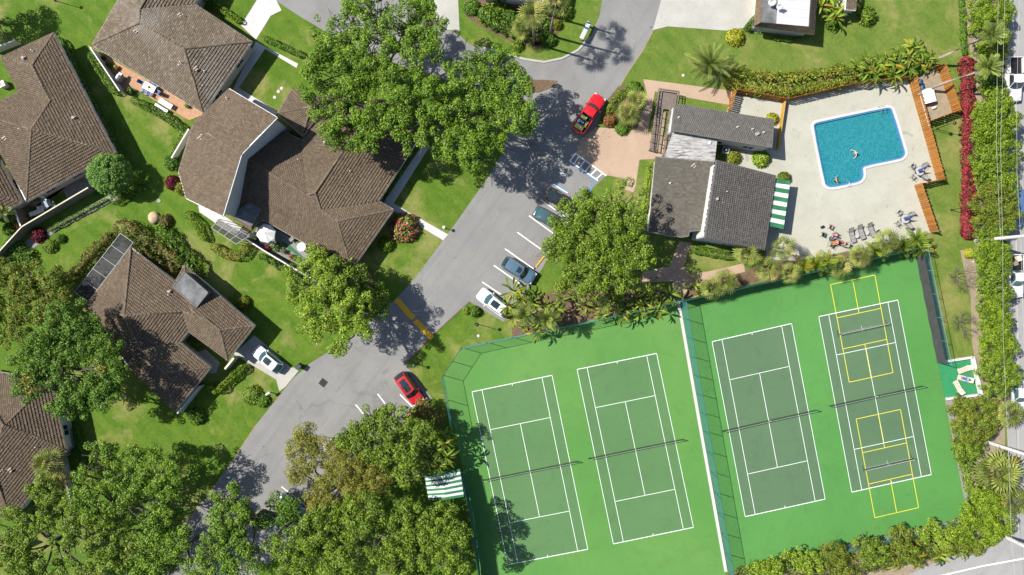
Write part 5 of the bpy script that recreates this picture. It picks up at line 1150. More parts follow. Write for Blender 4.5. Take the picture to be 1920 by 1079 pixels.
for lb, px, py, h, ln in (('in front of the top centre house, lowest crown', 1000, 30, 9, (-.3, .1)), ('right of the other top centre palm', 1043, 6, 10, (.2, .2)), ('with its crown beyond the top edge', 1040, -30, 9.5, (.3, 0))):
    palm('cabbage_palm', 'tall fan palm '+lb, px, py, h, 'fan', 14, 1.1, ln, 'tall fan palms in the top centre bed')
palm('cabbage_palm', 'fan palm low in the top centre bed', 978, 52, 3.0, 'fan', 20, .9)
FP = [('below the charcoal roof of the clubhouse', 1400, 476, 3.2), ('at the deck corner below the awning', 1468, 465, 3.6), ('between the clubhouse path and the courts', 1440, 505, 2.6), ('at the left end of the windscreen fence', 1362, 526, 2.4), ('right of the pink path end', 1480, 512, 2.4), ('first beyond the deck corner', 1335, 540, 2.2),
      ('below the three loungers', 1612, 482, 3.0), ('behind the windscreen below the loungers', 1575, 500, 2.2), ('right of the three loungers', 1660, 452, 3.6)]
for lb, px, py, h in FP: palm('fan_palm', 'fan palm '+lb, px, py, h, 'fan', 15, 1.0, (random.uniform(-.3, .3), random.uniform(-.2, .3)), 'fan palms between the pool deck and the courts', .11)
for lb, px, py, h in (('at the deck edge by the short fence end', 1715, 447, 2.0), ('right of the fan palms below the deck', 1690, 462, 1.6), ('by the corner of the windscreen fence', 1722, 462, 1.7), ('below the deck, left cluster', 1530, 497, 1.5), ('below the deck, next to the left cluster', 1550, 492, 1.5), ('at the deck edge under the lounger palm', 1640, 470, 1.5), ('beside the fan palm at the deck corner', 1505, 500, 1.4)):
    palm('areca_palm', 'clumping areca palm '+lb, px, py, h, 'small', 16, 1., group='areca palms below the pool deck', tr=.07)
palm('cabbage_palm', 'fan palm in the plaza bed nearer the road', 1178, 212, 2.2, 'fan', 24, 1.0); palm('cabbage_palm', 'fan palm in the plaza bed nearer the ramp', 1192, 190, 2.4, 'fan', 22, .9)
palm('leaning_palm', 'upper leaning palm over the hedge on the right', 1856, 66, 6.4, 'mid', 22, .95, (4.2, 1.6), 'leaning palms on the right lawn', .16)
palm('leaning_palm', 'lower leaning palm over the red hedge on the right', 1850, 128, 6.2, 'mid', 22, .95, (3.9, 1.0), 'leaning palms on the right lawn', .16)
palm('cabbage_palm', 'big fan palm at the right below the seating pad', 1868, 885, 3.4, 'fan', 34, 1.65); palm('cabbage_palm', 'fan palm at the right edge below the big fan palm', 1905, 940, 3.6, 'fan', 24, 1.2); palm('cabbage_palm', 'fan palm at the right edge beside the parked cars', 1890, 775, 3.2, 'fan', 22, 1.1)
palm('cabbage_palm', 'silvery fan palm beside the bottom left house roof', 92, 866, 4.8, 'fan', 26, 1.1); palm('cabbage_palm', 'second silvery fan palm by the white side wall', 110, 905, 4.2, 'fan', 24, 1.0)
palm('areca_palm', 'tall feathery palm over the thicket beside the white car', 985, 588, 5.6, 'mid', 18, .9, (.2, .3)); palm('areca_palm', 'tall feathery palm over the thicket at the court fence', 1028, 598, 5.0, 'mid', 18, .9, (.1, .4)); palm('areca_palm', 'feathery palm in the row above the left courts', 1135, 572, 4.2, 'mid', 16, .7, (0, .3))
palm('areca_palm', 'feathery palm in the left edge garden', 8, 398, 2.6, 'mid', 14, .8)
# paddle leaved plants
ORD = 'first second third fourth fifth sixth seventh eighth ninth tenth eleventh twelfth thirteenth fourteenth fifteenth sixteenth'.split()
def ranked(pts, rev=False): return [(ORD[i], p[0], p[1]) for i, p in enumerate(sorted(pts, reverse=rev))]
def paddle(label, px, py, n=11, s=1., h=0., group=None):
    e = empty('paddle_plant', at(px, py), random.uniform(0, 6), label, 'plant', group); m = MB()
    for k in range(4): a = k*1.6; m.tube([(.06*math.cos(a), .06*math.sin(a), 0), (.12*math.cos(a), .12*math.sin(a), .4+h)], [.06, .04], 5, False)
    m.build('stem', simple('paddle_stem', (.08, .11, .03), None) if 'paddle_stem' not in bpy.data.materials else bpy.data.materials['paddle_stem'], e)
    for k in range(n): link('leaf', PAD, e, (0, 0, .1+h), (random.uniform(-.3, .3), R(random.uniform(-30, 32)), k*2.39996+random.uniform(-.3, .3)), s*random.uniform(.8, 1.2))
    return e
G1 = 'paddle leaved plants along the top of the left courts'
LBL1 = 'arching paddle leaved plant in the row above the left pair of courts'
for od, px, py in ranked(((1095, 572), (1112, 560), (1130, 575), (1150, 562), (1165, 576), (1185, 558), (1200, 572), (1218, 556), (1235, 568), (1250, 552), (1125, 590), (1160, 590), (1195, 586), (1228, 580), (1140, 548), (1205, 546)), True): paddle('arching paddle leaved plant above the left courts, %s from the dividing fence' % od, px, py, 15, random.uniform(.7, .95), 1.5, G1)
LBL2 = 'arching paddle leaved plant in the thicket by the white sedan'
for od, px, py in ranked(((955, 572), (975, 560), (998, 566), (1020, 572), (1042, 580), (965, 595), (990, 590), (1012, 600), (1035, 602), (985, 612), (1005, 622), (1050, 560), (962, 545)), False): paddle('arching paddle leaved plant in the thicket, %s from the white car' % od, px, py, 15, random.uniform(.7, 1.05), 1.9, 'paddle leaved thicket by the white sedan')
LBL3 = 'broad paddle leaved plant in the clump above the pool fence'
for od, px, py in ranked(((1596, 132), (1615, 140), (1610, 122), (1632, 130), (1650, 118), (1648, 138), (1668, 128), (1672, 108), (1690, 120), (1688, 138), (1705, 108), (1712, 126), (1728, 118), (1700, 98), (1625, 150), (1660, 150)), True): paddle('broad paddle leaved plant above the pool fence, %s from the pump yard' % od, px, py, 15, random.uniform(.75, 1.05), .9, 'paddle leaved clump above the pool fence')
LBL4 = 'long leaved plant in the clump beside the left court fence'
for od, px, py in ranked(((805, 812), (822, 800), (840, 815), (828, 832), (842, 842), (812, 848), (830, 856)), True): paddle('long leaved plant beside the left court fence, %s from the fence' % od, px, py, 14, random.uniform(.8, 1.05), 3.6, 'long leaved clump beside the left court fence')
for od, px, py in ranked(((1530, 22), (1548, 8), (1566, 22), (1582, 6), (1556, 40)), False): paddle('broad leaved plant by the top right shed, %s from the flat roofed house' % od, px, py, 11, 1.15, .6, 'broad leaved plants by the top right house')
for od, px, py in ranked(((1700, 1035), (1720, 1020), (1745, 1030), (1668, 1045), (1780, 1022)), True): paddle('broad leaved plant among the bottom bushes, %s from the corner road' % od, px, py, 9, 1.0, .9, 'broad leaved plants among the bottom bushes')
for od, px, py in ranked(((1308, 552), (1325, 546), (1345, 536), (1300, 535)), False): paddle('small paddle leaved plant at the windscreen fence, %s from the dividing fence' % od, px, py, 9, .75, .2, 'paddle leaved plants at the windscreen fence')
# bare shrubs
def bare(label, px, py, r, seed):
    random.seed(seed); e = empty('bare_shrub', at(px, py), 0, label, 'shrub', 'leafless shrubs right of the courts'); m = MB()
    def grow(p, d, l, w_, dep):
        q = p+d*l; m.tube([p, p.lerp(q, .5)+Vector((random.uniform(-.06, .06), random.uniform(-.06, .06), 0)), q], [w_, w_*.8, w_*.6], 4, False)
        if dep:
            for k in range(3): grow(q, (d+Vector((random.uniform(-.8, .8), random.uniform(-.8, .8), random.uniform(-.1, .45)))).normalized(), l*random.uniform(.6, .9), w_*.6, dep-1)
    for k in range(8): a = k*.785+random.uniform(-.3, .3); grow(Vector((0, 0, .05)), Vector((math.cos(a), math.sin(a), .75)).normalized(), r*.34, .04, 4)
    m.build('branches', BARK, e); random.seed(7)
bare('leafless shrub near the concrete pole right of the courts', 1792, 522, 2.4, 3); bare('leafless shrub just above the seating pad', 1798, 605, 2.2, 5)
# ---------------------------------------------------------------- vehicles
def carpaint(name, c, rough=.25, metal=.0):
    t = NT(name); v = t.obj(); col = t.mix(t.ramp(t.noise(v, 2.5, 4), .4, .8, 0, .15), c, tuple(x*.7+.03 for x in c))
    p = t.principled(col, rough, .5, metal); p.inputs['Coat Weight'].default_value = .6; p.inputs['Coat Roughness'].default_value = .08
    return t.done(p)
TYRE = simple('tyre_rubber', (.012, .012, .012), None, rough=.9); RIM = simple('alloy_rim', (.35, .35, .36), None, rough=.35, metal=.8); TAILR = simple('tail_lamp_red', (.30, .008, .008), None, rough=.2); HEADL = simple('head_lamp_glass', (.55, .56, .58), None, rough=.12, spec=.7)
TRIMB = simple('black_trim', (.01, .01, .011), None, rough=.5); CARGLASS = simple('tinted_car_glass', (.012, .022, .026), None, rough=.06, spec=1.); INTERIOR = simple('car_glass_teal', (.03, .075, .085), None, rough=.06, spec=1.)
SPEC = dict(  # L, W, H, belt, hood z, deck z, windscreen base, roof front, roof rear, rear glass base (fractions of L from the centre, front +)
    sedan=(4.75, 1.84, 1.45, .93, .86, .98, .20, .05, -.24, -.40), suv=(4.75, 1.92, 1.70, 1.05, 1.0, 1.05, .21, .09, -.38, -.485), hatch=(4.45, 1.84, 1.58, 1.0, .93, 1.0, .20, .07, -.34, -.475),
    pickup=(5.75, 1.98, 1.85, 1.15, 1.1, 1.05, .20, .105, -.065, -.10), van=(5.0, 1.95, 1.85, 1.05, 1.0, 1.0, .28, .17, -.44, -.49))
def car(name, label, kind, px, py, hd, pm, cat='car', sunroof=None, rails=False, group=None, cargo=None, glass=CARGLASS):
    L, W, H, belt, hood, deck, ws, rf, rr, rg = SPEC[kind]; c = at(px, py, .75); e = empty(name, (c.x, c.y, .022), math.atan2(-hd[1], hd[0]), label, cat, group)
    ws, rf, rr, rg = ws*L, rf*L, rr*L, rg*L; hw = W/2
    # body shell: lofted sections
    st = []; N = 22
    for i in range(N+1):
        x = -L/2+L*i/N; u = abs(x)/(L/2); endf = 1-max(0, (u-.72)/.28)**2.6*.26; wd = hw*endf
        if x > ws: zt = hood-(x-ws)/(L/2-ws)*.10; zt -= max(0, (x-(L/2-.35))/.35)**2*.22
        elif x < rg: zt = deck-max(0, (-x-(L/2-.25))/.25)**2*.18
        else: zt = belt+(hood-belt)*max(0, (x-(ws-.5))/.5) if x > ws-.5 else belt
        zb = .27+max(0, (u-.9)/.1)*.1
        if cargo is not None and x < rg-.05: zt = 1.1-max(0, (-x-(L/2-.06))/.06)*.02
        half = [(0, zt+.025), (wd*.55, zt+.012), (wd*.84, zt-.03), (wd*.96, zt-.12), (wd, zt-.28), (wd*.985, .62), (wd*.97, .42), (wd*.86, zb), (0, zb)]
        st.append([Vector((x, y, z)) for y, z in half]+[Vector((x, -y, z)) for y, z in half[-2:0:-1]])
    m = MB(); n = len(st[0])
    for s_ in st: s_.append(s_[0])
    m.grid(st); m.add(st[0][:-1], [tuple(range(n))]); m.add(st[-1][:-1], [tuple(range(n))[::-1]])
    m.build('body', pm, e, smooth=True)
    # cabin: roof, glass and pillars
    wb, wr = hw*.90, hw*.70; zb = belt-.02; zr = H
    def bow(x, w_, z, b, k=9, zc=0.): return [Vector((x+b*(1-(2*j/(k-1)-1)**2), w_*(2*j/(k-1)-1), z+zc*(1-(2*j/(k-1)-1)**2))) for j in range(k)]
    fb, ft = bow(ws, wb*.92, zb-.02 if kind != 'pickup' else zb, .22), bow(rf, wr, zr-.05, .10, zc=.03); rb_, rt = bow(rg, wb*.90, zb, -.12), bow(rr, wr*.97, zr-.06, -.06, zc=.03)
    gm = glass
    m = MB(); m.grid([fb, [a.lerp(b, .5)+Vector((.03, 0, .03)) for a, b in zip(fb, ft)], ft]); m.build('windscreen', gm, e, smooth=True)
    m = MB(); m.grid([rt, [a.lerp(b, .5)+Vector((-.03, 0, .02)) for a, b in zip(rb_, rt)], rb_]); m.build('rear_window', gm, e, smooth=True)
    m = MB(); rows = []
    for u in np.linspace(0, 1, 7): rows.append([a.lerp(b, u)+Vector((0, 0, .06*math.sin(math.pi*u)+.012)) for a, b in zip(ft, rt)])
    m.grid(rows); m.build('roof', pm, e, smooth=True)
    for s_ in (0, -1):
        m = MB(); lo, hi = [], []
        for u in np.linspace(0, 1, 7):
            lo.append(fb[s_].lerp(rb_[s_], u)+Vector((0, 0, .02))+Vector((0, (.06 if s_ else -.06)*math.sin(math.pi*u)*1.0, 0))); hi.append(rows[int(round(u*6))][s_]+Vector((0, 0, -.02)))
        m.grid([lo, hi]); m.build('side_window', gm, e, smooth=True)
        m = MB(); m.bar(fb[s_], ft[s_], .09, .06); m.bar(rb_[s_], rt[s_], .12, .07)
        if kind != 'pickup': q0 = lo[3]; q1 = hi[3]; m.bar(q0, q1, .09, .035)
        for a_, b_ in zip(hi[:-1], hi[1:]): m.bar(a_+Vector((0, 0, .02)), b_+Vector((0, 0, .02)), .08, .05)
        m.build('pillar', pm, e)
    if sunroof:
        m = MB(); a0, a1, wx = sunroof; rws = []
        for u in (a0, (a0+a1)/2, a1): rws.append([Vector((p.x, p.y*wx, p.z+.018)) for p in [a.lerp(b, u)+Vector((0, 0, .06*math.sin(math.pi*u)+.012)) for a, b in zip(ft, rt)]])
        m.grid(rws); m.build('sunroof', CARGLASS, e)
    if rails:
        for s_ in (0, -1): m = MB(); m.tube([r_[s_]*1.0+Vector((0, 0, .07)) for r_ in rows[1:6]], .022, 6); m.build('roof_rail', ALUM, e)
    for sx in (.31, -.30):
        for sy in (-1, 1):
            w_ = empty('wheel', (sx*L, sy*(hw-.11), .33)); w_.parent = e
            m = MB(); m.lathe([(.2, -.11), (.31, -.11), (.335, -.07), (.335, .07), (.31, .11), (.2, .11)], 18, axis='Y'); m.build('tyre', TYRE, w_, smooth=True)
            m = MB(); m.lathe([(0, .07*sy), (.07, .095*sy), (.2, .08*sy), (.215, .1*sy), (.215, -.05)], 14, axis='Y'); m.build('rim', RIM, w_)
    for sy in (-1, 1):
        m = MB(); m.box((L/2-.24, sy*hw*.68, hood-.24), (.28, .34, .13), sy*-.35); m.build('headlight', HEADL, e)
        m = MB(); m.box((-L/2+.1, sy*hw*.72, (deck if kind != 'pickup' else 1.05)-.2), (.16, .2, .12 if kind != 'suv' else .2), sy*.3); m.build('tail_light', TAILR, e)
        m = MB(); m.box((ws-.28, sy*(hw+.08), belt+.06), (.14, .2, .13), 0); m.build('wing_mirror', pm, e)
    m = MB(); m.box((L/2-.02, 0, .45), (.08, W*.62, .16)); m.build('grille', TRIMB, e); m = MB(); m.box((-L/2+.03, 0, .62), (.08, .5, .12)); m.build('number_plate', WHITEP, e)
    m = MB(); m.box((0, 0, .24), (L*.9, W*.8, .1)); m.build('underbody', TRIMB, e)
    m = MB()
    for sy in (-1, 1): m.bar((ws-.15, sy*hw*.35-.1, hood+.05), (ws-.35, sy*hw*.35+.4, hood+.11), .02, .02)
    m.build('wiper', TRIMB, e)
    if cargo is not None:
        x0, x1 = -L/2+.08, rg-.12; m = MB(); m.box(((x0+x1)/2, 0, 1.13), (x1-x0, W*.80, .05)); m.build('bed_floor', TRIMB, e)
        for sy in (-1, 1): m = MB(); m.box(((x0+x1)/2, sy*hw*.89, 1.28), (x1-x0, .09, .34)); m.build('bed_side', pm, e)
        m = MB(); m.box((x0, 0, 1.28), (.08, W*.8, .34)); m.build('tailgate', pm, e)
    return e
P_RED = carpaint('red_car_paint', (.42, .006, .010)); P_RED2 = carpaint('deep_red_car_paint', (.34, .008, .016)); P_WHITE = carpaint('white_car_paint', (.5, .5, .5)); P_BLACK = carpaint('black_car_paint', (.012, .014, .017), .15); P_TEAL = carpaint('dark_teal_car_paint', (.045, .085, .095), .22, .3); P_BLUE = carpaint('steel_blue_car_paint', (.075, .135, .19), .25, .3); P_SILV = carpaint('silver_blue_car_paint', (.24, .31, .36), .3, .4); P_NAVY = carpaint('blue_van_paint', (.07, .13, .24), .25, .2)
ST = (.84, .54)
pk = car('pickup_truck', 'red pickup truck with yellow cargo in its bed on the road', 'pickup', 1104, 214, (.55, -.83), P_RED, 'pickup', cargo=1)
car('parked_car', 'black car half hidden by the parking lot oak', 'sedan', 1053, 377, ST, P_BLACK)
car('parked_car', 'dark teal sedan parked beside the black car', 'sedan', 1031, 411, (.88, .48), P_TEAL, glass=INTERIOR)
car('parked_car', 'steel blue estate car with sunroof in the parking bay', 'suv', 973, 507, (.86, .52), P_BLUE, sunroof=(.06, .32, .62), rails=True)
car('parked_car', 'white car with sunroof backed in beside the paddle leaved thicket', 'suv', 925, 568, (-.80, -.60), P_WHITE, sunroof=(.12, .6, .66), glass=INTERIOR)
car('parked_car', 'red crossover with black glass roof by the court corner', 'suv', 767, 729, (.58, .81), P_RED2, sunroof=(.1, .85, .72))
car('parked_car', 'white hatchback with glass roof on the driveway', 'hatch', 502, 674, (-.78, -.62), P_WHITE, sunroof=(.08, .6, .68), glass=INTERIOR)
car('parked_car', 'silver blue car under the oak leaves at the bottom', 'sedan', 549, 953, (.78, .62), P_SILV)
car('parked_car', 'pale car mostly covered by the bottom oak', 'sedan', 520, 992, (.78, .62), P_SILV)
car('parked_car', 'white car under the golden olive tree', 'sedan', 636, 850, (.74, .67), P_WHITE)
t1 = car('utility_truck', 'white utility truck with open black bed on the right street', 'pickup', 1900, 150, (.02, 1), P_WHITE, 'truck', cargo=1)
car('street_van', 'blue van half hidden by the hedge on the right street', 'van', 1903, 391, (0.02, 1), P_NAVY, 'van')
car('street_pickup', 'white pickup with loaded bed on the right street', 'pickup', 1903, 518, (0.03, 1), P_WHITE, 'pickup', cargo=1, glass=INTERIOR)
car('street_car', 'white car at the right edge level with the seating pad', 'suv', 1910, 737, (0.05, 1), P_WHITE, glass=INTERIOR)
# cargo
def crate(label, host, x, y, d, m, rz=0, z=1.155):
    M_ = Matrix.Translation(host.location) @ Matrix.Rotation(host.rotation_euler.z, 4, 'Z'); p = M_ @ Vector((x, y, z)); t = empty('cargo_box', p, host.rotation_euler.z+rz, label, 'box')
    b = MB(); b.box((0, 0, d[2]/2), d); b.build('body', m, t); b = MB(); b.box((0, 0, d[2]+.02), (d[0]*.98, d[1]*.98, .04)); b.build('lid', m, t); b = MB(); b.box((0, 0, d[2]+.045), (.12, d[1]*.9, .01)); b.build('tape', WHITEP, t)
YELP = simple('yellow_plastic', (.48, .42, .04), (.38, .34, .05), 3, .6); BLP = simple('bright_blue_plastic', (.02, .10, .35), None)
crate('yellow cargo box nearest the cab of the red pickup', pk, -.95, .3, (.5, .9, .35), YELP); crate('yellow cargo box at the tailgate of the red pickup', pk, -2.3, .1, (.65, 1.2, .3), YELP); crate('blue cooler in the bed of the red pickup', pk, -1.6, .1, (.4, .55, .4), BLP); crate('pale yellow cargo box on the side of the red pickup bed', pk, -1.55, -.5, (.75, .35, .3), YELP); crate('white box in the red pickup bed beside the blue cooler', pk, -1.62, .58, (.45, .3, .28), WHITEP)
t = at(1905, 488, 1.2)
for (lb, dx, dy, m_) in (('tan cargo box in the white street pickup bed', .2, .2, CREAM), ('brown cargo box in the white street pickup bed', -.3, -.4, TANWALL)):
    b = empty('cargo_box', t+Vector((dx, dy, -.03)), .3, lb, 'box'); q = MB(); q.box((0, 0, .2), (.6, .7, .4)); q.build('body', m_, b); q = MB(); q.box((0, 0, .42), (.58, .68, .03)); q.build('lid', m_, b)
strip('kerb', [(1897, -40), (1903, 150), (1904, 400), (1908, 640), (1909, 1000)], 2, .05, CONC, .1)
for (a, b) in (((1885, 108), (1905, 108)), ((1885, 330), (1906, 330)), ((1884, 645), (1910, 645))): dash([a, b], 2.2, LINE_W, .0272)
dash([(1700, 1095), (1840, 1062), (1960, 1040)], 2.5, LINE_W)
# wheel stops
for lb, a, b in (('yellow wheel stop beside the steel blue car', (1005, 501), (1021, 480)), ('yellow wheel stop between the blue and white cars', (964, 562), (974, 548)), ('yellow wheel stop under the red crossover nose', (783, 762), (800, 750)), ('yellow wheel stop beside the bronze shrub', (758, 787), (775, 771)), ('yellow wheel stop by the golden olive tree', (586, 944), (600, 928))):
    e = empty('wheel_stop', at(*a, .02), 0, lb, 'wheel stop', 'yellow wheel stops'); d = at(*b, .02)-e.location; m = MB(); x = d.normalized(); y = Vector((-x.y, x.x, 0))
    m.add([p+y*s_+Vector((0, 0, z)) for p in (Vector(), d) for s_, z in ((-.1, 0), (.1, 0), (.07, .13), (-.07, .13))], [(0, 3, 2, 1), (4, 5, 6, 7), (3, 7, 6, 2), (1, 2, 6, 5), (0, 4, 7, 3)]); m.build('block', LINE_Y, e)
    for u in (.15, .85): m = MB(); m.lathe([(.035, .13), (.035, .145), (0, .15)], 8, d*u); m.build('bolt', BLACKM, e)
# ---------------------------------------------------------------- posts, lamps, mail boxes, bins
def lamp(label, px, py, h, head=BLACKM, arm=(.35, 0), pole=BLACKM, big=1.):
    e = empty('lamp_post', at(px, py), 0, label, 'lamp post'); m = MB(); m.tube([(0, 0, 0), (0, 0, h*.25), (0, 0, h)], [.07, .045, .035], 8); m.build('pole', pole, e)
    m = MB(); m.lathe([(.13, 0), (.13, .05), (.07, .1)], 10); m.build('base', pole, e)
    m = MB(); m.tube([(0, 0, h-.05), (arm[0]*.6, arm[1]*.6, h+.02), (arm[0], arm[1], h)], .025, 6); m.build('arm', pole, e)
    m = MB(); m.lathe([(.24*big, h-.02), (.22*big, h+.06), (.1*big, h+.16), (0, h+.18)], 10, (arm[0], arm[1], 0)); m.build('lamp_head', head, e, smooth=True)
lamp('black lamp post on the grass island beside the white car', 892, 607, 3.3); lamp('lamp post with pale head at the end of the duplex path', 836, 429, 1.3, WHITEP, (-.1, .05)); lamp('short teal post lamp on the grass beside the road', 780, 683, 1.9, DKGREEN, (0, .02)); lamp('black lamp post on the top left lawn', 104, 2, 3.6); lamp('black lamp post on the lawn beside the pump yard', 1756, 242, 3.2); lamp('black lamp post on the lawn beside the red hedge', 1783, 394, 3.4)
lamp('thin flood light post below the pump yard fence', 1737, 240, 3.4)
for lb, px, py in (('white post mailbox at the end of the white car drive', 508, 736),):
    e = empty('mailbox', at(px, py), R(35), lb, 'mailbox'); m = MB(); m.box((0, 0, .5), (.1, .1, 1.0)); m.build('post', WHITEP, e); m = MB(); m.lathe([(0, -.3), (.14, -.3), (.14, .3), (0, .3)], 10, (0, 0, 1.14), 'X'); m.build('box', WHITEP, e)
e = empty('mailbox_rack', at(1096, 63), R(64), 'white row of mailboxes on a timber rack beside the road', 'mailboxes')
for x in (-1., 1.): m = MB(); m.box((x, 0, .5), (.12, .12, 1.)); m.build('post', PBARK, e)
m = MB(); m.box((0, 0, 1.0), (2.6, .45, .06)); m.build('shelf', PBARK, e)
for k in range(9):
    x = -1.12+k*.28; m = MB(); pr = [Vector((0, math.cos(a)*.12, .16+math.sin(a)*.12)) for a in np.linspace(0, math.pi, 7)]+[Vector((0, -.12, 0)), Vector((0, .12, 0))]
    m.add([p+Vector((-.12, 0, 0)) for p in [Vector((q.y, 0, q.z)) for q in pr]], []); m = MB(); ring0 = [Vector((x+p.y, -.28, 1.03+p.z)) for p in pr]; ring1 = [Vector((x+p.y, .28, 1.03+p.z)) for p in pr]
    n = len(pr); m.add(ring0+ring1, [tuple(range(n)), tuple(range(n, 2*n))[::-1]]+[(i, (i+1) % n, n+(i+1) % n, n+i) for i in range(n)]); bx = m.build('box', BLP if k == 5 else WHITEP, e)
    m = MB(); m.box((x+.13, -.1, 1.3), (.02, .12, .06)); m.build('flag', TAILR, bx)
e = empty('wheeled_bin', at(563, 687), R(-35), 'dark wheeled bin at the end of the white car drive', 'bin')
m = MB(); m.add([(-.24, -.26, .08), (.24, -.26, .08), (.24, .26, .08), (-.24, .26, .08), (-.3, -.33, 1.0), (.3, -.33, 1.0), (.3, .33, 1.0), (-.3, .33, 1.0)], [(0, 3, 2, 1), (4, 5, 6, 7), (0, 1, 5, 4), (1, 2, 6, 5), (2, 3, 7, 6), (3, 0, 4, 7)]); m.build('body', TRIMB, e)
m = MB(); m.box((0, 0, 1.03), (.64, .72, .06)); m.box((0, .36, 1.05), (.5, .06, .05)); m.build('lid', simple('bin_lid', (.03, .035, .04), None, rough=.4), e)
for s_ in (-1, 1): m = MB(); m.lathe([(.1, -.03), (.1, .03)], 10, (s_*.27, .3, .1), 'X'); m.build('wheel', TYRE, e)
# utility poles and wires
def upole(label, px, py, h, lean=(0, 0)):
    e = empty('utility_pole', at(px, py), 0, label, 'utility pole'); m = MB(); m.tube([(0, 0, -.2), (0, 0, h)], [.26, .17], 8); m.build('pole', CONCPOLE, e)
    m = MB(); m.bar((-1.1, 0, h-.6), (1.1, 0, h-.6), .1, .12); m.build('crossarm', CONCPOLE, e)
    for x in (-1., 0., 1.): m = MB(); m.lathe([(.03, 0), (.06, .05), (.04, .1), (.06, .15), (0, .2)], 8, (x, 0, h-.52 if x else h)); m.build('insulator', GREYM, e)
    return e
upole('bleached concrete utility pole below the red hedge', 1830, 452, 13); upole('concrete utility pole beside the bottom court corner', 1850, 829, 12); upole('concrete utility pole at the bottom right corner', 1880, 1004, 12)
upole('utility pole at the right street beyond the top edge', 1850, -60, 12)
for lb, pts in (('overhead wire nearest the hedge along the right street', [(1885, -30, 9), (1880, 150, 8.6), (1876, 270, 8.5), (1880, 452, 9), (1881, 640, 8.7), (1890, 830, 9), (1896, 1000, 9), (1905, 1110, 9)]), ('thin middle overhead wire along the right street', [(1872, -30, 7.4), (1870, 120, 7.1), (1868, 270, 7), (1876, 452, 7.4)]), ('overhead wire over the parked vehicles on the right street', [(1912, -30, 10), (1906, 200, 9.6), (1907, 330, 9.7), (1914, 452, 10), (1920, 640, 9.8), (1926, 1000, 10)])):
    m = MB(); P = [at(*p) for p in pts]; o = P[0].copy(); m.tube([p-o for p in P], .013, 5); tag(m.build('power_line', simple('pale_cable', (.33, .33, .32), None) if 'pale_cable' not in bpy.data.materials else bpy.data.materials['pale_cable'], None, o), lb, 'wire')
m = MB(); m.tube([(0, 0, 0), (1.2, .9, 1.6)], .06, 6); tag(m.build('guy_post', CONCPOLE, None, at(1823, 492)), 'short pale leaning post on the sandy bed', 'post')
# ---------------------------------------------------------------- furniture
SLING = simple('grey_sling_fabric', (.17, .165, .16), (.22, .215, .21), 8, .85); SLINGB = simple('beige_sling_fabric', (.38, .34, .27), None); SLINGBR = simple('brown_sling_fabric', (.24, .15, .11), (.28, .18, .13), 8); SLINGN = simple('navy_fabric', (.03, .045, .14), (.04, .06, .18), 6); SLINGG = simple('dark_green_sling', (.03, .06, .055), None)
def lounger(label, px, py, hd, fab=SLING, frame=BLACKM, L=1.95, W=.66, up=35, z=.06, group=None, cat='lounger', name='sun_lounger'):
    e = empty(name, at(px, py, z), math.atan2(-hd[1], hd[0]), label, cat, group); b = Vector((-.3, 0, .36)); tip = b+Vector((-math.cos(R(up))*.75, 0, math.sin(R(up))*.75)); f = Vector((L/2+.1, 0, .34))
    def slab(nm, p, q, n):
        for k in range(n):
            m = MB(); a, c = p.lerp(q, (k+.03)/n), p.lerp(q, (k+.97)/n); m.bar(a, c, W-.06, .02); m.build(nm, fab, e)
    slab('seat_sling', b, f, 3); slab('back_sling', b, tip, 2)
    for s_ in (-1, 1):
        y = Vector((0, s_*W/2, 0)); m = MB(); m.tube([tip+y, b+y, f+y], .025, 6); m.build('frame_rail', frame, e)
        for x in (-.55, .75): m = MB(); m.tube([Vector((x, s_*W/2, 0)), Vector((x, s_*W/2, .35))], .025, 6); m.build('leg', frame, e)
    m = MB(); m.tube([tip+Vector((0, -W/2, 0)), tip+Vector((0, W/2, 0))], .02, 6); m.tube([f+Vector((0, -W/2, 0)), f+Vector((0, W/2, 0))], .02, 6); m.build('cross_bar', frame, e)
    return e
def chair(label, px, py, hd, fab=SLING, frame=BLACKM, z=.06, group=None, name='patio_chair', rec=22):
    e = empty(name, at(px, py, z), math.atan2(-hd[1], hd[0]), label, 'chair', group); m = MB(); m.box((0, 0, .42), (.5, .5, .03)); m.build('seat', fab, e)
    m = MB(); m.bar((-.24, 0, .44), (-.24-.55*math.sin(R(rec)), 0, .44+.55*math.cos(R(rec))), .48, .025); m.build('backrest', fab, e)
    for sx in (-.24, .24):
        for sy in (-.26, .26): m = MB(); m.tube([(sx*1.1, sy, 0), (sx, sy, .44)], .018, 6); m.build('leg', frame, e)
    for sy in (-.27, .27): m = MB(); m.tube([(.22, sy, .44), (.2, sy, .64), (-.3, sy, .66)], .02, 6); m.build('armrest', frame, e)
    return e
G = 'grey loungers on the pool deck'
for lb, px, py, hd in (('left', 1595, 441, (.30, .95)), ('middle', 1612, 435, (.36, .93)), ('right', 1631, 431, (.42, .9))): lounger('%s one of the three grey loungers in a row on the pool deck' % lb, px, py, hd, group=G)
def sidetable(label, px, py, z=.06, r=.25, h=.42, m_=GREYM):
    e = empty('side_table', at(px, py, z), 0, label, 'side table'); m = MB(); m.lathe([(r, h-.03), (r, h), (0, h)], 14); m.build('top', m_, e)
    for k in range(3): a = k*2.094; m = MB(); m.tube([(r*.9*math.cos(a), r*.9*math.sin(a), 0), (r*.5*math.cos(a), r*.5*math.sin(a), h-.02)], .015, 5); m.build('leg', BLACKM, e)
sidetable('small side table between the left and middle grey loungers', 1604, 444); sidetable('small side table between the middle and right grey loungers', 1623, 438)
chair('grey chair with its back to the right grey lounger', 1643, 438, (.3, .95), group=G)
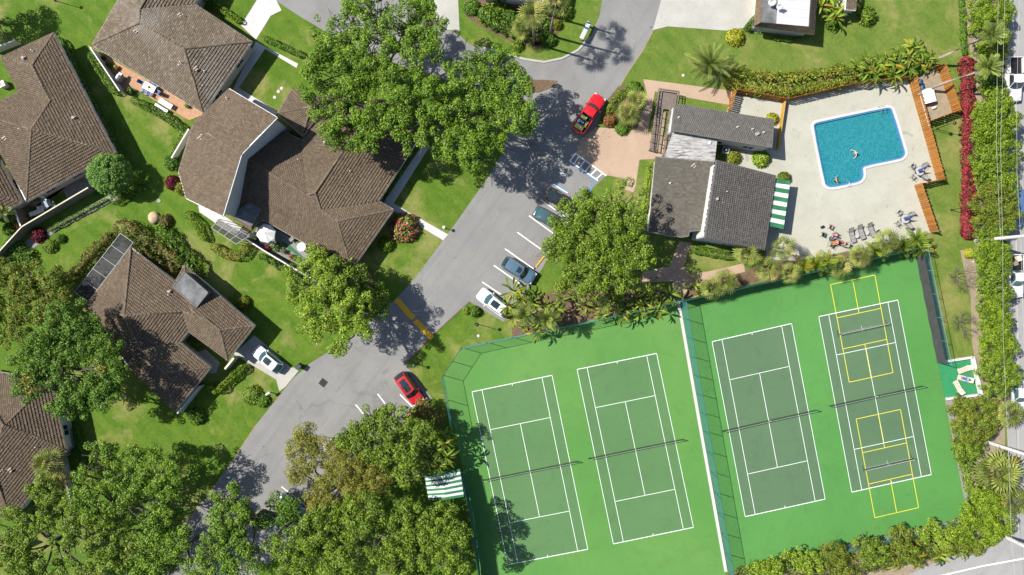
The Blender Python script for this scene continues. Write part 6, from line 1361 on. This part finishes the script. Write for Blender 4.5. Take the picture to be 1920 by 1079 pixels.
def dining(lb, px, py, rz):
    e = empty('round_table', at(px, py, .06), rz, 'round table with folded navy parasol '+lb, 'table'); m = MB(); m.lathe([(.55, .7), (.56, .73), (0, .73)], 20); m.build('top', GREYM, e); m = MB(); m.lathe([(.05, 0), (.05, .7)], 8); m.build('column', BLACKM, e); m = MB(); m.lathe([(.3, 0), (.28, .06), (0, .07)], 14); m.build('base', BLACKM, e)
    p = empty('folded_parasol', at(px, py, .8), rz, 'folded navy parasol tilted over the round table '+lb, 'parasol'); d = Vector((.55, .3, 1.15)); m = MB(); m.tube([(0, 0, -.7), d*1.25], .022, 6); m.build('pole', ALUM, p); m = MB(); m.tube([d*.25, d*.45, d*.8, d*1.2], [.2, .17, .11, .03], 8); m.build('folded_canopy', SLINGN, p)
    for k, (nm) in enumerate(('towards the pool', 'towards the left', 'towards the courts', 'towards the fence')):
        a = R(120+k*90)+rz; chair('grey chair %s at the table %s' % (nm, lb.replace('in the lower right of the pool deck', 'by the short lower fence')), px+math.cos(a)*14, py-math.sin(a)*14, (-math.cos(a), math.sin(a)), group='grey chairs at the round tables')
dining('beside the right pool fence', 1719, 323, .3); dining('in the lower right of the pool deck', 1692, 412, .1)
chair('brown chair at the top of the group of sitters', 1556, 427, (.9, .4), SLINGBR); chair('dark green chair left of the group of sitters', 1542, 441, (.95, .3), SLINGG)
e = empty('low_table', at(1556, 449, .06), 0, 'low dark table amid the sitters on the pool deck', 'table'); m = MB(); m.lathe([(.32, .4), (.33, .43), (0, .43)], 16); m.build('top', SLINGG, e)
for k in range(3): a = k*2.1; m = MB(); m.tube([(.28*math.cos(a), .28*math.sin(a), 0), (.2*math.cos(a), .2*math.sin(a), .4)], .018, 5); m.build('leg', BLACKM, e)
chair('dark green chair at the lower end of the group of sitters', 1558, 461, (.6, -.8), SLINGG)
# bag by the group
m = MB(); m.box((0, 0, .15), (.42, .25, .3)); m.box((0, 0, .33), (.3, .04, .08)); tag(m.build('bag', BLACKM, None, at(1541, 426, .06), (0, 0, .5)), 'small dark bag on the deck left of the brown chair', 'bag')
# ---------------------------------------------------------------- people
SKIN = simple('tanned_skin', (.36, .19, .12), (.42, .23, .15), 6, .6); SKIN2 = simple('pale_skin', (.50, .30, .22), (.55, .34, .25), 6, .6); HAIRD = simple('dark_hair', (.02, .014, .01), None); HAIRG = simple('grey_hair', (.3, .29, .27), None)
def person(label, loc, rz, joints, skin, hair, clothes):
    """one continuous skinned body; clothes: list of (name, material, chain of joint keys with radii)"""
    e = empty('person', loc, rz, label, 'person'); J = joints; bm = bmesh.new(); lay = bm.verts.layers.skin.verify(); vs = {}
    rad = dict(pel=.125, wai=.115, che=.135, nec=.05, hd0=.075, hd=.095, top=.07, shl=.065, shr=.065, ell=.045, elr=.045, wrl=.034, wrr=.034, pal=.036, par=.036, hil=.095, hir=.095, knl=.06, knr=.06, anl=.042, anr=.042, tol=.035, tor=.035)
    for k, p in J.items(): v = bm.verts.new(p); v[lay].radius = (rad[k], rad[k]*(.8 if k in ('che', 'wai', 'pel') else 1)); v[lay].use_root = (k == 'pel'); vs[k] = v
    for ch in (('pel', 'wai', 'che', 'nec', 'hd0', 'hd', 'top'), ('che', 'shl', 'ell', 'wrl', 'pal'), ('che', 'shr', 'elr', 'wrr', 'par'), ('pel', 'hil', 'knl', 'anl', 'tol'), ('pel', 'hir', 'knr', 'anr', 'tor')):
        for a, b in zip(ch[:-1], ch[1:]):
            if a in vs and b in vs: bm.edges.new((vs[a], vs[b]))
    for s_ in 'lr':
        if 'pa'+s_ not in J: continue
        pa, wr = Vector(J['pa'+s_]), Vector(J['wr'+s_]); d = (pa-wr).normalized(); y = d.cross(Vector((0, 0, 1))).normalized()
        for k, (o_, l) in enumerate(((-.032, .07), (-.011, .085), (.011, .08), (.03, .065), (.05, .045))):
            base = pa+d*(.02 if k < 4 else -.03)+y*o_; dd = (d+(y*.7 if k == 4 else y*o_*3)).normalized(); mid = base+dd*l*.5; tip = mid+(dd+Vector((0, 0, -.35))).normalized()*l*.5
            q = [bm.verts.new(p) for p in (base, mid, tip)]
            for v_, r_ in zip(q, (.0095, .0085, .007)): v_[lay].radius = (r_, r_)
            bm.edges.new((vs['pa'+s_], q[0])); bm.edges.new((q[0], q[1])); bm.edges.new((q[1], q[2]))
    me = bpy.data.meshes.new('body'); bm.to_mesh(me); bm.free(); me.materials.append(skin); o = link('body', me, e); md = o.modifiers.new('Skin', 'SKIN'); md.use_smooth_shade = True; s = o.modifiers.new('Sub', 'SUBSURF'); s.levels = 1; s.render_levels = 2
    h = Vector(J['hd']); up = (Vector(J['top'])-Vector(J['hd0'])).normalized()
    m = MB(); m.lathe([(.1, -.03), (.112, .02), (.1, .08), (.06, .115), (0, .125)], 12); hh = m.build('hair', hair, e, h-up*.0, up.to_track_quat('Z', 'Y').to_euler(), smooth=True)
    fw = Vector(J['hd'])-Vector(J['nec']); fx = Vector((1, 0, 0)); fx = (fx-up*fx.dot(up)).normalized(); sd = up.cross(fx); m = MB()
    m.lathe([(0, 0), (.016, .012), (0, .04)], 6, h+fx*.1-up*.03); m.build('nose', skin, e); 
    for q in (-1, 1): m = MB(); m.lathe([(0, -.01), (.012, 0), (0, .01)], 6, h+fx*.088+sd*q*.035); m.build('eye', TRIMB, e); m = MB(); m.lathe([(0, -.03), (.02, 0), (0, .03)], 6, h+sd*q*.1); m.build('ear', skin, e)
    m = MB(); m.tube([h+fx*.088+sd*.025-up*.055, h+fx*.092-up*.058, h+fx*.088-sd*.025-up*.055], .007, 5); m.build('mouth', TAILR, e)
    for (nm, mt, chain) in clothes:
        m = MB()
        for c_ in chain: m.tube([Vector(J[k]) for k, r_ in c_], [r_ for k, r_ in c_], 10)
        m.build(nm, mt, e, smooth=True)
    return e
def sit(rec=.15, arms=.35, kn=.5):
    z = .52; s_ = math.sin(rec); J = dict(pel=(0, 0, z), wai=(-.2*s_, 0, z+.18), che=(-.42*s_, 0, z+.40), nec=(-.5*s_, 0, z+.56), hd0=(-.5*s_+.02, 0, z+.63), hd=(-.5*s_+.04, 0, z+.73), top=(-.5*s_+.03, 0, z+.81))
    for q, y in (('l', 1), ('r', -1)):
        J['sh'+q] = (-.42*s_, .17*y, z+.47); J['el'+q] = (-.2*s_+.02, .26*y, z+.22); J['wr'+q] = (arms*.6, .2*y, z+.14); J['pa'+q] = (arms*.6+.08, .18*y, z+.13); J['hi'+q] = (.03, .1*y, z-.01); J['kn'+q] = (.45, .13*y, z+.03); J['an'+q] = (kn, .13*y, .1); J['to'+q] = (kn+.16, .14*y, .04)
    return J
TEE = lambda r=.15: [[('wai', .13), ('che', .152), ('nec', .06)], [('che', .1), ('shl', .085), ('ell', .062)], [('che', .1), ('shr', .085), ('elr', .062)]]
SHORTS = [[('wai', .135), ('pel', .15)], [('pel', .13), ('hil', .115), ('knl', .085)], [('pel', .13), ('hir', .115), ('knr', .085)]]
SUIT = [[('wai', .128), ('pel', .142)], [('pel', .12), ('hil', .108)], [('pel', .12), ('hir', .108)]]
C_PINK = simple('coral_cloth', (.50, .08, .07), None); C_NAVY = simple('navy_cloth', (.04, .06, .18), None); C_ORG = simple('orange_cloth', (.45, .11, .03), None); C_BLUE = simple('bright_blue_cloth', (.03, .16, .42), None); C_WHT = simple('white_cloth', (.6, .6, .6), None); C_MAR = simple('maroon_cloth', (.16, .03, .025), None)
chair('grey chair under the sitter in navy', 1561, 443, (-.5, .85)); p = at(1561, 443, .06); person('person in coral top and navy shorts sitting at the deck group', (p.x, p.y, .0), math.atan2(-.85, -.5), sit(), SKIN2, HAIRG, [('top', C_PINK, TEE()), ('shorts', C_NAVY, SHORTS)])
chair('dark chair under the sitter in orange', 1563, 456, (-.95, .2), SLINGG); p = at(1563, 456, .06); person('person in orange swimwear sitting lowest in the deck group', (p.x, p.y, .0), math.atan2(-.2, -.95), sit(.4), SKIN, HAIRD, [('trunks', C_ORG, SHORTS)])
lounger('grey lounger under the reclining sitter in the deck group', 1577, 457, (-.9, -.4), SLING, up=50, L=1.4); p = at(1576, 456.5, .06); person('person in maroon swimwear reclining beside the orange sitter', (p.x, p.y, -.08), math.atan2(.4, -.9), sit(.6, .4, .75), SKIN, HAIRD, [('swimsuit', C_MAR, SUIT+[[('wai', .128), ('che', .148)]])])
# swimmer standing in the pool
def stand(arm=.5):
    J = dict(pel=(0, 0, .95), wai=(0, 0, 1.12), che=(0, 0, 1.34), nec=(0, 0, 1.5), hd0=(.02, 0, 1.57), hd=(.03, 0, 1.66), top=(.02, 0, 1.74))
    for q, y in (('l', 1), ('r', -1)):
        J['sh'+q] = (0, .18*y, 1.42); J['el'+q] = (.1, .42*y, 1.28); J['wr'+q] = (.3, .56*y, 1.2); J['pa'+q] = (.38, .58*y, 1.19); J['hi'+q] = (0, .1*y, .92); J['kn'+q] = (.05, .11*y, .5); J['an'+q] = (0, .11*y, .1); J['to'+q] = (.16, .12*y, .05)
    return J
p = at(1603, 288); person('swimmer standing in the middle of the pool', (p.x, p.y, -1.12), R(200), stand(), SKIN2, HAIRG, [('trunks', C_NAVY, SUIT)])
p = at(1566, 340); person('dark haired bather at the pool steps', (p.x, p.y, -1.0), R(20), stand(), SKIN, HAIRD, [('swimsuit', TRIMB, SUIT+[[('wai', .13), ('che', .15)]])])
# pad loungers
lounger('beige lounger at the upper side of the teal seating pad', 1806, 692, (-.9, .35), SLINGB, WHITEP, 1.7, .62, 30, .04); lounger('beige lounger at the lower side of the teal seating pad', 1794, 726, (-.45, -.9), SLINGB, WHITEP, 1.7, .62, 30, .04)
lounger('beige lounger under the person in blue on the seating pad', 1806, 710, (-.95, -.25), SLINGB, WHITEP, 1.7, .62, 45, .04); p = at(1804, 709.5); person('person in bright blue top reclining on the seating pad', (p.x, p.y, -.1), math.atan2(.25, -.95), sit(.55, .4, .7), SKIN2, HAIRD, [('top', C_BLUE, TEE()), ('trousers', C_NAVY, SHORTS)])
# ---------------------------------------------------------------- patios
lounger('white lounger on the terracotta patio nearer the roof', 313, 196, (-.85, -.5), WHITEP, WHITEP, 1.8, .66, 12, .05); lounger('white lounger on the terracotta patio nearer the hedge', 304, 206, (-.85, -.5), WHITEP, WHITEP, 1.8, .66, 12, .05)
e = empty('patio_table', at(285, 167, .05), R(-28), 'white rectangular dining table on the terracotta patio', 'table'); m = MB(); m.box((0, 0, .73), (1.7, .95, .05)); m.build('top', WHITEP, e)
for x in (-.75, .75):
    for y in (-.4, .4): m = MB(); m.box((x, y, .35), (.07, .07, .7)); m.build('leg', WHITEP, e)
m = MB(); m.lathe([(.1, .755), (.16, .85), (.05, .9), (0, .9)], 10); tag(m.build('fruit_bowl', L_OAK2, None, at(285, 167, .05)), 'green bowl on the white patio table', 'bowl')
BLC = simple('blue_cushion', (.06, .12, .26), None)
for lb, px, py, hd in (('left end', 270, 158, (.85, .5)), ('right end', 300, 176, (-.85, -.5)), ('far left side', 288, 155, (-.4, .9)), ('far right side', 296, 162, (-.4, .9)), ('near left side', 274, 172, (.4, -.9)), ('near right side', 284, 178, (.4, -.9))): chair('white chair with blue cushion at the %s of the patio table' % lb, px, py, hd, BLC, WHITEP, .05, 'blue cushioned chairs on the terracotta patio')
e = empty('grill', at(228, 150, .05), R(60), 'grey barbecue grill beside the white privacy screen', 'grill'); m = MB(); m.box((0, 0, .45), (.9, .5, .8)); m.build('cabinet', GREYM, e); m = MB(); m.lathe([(0, -.42), (.26, -.42), (.26, .42), (0, .42)], 12, (0, 0, .9), 'X'); m.build('lid', ALUM, e); m = MB(); m.box((.6, 0, .85), (.32, .45, .04)); m.build('side_shelf', WHITEP, e)
def pot(label, px, py, r, h, m_, lm, fr=.4, z=.05):
    e = empty('potted_plant', at(px, py, z), 0, label, 'potted plant'); m = MB(); m.lathe([(r*.7, 0), (r, h), (r*.88, h), (r*.85, h-.05), (0, h-.06)], 12); m.build('pot', m_, e); key = (lm.name, .28, 260)
    if key not in UB: UB[key] = unit_bush(lm, .28, 260)
    link('foliage', UB[key], e, (0, 0, h-.08), None, (fr, fr, fr*1.1))
TERRA = simple('terracotta', (.30, .12, .06), None); DARKP = simple('dark_glazed_pot', (.02, .025, .035), None, rough=.3)
for i, (lb, px, py, r, h, a, b_, f) in enumerate((('terracotta pot at the upper corner of the terracotta patio', 196, 110, .2, .35, TERRA, L_RED2, .35), ('second pot down the white privacy screen', 206, 124, .22, .4, DARKP, L_DARK, .45), ('yellow flowering pot beside the privacy screen', 220, 128, .2, .35, TERRA, L_GOLD, .35), ('dark pot at the lower end of the privacy screen', 247, 173, .3, .5, DARKP, L_DARK, .5), ('pot by the roof edge of the terracotta patio', 352, 200, .2, .35, TERRA, L_LIME, .35),
        ('pot with pink flowers beside the white umbrella', 503, 466, .22, .35, TERRA, L_RED, .45), ('leafy pot between umbrella and green rug', 520, 462, .3, .4, DARKP, L_HEDGE, .75), ('clay pot in the middle of the umbrella patio', 534, 472, .25, .4, TERRA, L_WARM, .4), ('flower pot near the curved white wall', 548, 482, .22, .35, DARKP, L_BOUG, .45), ('flower pot at the end of the umbrella patio', 556, 486, .2, .35, TERRA, L_CROT, .4), ('leafy pot left of the white umbrella', 480, 448, .22, .4, WHITEP, L_HEDGE, .4), ('pot at the corner of the left patio', 62, 392, .22, .4, DARKP, L_DARK, .4))): pot(lb, px, py, r, h, a, b_, f)
e = empty('parasol', at(509, 440, .05), R(12), 'open white octagonal parasol on the duplex patio', 'parasol'); m = MB(); m.tube([(0, 0, 0), (0, 0, 2.45)], .03, 8); m.build('pole', WHITEP, e); m = MB(); m.lathe([(.3, 0), (.28, .08), (0, .1)], 12); m.build('base', GREYM, e)
for k in range(8):
    a0, a1 = R(k*45), R(k*45+45); m = MB(); ap = Vector((0, 0, 2.5)); q = [Vector((1.28*math.cos(a), 1.28*math.sin(a), 2.05)) for a in (a0, a1)]; mid = (q[0]+q[1])/2*.98+Vector((0, 0, -.02)); m.add([ap, q[0], mid, q[1], q[0]-Vector((0, 0, .12)), mid-Vector((0, 0, .12)), q[1]-Vector((0, 0, .12))], [(0, 1, 2), (0, 2, 3), (1, 4, 5, 2), (2, 5, 6, 3)]); pn = m.build('canopy_panel', WH_AWN, e)
    m = MB(); m.tube([ap-Vector((0, 0, .02)), q[0]-Vector((0, 0, .02))], .012, 5); m.build('rib', ALUM, e)
m = MB(); m.lathe([(.06, 2.49), (.03, 2.58), (0, 2.6)], 8); m.build('finial', GREYM, e)
sidetable('round white table under the roof edge of the umbrella patio', 568, 464, .05, .6, .72, WHITEP)
chair('white chair beside the white parasol', 484, 440, (.8, .3), WHITEP, WHITEP, .05); chair('dark chair under the roof edge of the umbrella patio', 548, 450, (-.6, .6), SLING, BLACKM, .05)
sheet('green_rug', [(528, 452), (545, 461), (572, 485), (560, 480), (535, 464)], .05, simple('green_rug', (.02, .10, .03), None))
e = empty('patio_table', at(94, 384, .05), R(25), 'blue grey square table on the left house patio', 'table'); m = MB(); m.box((0, 0, .7), (1.2, .95, .05)); m.build('top', simple('grey_blue_top', (.22, .26, .30), None), e)
for x in (-.5, .5):
    for y in (-.4, .4): m = MB(); m.box((x, y, .34), (.06, .06, .68)); m.build('leg', WHITEP, e)
for lb, px, py, hd in (('upper', 88, 376, (.3, .9)), ('left', 84, 390, (.9, -.3)), ('right', 106, 389, (-.9, .3))): chair('white chair on the %s side of the blue grey patio table' % lb, px, py, hd, WHITEP, WHITEP, .05, 'white chairs on the left patio')
lounger('white lounger folded at the left end of the left patio', 74, 398, (.9, -.4), WHITEP, WHITEP, 1.5, .55, 15, .05)
for k, (px, py) in enumerate(((528, 166), (522, 172), (515, 183))): m = MB(); m.lathe([(.22, 0), (.22, .03), (.2, .04), (0, .04)], 14); tag(m.build('stepping_stone', WHITECONC, None, at(px, py, .005)), ('top', 'middle', 'bottom')[k]+' round white stepping stone on the small lawn', 'stepping stone')
t = empty('air_conditioner', at(11, 161), R(25), 'air conditioning unit beside the left edge house', 'air conditioner'); m = MB(); m.box((0, 0, .4), (.8, .8, .8)); m.build('casing', GREYM, t); m = MB(); m.lathe([(.34, .8), (.34, .83), (0, .81)], 16); m.build('fan_grille', BLACKM, t)
for lb, px, py in (('on the lawn beside the short teal post lamp', 897, 630), ('on the lawn beside the pink walk', 1281, 142)):
    m = MB(); m.lathe([(.2, 0), (.2, .06), (.12, .09), (0, .09)], 10); tag(m.build('valve_cover', WHITECONC, None, at(px, py)), 'small white round valve cover '+lb, 'valve cover')
m = MB(); m.lathe([(.3, 0), (.3, .03), (.26, .04), (0, .04)], 14); tag(m.build('manhole_cover', BLACKM, None, at(298, 377)), 'dark round manhole cover on the shaded left lawn', 'manhole cover')
# ---------------------------------------------------------------- leaf litter under the trees
P = []; 
for (px, py, r, n) in ((1000, 270, 70, 500), (760, 610, 60, 350), (800, 720, 40, 200), (1010, 480, 40, 250), (940, 1000, 60, 350), (900, 800, 40, 200), (1060, 620, 60, 300), (560, 900, 60, 300), (1230, 520, 40, 260), (1640, 990, 120, 260), (1500, 480, 80, 200), (870, 340, 60, 200), (420, 960, 50, 200), (1820, 700, 50, 300), (1130, 250, 50, 150)):
    q = at(px, py); a = rng.uniform(0, 6.28, n); d = np.abs(rng.normal(0, r/PPM*.6, n)); P.append(np.stack([q.x+d*np.cos(a), q.y+d*np.sin(a), np.full(n, .055)], 1))
P = np.concatenate(P); N = rng.normal(size=P.shape)*.15+np.array([0, 0, 1]); tag(link('fallen_leaves', leaf_mesh('fallen_leaves', P, N, rng.uniform(.06, .13, len(P)), .6, leafmat('dry_leaf', (.10, .06, .02), (.25, .16, .06), (.2, .2, .05), .2, .2))), 'scattered dry fallen leaves under the trees', 'leaves', kind='stuff')
